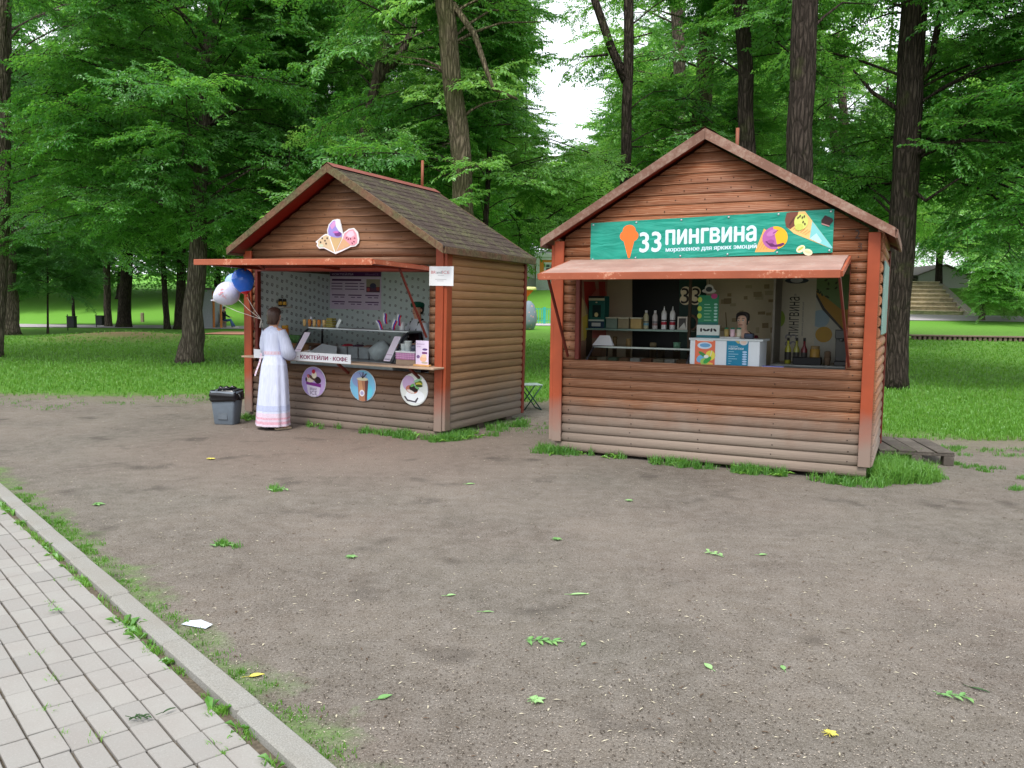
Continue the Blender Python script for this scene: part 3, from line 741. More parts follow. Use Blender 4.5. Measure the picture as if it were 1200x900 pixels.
tr('forked grey tree far behind, between the two thick trunks on the right', 32, [(985, 250), (978, 160), (966, 100), (955, 30)], 7, 5, 'pale', (18, 5, 13, 1.5, 4.5), 'bark_grey', scale=1.2, floor=3.5, per=5,
   extra=[([(984, 190, 0), (990, 150, 0), (985, 92, 0), (980, 40, 0)], 5.5, 4)])
tr('tall furrowed dark tree on the lawn against the right side of the large kiosk', 0, [(1052, 350), (1058, 250), (1066, 120), (1070, 0)], 14.5, 16, 'mid', (20, 4.4, 9.5, 1.6, 4.6), 'bark_dark', base=(1047, 455), floor=3.1, per=6, sector=(-.8, 2.6),
   extra=[([(1066, 110, 0), (1092, 70, -.2), (1099, 30, -.3), (1110, -10, -.4)], 5, 3), ([(1062, 190, 0), (1092, 170, -.5), (1140, 164, -1), (1185, 168, -1.4)], 3.4, 1.2),
          ([(1052, 128, 0), (1022, 108, .4), (1000, 82, .6)], 2.8, 1.2), ([(1060, 215, 0), (1085, 235, -.4), (1130, 205, -.8)], 3, 1.2)])
tr('tree just outside the right edge with boughs hanging into view', 20, [(1235, 330), (1240, 0)], 13, 10, 'mid', (24, 3.9, 9.5, 2, 5.0), 'bark_dark', floor=2.7, per=6, sector=(1.9, 4.4))
tr('far dark trunk beside the head of the stone steps', 64, [(1066, 320), (1067, 250)], 3.4, 3, 'deep', (16, 7, 16, 2, 5), 'bark_dark', scale=1.9, floor=4, per=6)
tr('far trunk at the foot of the grey gabled house', 63, [(1101, 318), (1102, 250)], 4.2, 3.6, 'mid', (18, 7.0, 18, 2, 6), 'bark_dark', scale=2, floor=4.2, per=6)
tr('bushy pale maple spreading low beside the stone steps', 50, [(1151, 368), (1150, 330)], 3.2, 2, 'pale', (44, 1.6, 8.0, .7, 3.2), 'bark_grey', scale=1.1, floor=.35, per=8, top=9)
tr('dense tree right of the bushy maple by the bare slope', 54, [(1225, 370), (1228, 250)], 7, 5, 'mid', (34, 3.0, 16, 2, 6), 'bark_dark', scale=1.7, floor=.9, per=7)
# stand of trees closing the view further back
bgs = [(-42, 70, 'mid'), (-50, 78, 'deep'), (-34, 72, 'pale'), (-27, 76, 'mid'), (-19, 70, 'deep'), (-12.5, 66, 'pale'), (-8, 74, 'mid'), (-7.5, 97, 'pale'), (1.5, 99, 'mid'), (13.5, 92, 'deep'), (13, 67, 'pale'), (18, 78, 'mid'), (23, 84, 'pale'), (31, 72, 'mid'), (44, 70, 'mid'), (52, 66, 'deep')]
names = ['behind the left lawn at the far edge', 'far behind the leftmost trunks', 'beyond the path above the litter bins', 'behind the dark straight trunk', 'beyond the path behind the leaning tree', 'behind the left slope of the small kiosk roof', 'far behind the peak of the small kiosk', 'pale and loose right of the mossy trunk', 'filling the view between the two kiosks, above the orange house', 'far behind the left slope of the large kiosk roof', 'pale behind the gable of the large kiosk', 'far behind the gable of the large kiosk', 'farthest behind the right roof slope', 'behind the thick speckled trunk', 'at the head of the slope right of the steps', 'far at the right edge']
for (x, y, kd), nm in zip(bgs, names):
    z = tz(x, y); sc = 1.4 + y / 70
    lim = (40 if x < -4 else 32, z + (3.4 if x < -14 else 4.4), z + (27 if x < -4 else 20), 2, 6.6) if nm.startswith('filling') is False else (26, z + 5.0, z + 10, 2, 4.5)
    tree('background tree ' + nm, (x, y), [(x + .2, y, z + 5), (x + random.uniform(-.5, .5), y, z + 25)], .36, .12, kd, lim, M['bark_dark'], scale=sc, floor=1.6 if x < -14 else (3.1 if x < -4 else 4.2), per=7, group='background trees closing the park')

# ================================================================== THE TWO KIOSKS
def hutM(x, y, yaw, tx, ty, z0): return T(x, y, z0) @ Rz(-yaw) @ Rx(tx) @ Ry(ty)
H1 = hutM(-.88116, 10.57032, .47182, -.005947, .008279, .05936)
H2 = hutM(3.61688, 8.22944, .45513, -.009887, -.006702, .12683)
def onH(H, u, v, y):
    """point of the plane y = const of a kiosk's own frame under a measured sight line"""
    inv = H.inverted(); o = inv @ Vector((0, 0, EYE)); r = inv.to_3x3() @ ray(u, v); return o + r * ((y - o.y) / r.y)
PROFILE = [(0, -.006), (.04, -.016), (.14, -.025), (.34, -.032), (.62, -.032), (.86, -.025), (.96, -.016), (1, -.006)]
def kiosk(H, label, W, D, pitch, o0, eave, ex, apex, ovf, ovb, opening, mats, side_board=True):
    """local frame: x from -W to 0 along the front, y into the depth, z up"""
    R = empty('kiosk', label, 'kiosk', H)
    lf, ls, fas, shg, sof = mats; xm = -W / 2
    xo0, xo1, zo0, zo1 = opening
    slope = (apex - eave) / (W / 2 + ex)                       # the top of the slabs
    def zr(x): return apex - abs(x - xm) * slope - .115           # underside that trims the gable logs
    def logseg(x0, x1, za, zb, trim):
        mb = MB([lf]); pts = []
        for f, dy in PROFILE:
            z = za + (zb - za) * f; a, b = x0, x1
            if trim:
                hw = max((apex - .115 - z) / slope, .01); a = max(a, xm - hw); b = min(b, xm + hw)
            pts.append((a, b, dy, z))
        n = len(pts); vs = [(p[0], p[2], p[3]) for p in pts] + [(p[1], p[2], p[3]) for p in pts]
        vs += [(pts[0][0], .02, pts[0][3]), (pts[-1][0], .02, pts[-1][3]), (pts[0][1], .02, pts[0][3]), (pts[-1][1], .02, pts[-1][3])]
        fs = [(i, n + i, n + i + 1, i + 1) for i in range(n - 1)]
        fs += [[2 * n] + list(range(n)) + [2 * n + 1], [2 * n + 3] + list(range(n, 2 * n))[::-1] + [2 * n + 2], (2 * n, 2 * n + 1, 2 * n + 3, 2 * n + 2)]
        mb.add(vs, fs, 0); o = mb.build('log', parent=R)
        for i, p in enumerate(o.data.polygons): p.use_smooth = i < n - 1
        return o
    k = -1
    while True:
        za, zb = o0 + pitch * k + .001, o0 + pitch * (k + 1) - .001
        if za > apex - .2: break
        trim = zb > eave - .12; zm = (za + zb) / 2
        x0, x1 = (-W + .112, -.112) if k >= 0 else (-W + .03, -.03)
        if za > eave - .02: x0, x1 = -W, 0
        if zo0 - .02 < zm < zo1:
            logseg(x0, xo0, za, zb, trim); logseg(xo1, x1, za, zb, trim)
        else: logseg(x0, x1, za, zb, trim)
        k += 1
    n = len(PROFILE)
    for side in (0, 1):                                        # the two long sides
        k = 0 
        me = None
        while o0 + pitch * (k + 1) < eave + .02:
            if me is None:
                mb = MB([ls]); vs = []
                for y in ((.085 if side_board else -.02), D - .05):
                    vs += [(-dy, y, f * (pitch - .002)) for f, dy in PROFILE]
                vs += [(-.03, .0, 0), (-.03, .0, pitch - .002), (-.03, D - .05, 0), (-.03, D - .05, pitch - .002)]
                fs = [(i, n + i, n + i + 1, i + 1) for i in range(n - 1)] + [[2 * n] + list(range(n)) + [2 * n + 1], [2 * n + 3] + list(range(n, 2 * n))[::-1] + [2 * n + 2], (2 * n, 2 * n + 1, 2 * n + 3, 2 * n + 2)]
                mb.add(vs, fs, 0)
            z = o0 + pitch * k; mm = MB([ls]); mm.v = [((v[0] if side else -W - v[0]), v[1], v[2] + z) for v in mb.v]; mm.f = [list(f) if not side else list(f)[::-1] for f in mb.f]; mm.mi = mb.mi; mm.sm = mb.sm
            o = mm.build('log', parent=R)
            for i, p in enumerate(o.data.polygons): p.use_smooth = i < n - 1
            k += 1
    nm = MB([plain(58, 44, 38, .6, .4, .3)]); k = 0
    while o0 + pitch * k < apex - .3:
        z = o0 + pitch * (k + .42); hw = W / 2 - .18 if z < eave - .1 else max((apex - .3 - z) / slope, 0)
        for x in [xm - hw + .03, xm + hw - .03] + [xm + hw * q for q in (-.5, 0, .5)]:
            if hw < .15 or (zo0 - .02 < z < zo1 and xo0 - .02 < x < xo1 + .02): continue
            x += random.uniform(-.02, .02); nm.lathe([(.0075, 0), (.005, .004)], 6, 0, T(x, -.0315, z + random.uniform(-.01, .01)) @ Rx(math.pi / 2))
        k += 1
    tag(nm.build('nails', parent=R), kind='stuff')
    b = MB([M['interior']]); b.box((-W + .03, D - .05, .05), (-.03, D - .02, eave - .1)); b.build('back_wall', parent=R)
    b = MB([M['interior']]); b.add([(-W + .03, D - .035, eave - .1), (-.03, D - .035, eave - .1), (xm, D - .035, apex - .2)], [(0, 1, 2)]); b.build('back_gable', parent=R)
    b = MB([M['interior']]); b.box((-W + .04, .03, .03), (-.04, D - .06, .07)); b.build('floor', parent=R)
    b = MB([plain(196, 184, 168, .8)]); b.box((-W + .04, .03, eave - .16), (-.04, D - .06, eave - .14)); b.build('ceiling', parent=R)
    b = MB([M['interior']]); b.box((-W + .031, .05, .08), (-W + .041, D - .06, eave - .17)); b.build('side_lining', parent=R)
    b = MB([M['interior']]); b.box((-.041, .05, .08), (-.031, D - .06, eave - .17)); b.build('side_lining', parent=R)
    for x0, x1 in ((-W - .004, -W + .111), (-.111, .004)):     # corner posts: front board and side board
        b = MB([M['post']]); zt = zr((x0 + x1) / 2) - .01
        b.box((x0, -.062, .03), (x1, -.03, zt), bev=.005)
        b.build('post_board', parent=R)
    if side_board: b = MB([M['post']]); b.box((.0055, -.045, .04), (.05, .085, eave - .06), bev=.005); b.build('post_board', parent=R)
    b = MB([M['post']]); b.box((-W - .05, -.045, .04), (-W - .0055, .085, eave - .06), bev=.005); b.build('post_board', parent=R)
    for x0, x1 in ((-W - .045, -W + .03), (-.03, .045)):
        b = MB([M['trim_dark']]); b.box((x0, D - .049, .04), (x1, D + .02, eave - .08), bev=.004); b.build('post_board', parent=R)
    for i in range(6):                                          # short blocks that carry the floor
        b = MB([plain(112, 100, 92, .9)]); y = .25 + (D - .5) * (i % 3) / 2; x = -.16 if i < 3 else -W + .16
        b.box((x - .09, y - .09, -.14), (x + .09, y + .09, .03), bev=.008); b.build('footing', parent=R)
    # roof
    for sg in (-1, 1):
        def pt(t, y, h=0.): # t 0 ridge .. 1 eave
            dx = (W / 2 + ex) * t; return (xm + sg * dx, y, apex - dx * slope + h)
        y0, y1 = -ovf + .03, D + ovb
        b = MB([sof]); vs = [pt(t, y, h) for h in (-.05, -.012) for y in (y0, y1) for t in (0.004, 1)]
        b.add(vs, [(0, 2, 3, 1), (4, 5, 7, 6), (0, 1, 5, 4), (2, 6, 7, 3), (0, 4, 6, 2), (1, 3, 7, 5)], 0); b.build('roof_deck', parent=R)
        L = math.hypot(W / 2 + ex, (W / 2 + ex) * slope); rows = int(L / .135); b = MB([shg])
        for r in range(rows):
            t0, t1 = r / rows, (r + 1.12) / rows; y = y0 - .02 + (r % 2) * .11 - .11
            t1 = min(t1, 1.015)
            while y < y1 + .02:
                ya, yb = max(y + .004, y0 - .025), min(y + .216, y1 + .02)
                if yb - ya > .02:
                    j = random.uniform(-.003, .004); q = [pt(t0, ya, .004), pt(t0, yb, .004), pt(t1, yb, .012 + j), pt(t1, ya, .012 + j)]
                    lo = [pt(t1, yb, -.008), pt(t1, ya, -.008)]
                    b.add(q + lo, [(0, 1, 2, 3) if sg > 0 else (3, 2, 1, 0), (3, 2, 4, 5) if sg > 0 else (5, 4, 2, 3), (0, 3, 5), (1, 4, 2)], 0)
                y += .22
        tag(b.build('shingles', parent=R), kind='stuff')
        b = MB([fas]); d = Vector(pt(1, 0)) - Vector(pt(0, 0)); nrm = Vector((-d.z, 0, d.x)).normalized()
        if nrm.z < 0: nrm = -nrm
        for ya, yb in ((-ovf, -ovf + .028), (D + ovb - .02, D + ovb + .006)):
            a, e = Vector(pt(.0, 0)), Vector(pt(1.0, 0)); vs = []
            for y in (ya, yb):
                vs += [(a.x + sg * .0015, y, a.z + .012), (e.x, y, e.z + .012), (e.x, y, e.z - .082), (a.x + sg * .0015, y, a.z - .1)]
            bb = MB([fas]); bb.add(vs, [(0, 1, 2, 3), (7, 6, 5, 4), (0, 4, 5, 1), (1, 5, 6, 2), (2, 6, 7, 3), (3, 7, 4, 0)], 0); bb.build('fascia_board', parent=R)
        b = MB([fas]); e = Vector(pt(1.0, 0)); b.box((min(e.x, e.x + sg * .025), -ovf + .03, e.z - .088), (max(e.x, e.x + sg * .025), D + ovb - .022, e.z - .004), bev=.004); b.build('eave_board', parent=R)
        b = MB([sof]); a = Vector(pt(.02, 0)); e = Vector(pt(.93, 0)); vs = []   # red lining of the gable overhang
        for y in (-ovf + .03, -.045):
            vs += [(a.x, y, a.z - .06), (e.x, y, e.z - .06), (e.x, y, e.z - .085), (a.x, y, a.z - .085)]
        b.add(vs, [(0, 1, 2, 3), (7, 6, 5, 4), (0, 4, 5, 1), (1, 5, 6, 2), (2, 6, 7, 3), (3, 7, 4, 0)], 0); b.build('soffit_board', parent=R)
    b = MB([paint_wood('ridge cap paint', rgb(128, 74, 66), rgb(120, 60, 56), .3)])
    for sg in (-1, 1):
        dx = .11; b.add([(xm, -ovf - .004, apex + .03), (xm, D + ovb + .01, apex + .03), (xm + sg * dx, D + ovb + .01, apex + .03 - dx * slope), (xm + sg * dx, -ovf - .004, apex + .03 - dx * slope)], [(0, 1, 2, 3)], 0)
    o = b.build('ridge_cap', parent=R)
    return R, zr
W1_, D1_ = 3.352, 2.2427; W2_, D2_ = 3.462, 1.7
K1, zr1 = kiosk(H1, 'smaller brown log kiosk on the left with mossy roof, purple menu and round signs', W1_, D1_, .10678, .0259, 2.375, .13, 3.455, .29, .10, (-3.2, -.215, .845, 2.11),
                (M['log1'], M['log1s'], M['fascia1'], M['shingle1'], M['soffit']))
K2, zr2 = kiosk(H2, 'larger brown log kiosk on the right under a long green banner', W2_, D2_, .10786, .0306, 2.385, .13, 3.475, .17, .10, (-3.205, -.262, .985, 2.11),
                (M['log2'], M['log2s'], M['fascia2'], M['shingle2'], M['soffit']), False)
def part(mb, name, K): return mb.build(name, parent=K)
# ---- flap of the small kiosk: nearly level, framed boards, thin props
b = empty('x', None, None, Matrix.Identity(4)); bpy.data.objects.remove(b)
def flap(K, x0, x1, yb, zb, yf, zf, mats, npl, th=.045, wf=.05):
    top, frame, under = mats
    f = MB([under]); f.bar((x0 + .02, yb, zb - .02), (x0 + .02, yf, zf - .02), .04, .035); f.bar((x1 - .02, yb, zb - .02), (x1 - .02, yf, zf - .02), .04, .035)
    f.bar(((x0 + x1) / 2, yb, zb - .02), ((x0 + x1) / 2, yf, zf - .02), .04, .03); f.bar((x0 + .1, yb - .03, zb - .022), (x0 + 1.0, yf + .08, zf - .022), .04, .026); f.bar((x1 - .1, yb - .03, zb - .022), (x1 - 1.0, yf + .08, zf - .022), .04, .026)
    fo = f.build('flap_frame', parent=K)
    for i in range(npl):
        t0, t1 = i / npl, (i + 1) / npl; p = MB([top]); ya, za = yb + (yf - yb) * t0, zb + (zf - zb) * t0; yc, zc = yb + (yf - yb) * t1 + .006, zb + (zf - zb) * t1
        j = random.uniform(-.002, .002); vs = []
        for x in (x0 + random.uniform(0, .008), x1 - random.uniform(0, .008)): vs += [(x, ya, za + j), (x, yc, zc + j), (x, yc, zc + .02 + j), (x, ya, za + .02 + j)]
        p.add(vs, [(0, 1, 2, 3), (7, 6, 5, 4), (0, 4, 5, 1), (1, 5, 6, 2), (2, 6, 7, 3), (3, 7, 4, 0)], 0); p.build('plank', parent=fo)
    p = MB([frame]); p.box((x0 - .005, yf - .026, zf - .05), (x1 + .005, yf - .002, zf + .024), bev=.004); p.build('edge_board', parent=fo)
    for x in (x0 - .026, x1 + .003):
        p = MB([frame]); p.bar((x + .0115, yb, zb - .012), (x + .0115, yf - .002, zf - .012), .023, wf); p.build('edge_board', parent=fo)
    return fo
flap(K1, -3.07, -.23, -.068, 2.125, -1.22, 2.145, (M['under'], M['orange'], M['under']), 10)
for x, xb in ((-.245, -.235), (-3.02, -3.19)):
    p = MB([M['trim_dark']]); p.bar((x - .12 if x > -1 else x + .1, -.5, 2.1), (xb, -.06, 1.235), .016, .026); part(p, 'prop', K1)
flap(K2, -3.265, -.285, -.068, 2.128, -.92, 1.935, (M['flap2'], M['orange'], M['under']), 5)
for x, xb in ((-.297, -.235), (-3.2, -3.27)):
    p = MB([M['trim_dark']]); p.bar((x, -.85, 1.92), (xb, -.075, 1.04), .022, .03); part(p, 'prop', K2)
# ---- window frames of the openings
for K, (x0, x1, z0, z1) in ((K1, (-3.2, -.215, .845, 2.11)), (K2, (-3.205, -.262, .995, 2.11))):
    p = MB([M['trim_dark']]); p.box((x0, -.03, z0 + .01), (x0 + .05, .045, z1), bev=.004); part(p, 'window_frame', K)
    p = MB([M['trim_dark']]); p.box((x1 - .006, -.02, z0 + .01), (x1 + .0, .045, z1)); part(p, 'window_frame', K)
    p = MB([M['trim_dark']]); p.box((x0 + .05, -.025, z1 - .04), (x1 - .006, .045, z1 + .01)); part(p, 'window_frame', K)
# iron poles on the roofs
for K, x, y, z0, z1 in ((K1, -1.676, 1.98, 3.36, 3.87), (K2, -1.73, 1.5, 3.4, 3.82)):
    p = MB([paint_wood('rusty iron', rgb(136, 78, 54), rgb(120, 66, 44), .3)]); p.tube([(x, y, z0), (x, y, z1)], .022, 8); part(p, 'roof_pole', K)
# grey weatherboard under the flank of the large kiosk's eave
p = MB([paint_wood('window board paint', rgb(120, 150, 144), rgb(150, 140, 130), .3)]); p.box((.034, .12, 1.36), (.05, 1.25, 2.1), bev=.004); part(p, 'side_shutter', K2)
# digit marks by the corner
g = MB(); g.text('two', -.235, 2.31, .045, .085, (44, 30, 24), 1, y=-.043); g.text('three', -.205, 2.2, .04, .07, (70, 44, 32), 1, y=-.043); part(g, 'painted_number', K2)

# ================================================================== SIGNS, STOCK AND FITTINGS OF THE KIOSKS
def q1(u, v, y): return onH(H1, u, v, y)
def q2(u, v, y): return onH(H2, u, v, y)
def thing(name, label, cat, H, loc, rot=0., group=None):
    return empty(name, label, cat, H @ T(*loc) @ Rz(rot), group)
def single(mb, name, label, cat, H, loc, rot=0., group=None):
    o = mb.build(name); o.matrix_world = H @ T(*loc) @ Rz(rot); return tag(o, label, cat, group)
def copy_tree(o, label=None, X=None):
    c = o.copy(); COL.objects.link(c)
    for ch in list(o.children):
        d = ch.copy(); COL.objects.link(d); d.parent = c
        for g in list(ch.children):
            e = g.copy(); COL.objects.link(e); e.parent = d
    if X is not None: c.matrix_world = X
    if label: c['label'] = label
    return c
# ---------------- the long banner
def banner_cloth():
    t = NT('banner vinyl'); o = t.coord(); a = t.noise(t.coord('Object', (1.2, 1, 5)), 1.6, 3, .5, .8); b = t.noise(o, 5, 3)
    t.color(t.mix(t.rng(b, .3, .7), rgb(18, 134, 116), rgb(26, 150, 130))); t.set(.38, .4); t.bump(a, .5, .05); return t.m
bx0, bx1, bzl, bzr, bh = -3.028, -.438, 2.13, 2.177, .432
B = MB([banner_cloth()]); BW = bx1 - bx0; shear = (bzr - bzl) / BW
n = 24
for i in range(n):
    a, c = BW * i / n, BW * (i + 1) / n
    B.add([(a, 0, a * shear), (c, 0, c * shear), (c, 0, bh + c * shear), (a, 0, bh + a * shear)], [(0, 1, 2, 3)], 0)
B.add([(0, .004, 0), (BW, .004, BW * shear), (BW, .004, bh + BW * shear), (0, .004, bh)], [(3, 2, 1, 0)], 0)
bo = single(B, 'banner', 'long green banner with white lettering and ice cream cones on the large kiosk', 'banner', H2, (bx0, -.046, bzl))
def sh(pts): return [(x, z + x * shear) for x, z in pts]
g = MB(); OR = (242, 112, 46); PALE = (204, 226, 240)
g.ell(.455, .335, .075, .062, OR, 1); g.ell(.41, .275, .062, .058, OR, 1); g.ell(.50, .275, .064, .06, OR, 1); g.rect(.39, .235, .52, .30, OR, 1)
g.poly([(.385, .25), (.525, .25), (.47, .03), (.45, .03)], OR, 1)
for q_, (dx, dz) in enumerate(((0, 0), (.014, 0), (.007, .006), (.007, -.006))):
    g.text('33', .578 + dx, .082 + .58 * shear + dz, .238, .212, PALE, 1 + .5 * q_, rot=shear); g.text('ping', .872 + dx, .150 + .87 * shear + dz, .956, .158, PALE, 1 + .5 * q_, rot=shear)
for q_, dx in enumerate((0, .004)): g.text('moro', .877 + dx, .062 + .88 * shear, .966, .064, PALE, 1 + .5 * q_, rot=shear)
go = g.build('print', parent=bo)
g = MB(); z0 = .02 * 0 + BW * shear - .03
WAF = (226, 168, 96)
g.poly(sh([(1.70, .015), (1.775, .25), (1.95, .10), (1.87, .012)]), WAF, 1)
for i in range(5): g.poly(sh([(1.715 + .028 * i, .03 + .004 * i), (1.720 + .028 * i, .03 + .004 * i), (1.79 + .022 * i, .17 - .01 * i), (1.785 + .022 * i, .17 - .01 * i)]), (198, 134, 70), 2)
g.ell(1.875, .185, .112, .115, (170, 96, 164), 2); g.ell(1.875, .185, .112, .115, (240, 176, 40), 3, a0=-1.3, a1=1.75)
g.poly(sh([(1.79, .12), (1.84, .065), (1.93, .06), (1.965, .085), (1.95, .10), (1.88, .08), (1.82, .12)]), (96, 40, 92), 4)
g.ell(1.845, .235, .05, .028, (188, 118, 182), 4, rot=.6); g.ell(1.84, .15, .03, .02, (150, 76, 146), 4); g.poly(sh([(1.855, .20), (1.90, .23), (1.905, .226), (1.86, .195)]), (120, 50, 116), 5)
# big cone lying across the right end
g.poly(sh([(2.07, .315), (2.11, .42), (2.27, .425), (2.575, .03), (2.56, .02), (2.16, .19), (2.09, .25)]), (232, 190, 120), 1)
g.poly(sh([(2.35, .305), (2.575, .03), (2.56, .02), (2.33, .13)]), (126, 200, 204), 2); g.poly(sh([(2.33, .13), (2.40, .18), (2.46, .10), (2.44, .075)]), (178, 222, 222), 3)
g.poly(sh([(2.06, .33), (2.075, .40), (2.12, .424), (2.20, .425), (2.19, .36), (2.17, .27), (2.12, .235), (2.075, .26)]), (112, 66, 54), 3)
g.poly(sh([(2.10, .28), (2.16, .36), (2.165, .345), (2.115, .265)]), (84, 46, 40), 4)
g.ell(2.235, .345, .075, .08, (204, 212, 112), 4); g.ell(2.215, .29, .045, .035, (190, 200, 96), 5)
for x, z in ((2.22, .40), (2.245, .385), (2.265, .395), (2.20, .385), (2.255, .34), (2.275, .32)): g.ell(x, z, .014, .008, (70, 52, 40), 6, 8, rot=x * 9)
for i in range(6): g.poly(sh([(2.15 + .025 * i, .21 - .012 * i + .02), (2.157 + .025 * i, .21 - .012 * i + .02), (2.20 + .028 * i, .27 - .012 * i), (2.193 + .028 * i, .27 - .012 * i)]), (206, 138, 78), 4)
g.poly(sh([(2.44, .31), (2.475, .36), (2.545, .325), (2.555, .30), (2.52, .255), (2.445, .285)]), (52, 30, 34), 4); g.poly(sh([(2.445, .285), (2.52, .255), (2.522, .243), (2.445, .272)]), (176, 130, 128), 5)
for x, z, r in ((2.085, .09, .6), (2.155, .055, -.3)): g.ell(x, z, .046, .033, (240, 226, 190), 1, rot=r); g.ell(x, z + .004, .034, .012, (184, 190, 96) if r > 0 else (226, 204, 160), 2, rot=r)
# the right half follows the banner's own rise
for i, (x_, y_, z_) in enumerate(g.v):
    if x_ < 2.0: x_ = 2.027 + (x_ - 1.875) * 1.13; z_ = .02 + z_ * 1.02
    elif z_ < .13 and x_ < 2.21: x_ += .20
    elif x_ > 2.435 and z_ > .24: x_ += .03; z_ += .015
    else: x_ = 2.129 + (x_ - 2.07) * .913; z_ += .02
    g.v[i] = (x_, y_, min(z_, bh + x_ * shear - .006))
g.build('print', parent=bo)
g = MB([M['steel']])
for i in range(6):
    for zz in (.022, bh - .022): x = .03 + (BW - .06) * i / 5; g.lathe([(.011, -.001), (.011, .004), (.005, .004)], 8, 0, T(x, -.001, zz + x * shear) @ Rx(math.pi / 2))
g.build('eyelets', parent=bo)['kind'] = 'stuff'

# ---------------- small kiosk: signs outside
def disc_sign(name, label, px, draw):
    c = q1(px[0], px[1], -.045); b_ = MB([M['white']]); r = .215
    b_.lathe([(r, 0), (r, .008), (.01, .008)], 32, 0, Rx(math.pi / 2)); o = single(b_, name, label, 'sign', H1, (c.x, -.0365, c.z), 0, 'round signs under the counter')
    g = MB(); draw(g, r); 
    for i, v in enumerate(g.v): g.v[i] = (v[0], v[1] - .0085, v[2])
    g.build('print', parent=o); return o
def d1(g, r):
    g.ell(0, 0, r * .97, r * .97, (172, 150, 210), 1, 32); g.ell(.05, -.02, r * .72, r * .8, (190, 164, 214), 2)
    g.poly([(-.125, -.02), (.13, -.04), (.10, -.165), (.04, -.205), (-.05, -.205), (-.10, -.15)], (214, 206, 224), 3); g.poly([(-.135, 0), (.135, -.025), (.132, -.07), (-.125, -.042)], (122, 44, 134), 4)
    g.ell(-.06, .035, .075, .045, (226, 214, 196), 4); g.ell(.075, .03, .062, .048, (52, 34, 40), 5, rot=-.3); g.ell(-.03, .06, .08, .022, (96, 66, 54), 5, rot=-.5); g.ell(.015, .10, .045, .05, (236, 228, 204), 5); g.ell(.005, .145, .03, .03, (186, 32, 60), 6); g.ell(-.09, .075, .02, .03, (196, 110, 120), 6, rot=.5); g.ell(-.125, .03, .016, .03, (60, 44, 44), 6)
    g.text('Brand', -.06, -.115, .115, .035, (104, 84, 120), 5); g.text('ICE', -.055, -.18, .12, .055, (104, 84, 120), 5)
def d2(g, r):
    g.ell(0, 0, r * .97, r * .97, (124, 188, 222), 1, 32); g.ell(-.05, .08, r * .6, r * .5, (140, 158, 204), 2); g.ell(.07, -.07, r * .45, r * .5, (104, 202, 226), 2)
    g.poly([(-.085, .09), (.095, .075), (.075, -.20), (.0, -.213), (-.06, -.20)], (176, 120, 90), 3); g.poly([(.04, .08), (.095, .075), (.075, -.20), (.045, -.207)], (104, 62, 60), 4)
    g.poly([(-.08, .085), (-.02, .085), (.02, -.1), (-.04, -.12)], (206, 152, 108), 4); g.ell(.0, .09, .095, .022, (216, 214, 180), 5)
    for a in (.9, 1.5, 2.2): g.poly([(-.005, .10), (.012, .10), (.01 + .11 * math.cos(a), .10 + .085 * math.sin(a)), (.09 * math.cos(a), .10 + .09 * math.sin(a))], (46, 34, 40), 6)
    g.ell(-.005, -.10, .042, .045, (236, 232, 240), 6); g.ell(-.005, -.10, .026, .026, (178, 170, 208), 7)
def d3(g, r):
    g.ell(0, 0, r * .97, r * .97, (222, 226, 222), 1, 32); g.ell(-.08, .08, .10, .10, (196, 168, 206), 2); g.ell(.02, -.09, .15, .09, (236, 240, 244), 3)
    g.ell(-.03, .0, .095, .055, (190, 120, 100), 4, rot=-.15); g.ell(.0, .012, .07, .042, (40, 24, 24), 5, rot=-.25); g.ell(-.045, -.028, .06, .018, (224, 214, 208), 5, rot=-.3)
    g.ell(.075, .085, .06, .045, (96, 116, 40), 4); g.ell(.08, .075, .05, .022, (196, 190, 70), 5); g.ell(.085, .055, .055, .018, (60, 74, 30), 6); g.ell(-.02, .055, .035, .018, (104, 176, 96), 5, rot=.5); g.ell(.05, .03, .04, .016, (120, 180, 120), 5, rot=-.5)
    g.ell(.06, .125, .07, .016, (150, 196, 160), 4, rot=.4); g.poly([(-.15, -.10), (-.13, -.09), (-.09, -.135), (.02, -.15), (.06, -.10), (.075, -.11), (.04, -.17), (-.10, -.155)], (70, 64, 76), 5)
disc_sign('round_sign', 'round lilac sign with cupcake and berry, leftmost below the counter of the small kiosk', (367.5, 447.5), d1)
disc_sign('round_sign', 'round blue sign with tall brown milkshake, in the middle below the counter', (425, 452), d2)
disc_sign('round_sign', 'round pale sign with coffee cup and green leaves, nearest the red corner post', (485, 456.5), d3)
# cut-out of three cones on the gable
c = q1(394, 281, -.05); g = MB([M['white']])
def cut(pts, inner, cols):
    pass
out3 = [(-.03, -.275), (-.24, -.155), (-.33, -.16), (-.375, -.10), (-.365, -.05), (-.395, -.02), (-.27, .10), (-.22, .135), (-.175, .14), (-.185, .21), (-.155, .33), (-.085, .415), (.0, .435), (.04, .425), (.075, .27), (.10, .12), (.115, .16), (.20, .23), (.29, .245), (.36, .16), (.385, .02), (.375, -.06), (.32, -.12), (.235, -.135), (.10, -.21)]
k3 = 1.0; vs = [(x * .95, 0, z * .66 * 1.0) for x, z in out3]; vb = [(x, .012, z) for x, _, z in vs]; nn = len(vs)
g.add(vs + vb, [list(range(nn)), list(range(nn, 2 * nn))[::-1]] + [(i, i + nn, (i + 1) % nn + nn, (i + 1) % nn) for i in range(nn)], 0)
if g.f: pass
co = single(g, 'cone_cutout', 'cut-out of three ice cream cones fixed high on the gable of the small kiosk', 'sign', H1, (c.x + .02, -.052, c.z - .01))
bmx = bmesh.new(); bmx.from_mesh(co.data); bmesh.ops.recalc_face_normals(bmx, faces=bmx.faces[:]); bmx.to_mesh(co.data); bmx.free()
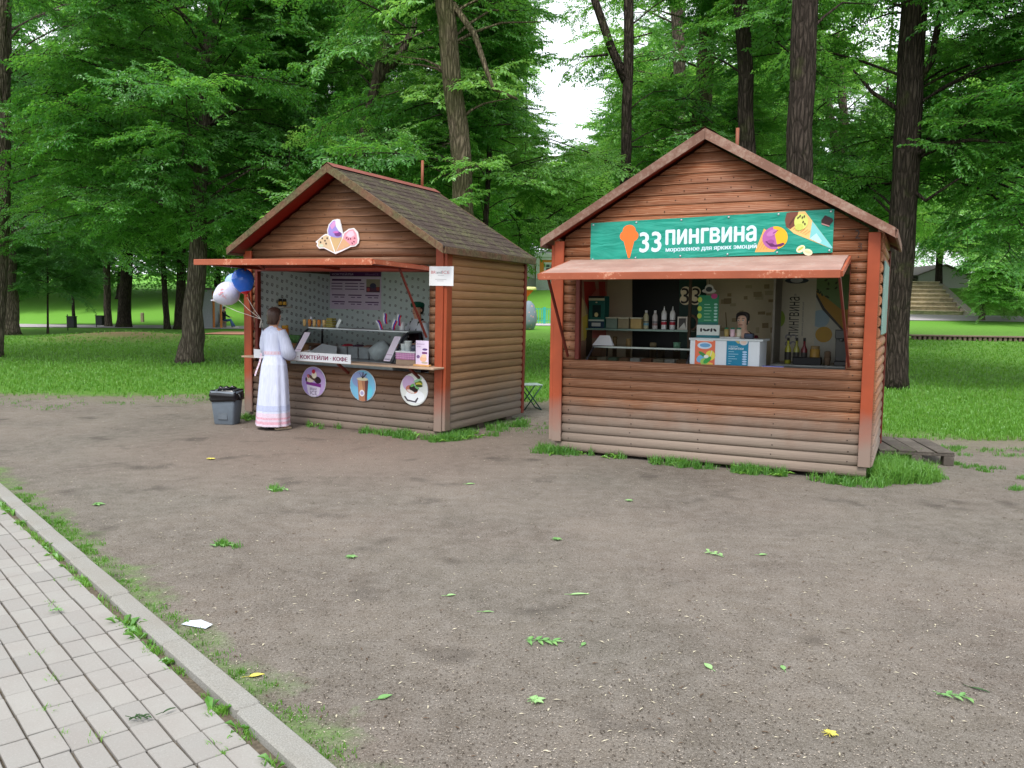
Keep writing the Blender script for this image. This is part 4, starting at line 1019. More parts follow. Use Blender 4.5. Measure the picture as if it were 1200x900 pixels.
g = MB(); S = lambda P: [(x * .95, z * .66) for x, z in P]
g.poly(S([(-.05, -.24), (-.24, -.13), (-.33, -.13), (-.35, -.09), (-.34, -.04), (-.36, -.01), (-.25, .09), (-.20, .115), (-.155, .09)]), (206, 186, 152), 1)
for x, z in ((-.30, -.03), (-.22, .0), (-.27, .05), (-.2, -.06), (-.18, .05)): g.ell(x * .95, z * .66, .014, .014, (60, 48, 42), 2, 8)
g.ell(-.29 * .95, -.10 * .66, .04, .022, (198, 210, 186), 2, 12)
g.poly(S([(-.03, -.235), (-.125, .06), (-.10, .1), (.085, .09), (.075, .02)]), (198, 172, 124), 2)
g.poly(S([(-.155, .12), (-.165, .21), (-.135, .32), (-.075, .395), (.0, .415), (.03, .40), (.02, .30), (.085, .14), (.085, .07), (.0, .055), (-.09, .075)]), (150, 140, 214), 3)
g.poly(S([(-.04, .41), (.025, .415), (.05, .29), (.085, .14), (.03, .19), (-.02, .28)]), (222, 226, 236), 4); g.poly(S([(-.13, .3), (-.07, .385), (-.03, .395), (-.03, .30), (-.09, .22)]), (206, 150, 206), 4); g.ell(.015, .10 * .66 + .02, .06, .032, (112, 58, 130), 5, 12); g.ell(-.02, .15 * .66 + .012, .05, .014, (196, 110, 190), 6, 12)
g.poly(S([(-.015, -.22), (.10, -.175), (.22, -.115), (.24, -.08), (.12, .03), (.105, .05)]), (206, 166, 128), 2)
g.poly(S([(.105, .05), (.13, .14), (.21, .205), (.285, .22), (.335, .14), (.355, .02), (.35, -.05), (.30, -.10), (.24, -.10), (.16, -.01)]), (222, 154, 170), 3); g.poly(S([(.15, .10), (.21, .18), (.28, .19), (.31, .10), (.24, .05)]), (214, 196, 214), 4)
for x, z in ((.2, .02), (.27, -.06), (.31, .04), (.17, .05), (.30, -.03), (.24, .03)): g.ell(x * .95, z * .66, .016, .01, (128, 50, 78), 5, 8, rot=x * 20)
g.build('print', parent=co)
# paper notice on the corner post
a, b_ = q1(502, 312, -.09), q1(530, 335, -.09); g = MB([M['white']]); w_, h_ = b_.x - a.x, a.z - b_.z; g.box((0, 0, 0), (w_, .004, h_))
o = single(g, 'paper_notice', 'white paper notice pinned across the red corner post of the small kiosk', 'notice', H1, (a.x, -.0675, b_.z), rot=0)
g = MB(); g.text('BR', w_ * .08, h_ * .62, w_ * .2, h_ * .15, (196, 110, 120)); g.text('and', w_ * .30, h_ * .62, w_ * .22, h_ * .15, (96, 96, 104)); g.text('ICE', w_ * .54, h_ * .62, w_ * .3, h_ * .15, (196, 116, 126))
for x0, x1, z in ((.36, .62, .53), (.25, .72, .32), (.33, .6, .24)): g.rect(w_ * x0, h_ * z, w_ * x1, h_ * z + .005, (170, 170, 176))
g.build('print', parent=o)
# counter shelf and the long sign along it
p = MB([M['shelfwood']]); p.box((-3.2, -.30, .842), (.03, -.034, .866), bev=.004); part(p, 'counter_shelf', K1)
for x in (-2.6, -1.5, -.35):
    p = MB([M['trim_dark']]); p.bar((x, -.035, .70), (x, -.26, .838), .03, .03); part(p, 'shelf_bracket', K1)
g = MB([M['white']]); x0, x1 = -2.95, -1.25; g.box((0, 0, 0), (x1 - x0, .008, .122)); o = single(g, 'counter_sign', 'long white sign with purple lettering along the counter edge of the small kiosk', 'sign', H1, (x0, -.3115, .85))
g = MB(); g.text('sign', x1 - x0 - 1.17, .028, 1.115, .072, (128, 40, 82)); g.text('sign', x1 - x0 - 1.163, .028, 1.115, .072, (128, 40, 82), 1.5); g.build('print', parent=o)

# ---------------- inside the small kiosk
def paper(name, K, W, D, z1, base, draw):
    b = MB([base]); b.box((-W + .046, D - .062, .08), (-.046, D - .053, z1)); o = b.build(name, parent=K)
    if draw:
        g = MB(); draw(g, D - .062); tag(g.build('print', parent=o), kind='stuff')
    return o
def wall1(g, y):
    rnd = random.Random(4); x = -3.25
    for i in range(34):
        for j in range(13):
            cx, cz = -3.26 + .105 * i, .62 + .125 * j + .05 * (i % 2) + .04 * (i % 3)
            if cz > 2.1 or cx > -.08: continue
            a = .45; w = .026
            P = [(cx + w * (math.cos(a + k * math.pi / 2)), cz + w * math.sin(a + k * math.pi / 2)) for k in range(4)]
            s_ = rnd.choice(((138, 146, 146), (128, 136, 138), (150, 158, 156))); g.poly(P, s_, 1, y)
            P2 = [(cx + .4 * w * (math.cos(a + k * math.pi / 2)), cz + .4 * w * math.sin(a + k * math.pi / 2)) for k in range(4)]; g.poly(P2, (196, 206, 206), 2, y)
wp = paper('wallpaper', K1, W1_, D1_ - .42, 2.18, plain(214, 226, 226, .6, .3, 0, .03), wall1)
b = MB([plain(214, 226, 226, .6, .3, 0, .03)]); b.box((-W1_ + .042, .06, .9), (-W1_ + .046, D1_ - .064, 2.1)); lw = b.build('wallpaper', parent=K1)
g = MB(); rnd = random.Random(5)
for i in range(20):
    for j in range(11):
        cx, cz = .12 + .105 * i, .92 + .115 * j + .05 * (i % 2) + .03 * (i % 3); w = .032
        if cz > 2.07 or cx > D1_ - .12: continue
        g.poly([(cx + w * math.cos(.45 + k * math.pi / 2), cz + w * math.sin(.45 + k * math.pi / 2)) for k in range(4)], rnd.choice(((138, 146, 146), (128, 136, 138), (150, 158, 156))), 1)
        g.poly([(cx + .4 * w * math.cos(.45 + k * math.pi / 2), cz + .4 * w * math.sin(.45 + k * math.pi / 2)) for k in range(4)], (196, 206, 206), 2)
g.v = [(-W1_ + .046 - y, x, z) for x, y, z in g.v]; tag(g.build('print', parent=lw), kind='stuff')
b = MB([plain(196, 208, 208, .6, .3, 0, .03)]); b.box((-.046, .06, .9), (-.042, D1_ - .064, 2.1)); b.build('wallpaper', parent=K1)
# purple menu
yb = D1_ - .42 - .07
a, c = q1(387, 318, yb), q1(446.5, 363.5, yb); w_, h_ = c.x - a.x, a.z - c.z
g = MB([plain(222, 204, 228, .4, .4, 0, .03)]); g.box((0, 0, 0), (w_, .006, h_)); o = single(g, 'menu_board', 'purple and lilac drinks menu hanging on the back wall of the small kiosk', 'menu board', H1, (a.x, yb - .004, c.z))
g = MB(); DP = (82, 34, 92); g.rect(0, h_ * .87, w_, h_, DP); g.text('kok', w_ * .04, h_ * .895, w_ * .42, h_ * .07, (214, 196, 222), 2); g.text('ice', w_ * .7, h_ * .90, w_ * .25, h_ * .05, (150, 110, 160), 2)
g.rect(w_ * .04, h_ * .75, w_ * .62, h_ * .80, DP, 1)
for r in range(3):
    for x0, x1 in ((.03, .25), (.3, .56), (.59, .68)): g.rect(w_ * x0, h_ * (.67 - .075 * r), w_ * x1, h_ * (.695 - .075 * r), (120, 84, 132), 1)
for r in range(2):
    for cc in range(3):
        X0 = .04 + .33 * cc; Z0 = .36 - .18 * r
        g.rect(w_ * X0, h_ * Z0, w_ * (X0 + .26), h_ * (Z0 + .03), (104, 66, 116), 1); g.rect(w_ * (X0 + .05), h_ * (Z0 - .055), w_ * (X0 + .13), h_ * (Z0 - .03), (126, 92, 138), 1); g.rect(w_ * (X0 + .17), h_ * (Z0 - .055), w_ * (X0 + .25), h_ * (Z0 - .03), (126, 92, 138), 1)
g.rect(w_ * .72, h_ * .46, w_ * .98, h_ * .80, (160, 150, 130), 1); g.rect(w_ * .72, h_ * .46, w_ * .98, h_ * .60, (96, 60, 84), 2); g.ell(w_ * .85, h_ * .63, w_ * .06, h_ * .07, (70, 66, 92), 3); g.ell(w_ * .76, h_ * .53, w_ * .03, h_ * .05, (186, 90, 96), 3); g.ell(w_ * .94, h_ * .55, w_ * .03, h_ * .05, (170, 80, 70), 3)
g.build('print', parent=o)
# back shelf with dark jars and the stock beside the showcase
yS = 1.75
def shelf_at(K, H, qf, u0, u1, v, y, dep, m, name='wall_shelf', t=.022):
    a, c = qf(u0, v, y), qf(u1, v, y); b = MB([m]); b.box((a.x, y - dep / 2, a.z - t), (c.x, y + dep / 2, a.z - .0005)); b.build(name, parent=K); return a.z
zs = shelf_at(K1, H1, q1, 311, 337, 358.5, .55, .16, plain(200, 196, 186, .5))
def jar(name, label, H, x, y, z, r, h, body, lid, lab=None, group=None, cat='jar'):
    o = thing(name, label, cat, H, (x, y, z), 0, group)
    b = MB([body]); b.lathe([(r * .9, 0), (r, .01), (r, h * .8), (r * .8, h * .84)], 12); b.build('body', parent=o)
    b = MB([lid]); b.lathe([(r * .88, h * .84), (r * .9, h * .86), (r * .9, h), (r * .7, h)], 12); b.build('lid', parent=o)
    if lab: b = MB([lab]); b.lathe([(r * 1.015, h * .2), (r * 1.015, h * .62)], 12, cap=False); b.build('label', parent=o)
    return o
BK = plain(30, 28, 28, .35, .5); YE = plain(206, 158, 54, .5)
for i in range(5):
    p = q1(313.5 + 5.0 * i, 354, .55); jar('jar', 'dark yellow banded jar on the little wall shelf, ' + ('nearest the red frame', 'second from the frame', 'middle one', 'second from the shelf end', 'at the far shelf end')[i], H1, p.x, .55, zs, .03, .115, BK, BK, YE, 'syrup jars on the little shelf')
# showcase
X0, X1 = q1(341, 412, .1).x, q1(461, 414, .1).x
sc = thing('ice_cream_showcase', 'steel ice cream showcase with sloping glass front on the counter of the small kiosk', 'display freezer', H1, (X0, .06, .08)); w_ = X1 - X0
b = MB([plain(150, 158, 160, .4, .4, .3)]); b.box((0, .02, 0), (w_, .72, .76), bev=.01); b.build('cabinet', parent=sc)
ztop = 1.26 - .08; FR = plain(40, 42, 50, .35, .5)
zb_, yb0, yt0 = .785, .02, .40
for x in (.0, w_ - .03):
    b = MB([FR]); b.tube([(x + .015, yb0, zb_), (x + .015, .14, zb_ + .14), (x + .015, .30, ztop - .06), (x + .015, yt0, ztop), (x + .015, .70, ztop), (x + .015, .70, zb_)], .018, 8); b.build('end_frame', parent=sc)
b = MB([M['glass']]); b.add([(.03, yb0, zb_), (w_ - .03, yb0, zb_), (w_ - .03, .14, zb_ + .14), (.03, .14, zb_ + .14), (w_ - .03, .30, ztop - .06), (.03, .30, ztop - .06), (w_ - .03, yt0, ztop), (.03, yt0, ztop)], [(0, 1, 2, 3), (3, 2, 4, 5), (5, 4, 6, 7)], 0); b.build('glass', parent=sc)
b = MB([M['steel']]); b.box((.0, yt0 - .01, ztop), (w_, .70, ztop + .025), bev=.004); b.build('top_shelf', parent=sc)
b = MB([M['steel']]); b.box((.03, .02, zb_ - .02), (w_ - .03, .70, zb_ - .005)); b.build('inner_tray', parent=sc)
for x0 in (.035, w_ - .16):
    st = MB([pr(222, 212, 226)]); st.add([(x0, yb0 + .012, zb_ + .02), (x0 + .11, yb0 + .012, zb_ + .02), (x0 + .11, .29, ztop - .05), (x0, .29, ztop - .05)], [(0, 1, 2, 3)], 0)
    for k in range(6):
        t = (k + .35) / 6; y = yb0 + .010 + (.278 - .0) * t; z = zb_ + .02 + (ztop - .07 - zb_) * t
        st.add([(x0 + .008, y, z), (x0 + .10, y, z), (x0 + .10, y + .005, z + .012), (x0 + .008, y + .005, z + .012)], [(0, 1, 2, 3)], pr(126, 70, 130) if k % 2 else pr(110, 104, 120))
    st.build('price_strip', parent=sc)
def inX(x, y, z): return (X0 + x, .06 + y, .08 + z)
TB = plain(176, 182, 186, .35, .5, .2)
for i in range(4):
    o = thing('steel_tub', ('dark', 'red', 'purple', 'cream')[i] + ' ice cream heaped in a steel tub in the small showcase', 'tub', H1, inX(.66 + .19 * i, .5, zb_ - .005), 0, 'tubs inside the showcase')
    b = MB([TB]); b.box((-.085, -.14, 0), (.085, .14, .17), bev=.01); b.build('tub', parent=o)
    b = MB([plain((196, 92, 150, 224)[i], (60, 70, 120, 206)[i], (80, 90, 110, 190)[i], .7)]); b.sphere((0, 0, .165), .075, 10, 6, 0, 1, 1.6, .5); b.build('ice_cream', parent=o)
b = MB([M['white']]); b.add([(.0, 0, 0), (.62, .02, .0), (.5, .18, .16), (.22, .2, .19), (.1, .08, .08)], [(0, 1, 2, 4), (4, 2, 3)], 0); single(b, 'paper_sheet', 'folded white paper lying in the left end of the glass showcase', 'paper', H1, inX(.12, .12, zb_))
o = thing('scoop_drum', 'grey metal drum tilted inside the right end of the showcase', 'drum', H1, inX(w_ - .42, .34, zb_ + .125), .5)
b = MB([plain(206, 214, 216, .35, .5, .0)]); b.lathe([(.13, -.13), (.135, .0), (.12, .13), (.05, .14)], 18, 0, Ry(.9)); b.build('drum', parent=o)
b = MB([plain(60, 80, 130, .5)]); b.lathe([(.001, .142), (.045, .142)], 14, 0, Ry(.9)); b.build('emblem', parent=o)
# things standing on the glass top
zt = .08 + ztop + .0255
def on_top(u, y=.6): return q1(u, 372, y)
CN = plain(206, 136, 72, .7, .2, 0, .25, 40); CN2 = plain(224, 190, 130, .7, .2, 0, .2, 40)
for i, u in enumerate((358, 364, 369.5, 375, 381)):
    p = on_top(u); o = thing('biscuit_cup', ('brown', 'cream', 'brown', 'cream', 'brown')[i] + ' wafer cup stack on the showcase, ' + ('outermost at the left', 'second from the left end', 'in the middle of five', 'second from the snack packets', 'touching the snack packets')[i], 'wafer cups', H1, (p.x, .58, zt), 0, 'wafer cups on the showcase')
    for k in range(2): b = MB([CN if i % 2 else CN2]); b.lathe([(.02, .0), (.028, .07), (.024, .07), (.018, .012)], 10, 0, T(0, 0, .035 * k)); b.build('cup', parent=o)
p = on_top(386); b = MB([plain(150, 140, 70, .6)])
for k in range(4): b.box((-.07 + .006 * k, -.05, .035 * k), (.07 - .006 * k, .05, .035 * k + .03), bev=.004)
single(b, 'snack_packets', 'pile of yellow green snack packets on the showcase top', 'packets', H1, (p.x + .05, .58, zt))
p = on_top(361); b = MB([plain(216, 222, 230, .4)]); b.lathe([(.03, 0), (.032, .1), (.02, .12), (.02, .14), (.001, .14)], 12); o = single(b, 'water_bottle', 'clear bottle with blue label behind the wafer cups', 'bottle', H1, (p.x, .67, zt))
b = MB([pr(48, 84, 160)]); b.lathe([(.0325, .03), (.033, .08)], 12, cap=False); b.build('label', parent=o)
p = on_top(394); b = MB([M['steel']]); b.bar((0, 0, .0), (.08, 0, .12), .05, .01, up=(0, 1, 0)); single(b, 'tongs', 'steel serving tongs leaning by the snack packets', 'tongs', H1, (p.x + .02, .58, zt))
# flags
FW, FB, FRD = pr(232, 232, 238), pr(30, 52, 170), pr(196, 30, 40)
for i, (u, tilt, desc) in enumerate(((447, -.55, 'small white, blue and red flag lying low at the left of the flag stand'), (452.5, -.18, 'small white, blue and red flag standing tall second from the left'), (459, .32, 'small white, blue and red flag drooping in the middle of the flags'), (464.5, .12, 'small white, blue and red flag furthest right, beside the paper cup'))):
    p = on_top(u); o = thing('small_flag', desc, 'flag', H1, (p.x, .56 + .01 * i, zt), 0, 'little flags on the showcase')
    L = (.16, .26, .19, .25)[i]; X = Ry(tilt)
    b = MB([M['white']]); b.tube([(0, 0, 0), X @ Vector((0, 0, L))], .003, 5); b.build('stick', parent=o)
    b = MB([FW, FB, FRD])
    for k in range(3):
        vs = []
        for q in range(5):
            t = q / 4; y = .012 * math.sin(t * 5 + i)
            for e in (0, 1): vs.append(X @ Vector((.004 + .062 * (k + e) / 3 * (1 - .0 * t), y - .002, L - .02 - t * .15 - .02 * (k + e) / 3)))
        b.add(vs, [(2 * q, 2 * q + 1, 2 * q + 3, 2 * q + 2) for q in range(4)], k)
    b.build('cloth', parent=o)
p = on_top(469.5); jar('napkin_cup', 'white cup holding napkins behind the little flags', H1, p.x, .64, zt, .04, .12, M['white'], M['white'], None, None, 'cup')
# orange bottle, greens, box left of the showcase
def countertop(u, v, y): return q1(u, v, y)
b = MB([plain(120, 84, 50, .6)]); b.box((-3.12, .5, .08), (X0 - .02, .95, 1.02), bev=.01); o = single(b, 'wooden_cabinet', 'low brown cabinet left of the showcase, behind the woman', 'cabinet', H1, (0, 0, 0))
zc = 1.0205
p = q1(333, 372, .7); o = jar('juice_bottle', 'squat orange juice bottle on the brown cabinet beside the woman', H1, p.x, .7, zc, .07, .26, plain(214, 132, 50, .3, .5), plain(226, 170, 60, .4), None, None, 'bottle')
for i, u in enumerate((342, 346, 350)):
    p = q1(u, 376, .75); b = MB([plain(84, 130, 74, .6, .3, 0, .3, 30)]); b.lathe([(.04, 0), (.05, .06), (.05, .11), (.03, .12)], 10); single(b, 'green_tub', 'small green tub on the brown cabinet, ' + ('nearest the juice bottle', 'middle one', 'nearest the showcase')[i], 'tub', H1, (p.x, .75, zc), 0, 'green tubs beside the juice bottle')
# right end of the counter
XR = -.23
o = thing('napkin_box', 'pink checked box with white top on the right end of the counter', 'box', H1, (q1(461, 415, -.05).x, .0, .847)); w_ = .3
b = MB([plain(196, 132, 180, .5, .3, 0, .15, 40)]); b.box((0, -.0, .08), (w_, .2, .17), bev=.005)
for k in range(3): b.box((.0, -.002, .10 + .025 * k), (w_, -.0005, .106 + .025 * k), pr(224, 190, 216))
for k in range(11): b.box((.012 + .026 * k, -.0035, .085), (.016 + .026 * k, -.0022, .168), pr(172, 110, 164))
b.build('box', parent=o)
b = MB([M['white']]); b.box((-.006, -.008, .17), (w_ + .006, .21, .19), bev=.004); b.build('lid', parent=o)
b = MB([M['shelfwood']]); b.box((0, .01, 0), (w_, .19, .08)); b.build('foot', parent=o)
zbx = .847 + .1905; xb = q1(461, 415, -.05).x
PC = plain(216, 226, 226, .6, .3, 0, .03)
for dx, r, h, lab in ((.06, .042, .085, 'short stack of white paper cups on the pink box'), (.13, .048, .125, 'taller stack of white paper cups on the pink box, nearer the menu card')):
    b = MB([PC]); b.lathe([(r * .78, 0), (r, h), (r * 1.06, h), (r * 1.06, h + .008), (r * .9, h + .008)], 16)
    for k in range(3): b.lathe([(r * 1.0, h * (.55 + .13 * k)), (r * 1.04, h * (.57 + .13 * k)), (r * 1.0, h * (.59 + .13 * k))], 16, cap=False)
    single(b, 'paper_cups', lab, 'paper cups', H1, (xb + dx, .1, zbx))
b = MB([plain(60, 66, 84, .3, .5)]); b.sphere((0, 0, .045), .045, 12, 8); b.box((-.03, -.03, 0), (.03, .03, .02)); single(b, 'sugar_bowl', 'dark round bowl between the paper cups and the menu card', 'bowl', H1, (xb + .22, .1, zbx))
a, c = q1(488.5, 392, -.1), q1(503, 422, -.1); w_, h_ = c.x - a.x, a.z - c.z
o = thing('menu_card', 'upright lilac menu card in a wooden holder on the counter shelf', 'menu card', H1, (a.x, -.12, .8665))
b = MB([plain(222, 206, 232, .4, .4, 0, .03)]); b.box((0, 0, .02), (w_, .006, h_ + .01)); g = b
g.text('deliv', w_ * .08, h_ * .86, w_ * .6, h_ * .06, (150, 110, 160)); g.text('kofe', w_ * .08, h_ * .76, w_ * .35, h_ * .05, (150, 110, 160)); g.ell(w_ * .72, h_ * .68, w_ * .2, h_ * .045, (92, 64, 120)); g.rect(w_ * .5, h_ * .5, w_ * .9, h_ * .58, (120, 60, 120)); g.ell(w_ * .2, h_ * .38, w_ * .13, h_ * .07, (120, 90, 140)); g.ell(w_ * .6, h_ * .3, w_ * .26, h_ * .12, (226, 180, 150)); g.ell(w_ * .66, h_ * .42, w_ * .2, h_ * .07, (232, 200, 170), 2); g.ell(w_ * .72, h_ * .15, w_ * .25, h_ * .04, (180, 170, 150), 2)
b.build('card', parent=o)
b = MB([plain(204, 158, 104, .6)]); b.box((-.02, -.03, 0), (w_ + .025, .035, .024), bev=.004); b.build('holder', parent=o)

# ---------------- inside the large kiosk
DK = plain(30, 44, 38, .7, .3, 0, .15); CREAM = plain(190, 176, 148, .7, .3, 0, .12, 3)
yw = D2_ - .062
def wall2(g, y):
    L = lambda u, v: (lambda p: (p.x, p.z))(q2(u, v, y))
    def pp(P, col, lay=1): g.poly([L(*q) for q in P], col, lay, y)
    pp([(741, 326), (800, 326), (800, 432), (741, 432)], (20, 24, 26), 3); pp([(796, 326), (828, 326), (828, 432), (796, 432)], (20, 62, 52), 4)  # flat near-black and dark green panels on the back wall
    rnd = random.Random(9)
    for i in range(26):
        u, v = rnd.uniform(834, 904), rnd.uniform(328, 425); w, h = rnd.uniform(4, 10), rnd.uniform(3, 7); k = rnd.choice(((148, 132, 98), (160, 146, 112), (134, 116, 82), (168, 156, 126)))
        pp([(u, v), (u + w, v - .4), (u + w, v + h), (u, v + h)], k, 2)
    pp([(850, 366), (851, 366), (855, 420), (853, 420)], (110, 92, 64), 3)
paper('wall_covering', K2, W2_, D2_, 2.15, plain(190, 178, 150, .7, .3, 0, .1, 3), wall2)
# printed picture on the left side wall
b = MB([plain(176, 140, 116, .6, .3, 0, .12, 4)]); b.box((-W2_ + .042, .06, .9), (-W2_ + .046, D2_ - .064, 2.12)); lw = b.build('wall_covering', parent=K2)
g = MB()
def LW(u, v):
    inv = H2.inverted(); o_ = inv @ Vector((0, 0, EYE)); r_ = inv.to_3x3() @ ray(u, v); p_ = o_ + r_ * ((-W2_ + .046 - o_.x) / r_.x); return (min(max(p_.y, .08), D2_ - .08), min(max(p_.z, .92), 2.1))
def lp(P, col, lay): g.poly([LW(*q) for q in P], col, lay)
lp([(684, 330), (697, 330), (700, 350), (693, 374), (685, 352)], (176, 44, 36), 1); lp([(690, 368), (693, 346), (700, 338), (711, 342), (712, 396), (690, 396)], (196, 104, 96), 2)
lp([(701, 330), (709, 330), (710, 382), (705, 387)], (180, 44, 38), 3); lp([(711, 330), (720, 330), (719, 408), (711, 404)], (184, 116, 104), 3)
lp([(680, 345), (684, 352), (689, 378), (685, 398), (680, 400)], (214, 190, 130), 2); lp([(682, 372), (688, 368), (689, 392), (684, 400)], (214, 190, 76), 4); lp([(718, 330), (724, 333), (727, 345), (722, 352)], (160, 44, 38), 4)
lp([(721, 349), (725, 343), (736, 352), (743, 362), (744, 371), (740, 379), (727, 379)], (220, 200, 182), 5); lp([(726, 352), (731, 350), (738, 357), (738, 365), (732, 369), (727, 362)], (182, 44, 42), 6)
g.v = [(-W2_ + .046 - y, x, z) for x, y, z in g.v]; tag(g.build('print', parent=lw), kind='stuff')
# long shelf, post, lower rack
ySh = .98
zsh = shelf_at(K2, H2, q2, 690, 812, 384.3, ySh, .26, plain(120, 150, 140, .3, .5))
zlow = shelf_at(K2, H2, q2, 690, 812, 417.5, ySh, .3, plain(120, 112, 84, .5, .4))
a = q2(811, 380, ySh); b = MB([plain(70, 58, 42, .7)]); b.box((a.x - .012, ySh - .16, .08), (a.x + .02, ySh - .13, 2.1)); b.build('shelf_post', parent=K2)
a0 = q2(691, 380, ySh); b = MB([plain(80, 66, 50, .7)]); b.box((a0.x - .02, ySh - .1, .08), (a0.x, ySh + .1, zsh - .03)); b.build('shelf_post', parent=K2)
def at2(u, y=ySh): return q2(u, 380, y).x
o = thing('machine_box', 'tall dark green dispenser box at the left end of the shelf', 'dispenser', H2, (at2(701.5), ySh, zsh))
wv = at2(711) - at2(692.5); hv = q2(702, 347, ySh).z - zsh
b = MB([plain(26, 96, 88, .45, .4)]); b.box((-wv / 2, -.09, 0), (wv / 2, .09, hv), bev=.006); b.build('box', parent=o)
b = MB(); b.rect(-wv / 2, 0, wv / 2, hv * .22, (30, 56, 80), 1, -.09); b.rect(-wv * .28, hv * .06, wv * .28, hv * .17, (190, 196, 196), 2, -.09); b.rect(-wv / 2, hv * .22, wv / 2, hv * .27, (190, 206, 196), 2, -.09); b.rect(-wv * .25, hv * .34, wv * .28, hv * .72, (16, 44, 44), 1, -.09); b.ell(.0, hv * .42, wv * .12, hv * .07, (214, 206, 150), 2, y=-.09); b.rect(-wv / 2, hv * .86, wv / 2, hv * .93, (196, 196, 160), 2, -.09); b.rect(-wv / 2, hv * .93, wv / 2, hv, (24, 28, 30), 2, -.09); b.ell(0, hv * .80, wv * .06, hv * .02, (230, 220, 190), 3, y=-.09); b.build('print', parent=o)
for i, (u, m_) in enumerate(((718, plain(120, 140, 128, .5)), (732, plain(150, 140, 112, .5)), (746.5, plain(186, 160, 104, .5)))):
    w_ = at2(u + 6.4) - at2(u - 6.4); o = thing('topping_tub', ('green grey', 'grey beige', 'yellow beige')[i] + ' square plastic tub of topping on the shelf of the large kiosk', 'tub', H2, (at2(u), ySh, zsh), 0, 'topping tubs on the shelf')
    b = MB([m_]); b.box((-w_ / 2, -.06, 0), (w_ / 2, .06, .125), bev=.008); b.build('tub', parent=o)
    b = MB([plain(206, 206, 184, .5)]); b.box((-w_ / 2 - .004, -.066, .1255), (w_ / 2 + .004, .066, .142), bev=.004); b.build('lid', parent=o)
def sauce(u, label, body, hk, lab, cone):
    r = .033; o = thing('sauce_bottle', label, 'bottle', H2, (at2(u), ySh, zsh), 0, 'sauce bottles on the shelf')
    b = MB([body]); b.lathe([(r * .9, 0), (r, .01), (r, hk * .68), (r * .75, hk * .78)] + ([(r * .35, hk * .84)] if cone else [(r * .45, hk * .88), (r * .45, hk)]), 12); b.build('body', parent=o)
    b = MB([body if cone else M['white']]); b.lathe([(r * .34, hk * .84), (r * .12, hk)] if cone else [(r * .5, hk * .88), (r * .5, hk * 1.01), (.002, hk * 1.01)], 10); b.build('cap', parent=o)
    b = MB([pr(*lab)]); b.lathe([(r * 1.02, hk * .2), (r * 1.02, hk * .33)], 12, cap=False); b.lathe([(r * 1.02, hk * .36), (r * 1.02, hk * .42)], 12, pr(60, 70, 80), cap=False); b.build('label', parent=o)
sauce(757, 'slim beige bottle with pale blue label, leftmost of the sauce bottles', plain(186, 182, 150, .4), .23, (110, 160, 180), False)
sauce(767.5, 'slim white patterned bottle with round cap, second sauce bottle', plain(200, 196, 196, .4), .23, (150, 120, 120), False)
sauce(778, 'white squeeze bottle with pointed spout and red mark, left of two', plain(232, 234, 238, .4), .285, (180, 40, 60), True)
sauce(788, 'white squeeze bottle with pointed spout and red mark, right of two', plain(232, 234, 238, .4), .285, (180, 40, 60), True)
w_ = at2(806) - at2(794.5); b = MB([plain(206, 200, 190, .5)]); b.box((-w_ / 2, -.012, 0), (w_ / 2, .012, .16), bev=.003); b.rect(-w_ * .36, .02, w_ * .36, .14, (66, 62, 60), 1, -.012); b.poly([(-w_ * .3, .02), (w_ * .36, .02), (w_ * .2, .09)], (206, 206, 200), 2, -.012); single(b, 'picture_frame', 'small white framed picture right of the squeeze bottles', 'picture', H2, (at2(800.3), ySh - .02, zsh))
b = MB([plain(110, 88, 72, .6)]); r0 = .075; b.tube([(r0 * math.cos(a), 0, r0 * 1.15 + r0 * 1.15 * math.sin(a)) for a in [math.pi * 1.5 + i * 2 * math.pi / 16 for i in range(17)]], .016, 6); single(b, 'wicker_wreath', 'brown ring shaped wreath leaning behind the framed picture', 'wreath', H2, (at2(808.5), ySh + .06, zsh + .0))
# "33" cut-out hanging before the dark wall panels
a, c = q2(796.5, 336, 1.2), q2(822, 357, 1.2); w_, h_ = c.x - a.x, a.z - c.z; g = MB([pr(226, 214, 182)])
for cx in (.28, .72):
    g.ell(w_ * cx, h_ * .72, w_ * .235, h_ * .29, (226, 214, 182), 1, y=.0); g.ell(w_ * cx, h_ * .27, w_ * .26, h_ * .29, (226, 214, 182), 1)
g.box((w_ * .1, -.0008, h_ * .2), (w_ * .9, .006, h_ * .8), 0); g.text('thirtythree', w_ * .08, h_ * .05, w_ * .84, h_ * .88, (40, 30, 22), 3); single(g, 'number_plaque', 'cream cut-out with dark number 33 hanging before the dark wall panels', 'plaque', H2, (a.x, 1.2, c.z))
b = MB([plain(40, 40, 40, .5)]); b.tube([(0, 0, 0), (0, 0, 2.18 - a.z)], .003, 5); o = single(b, 'hanging_wire', 'thin wire holding up the cream number plaque', 'wire', H2, ((a.x + c.x) / 2, 1.205, a.z - .03))
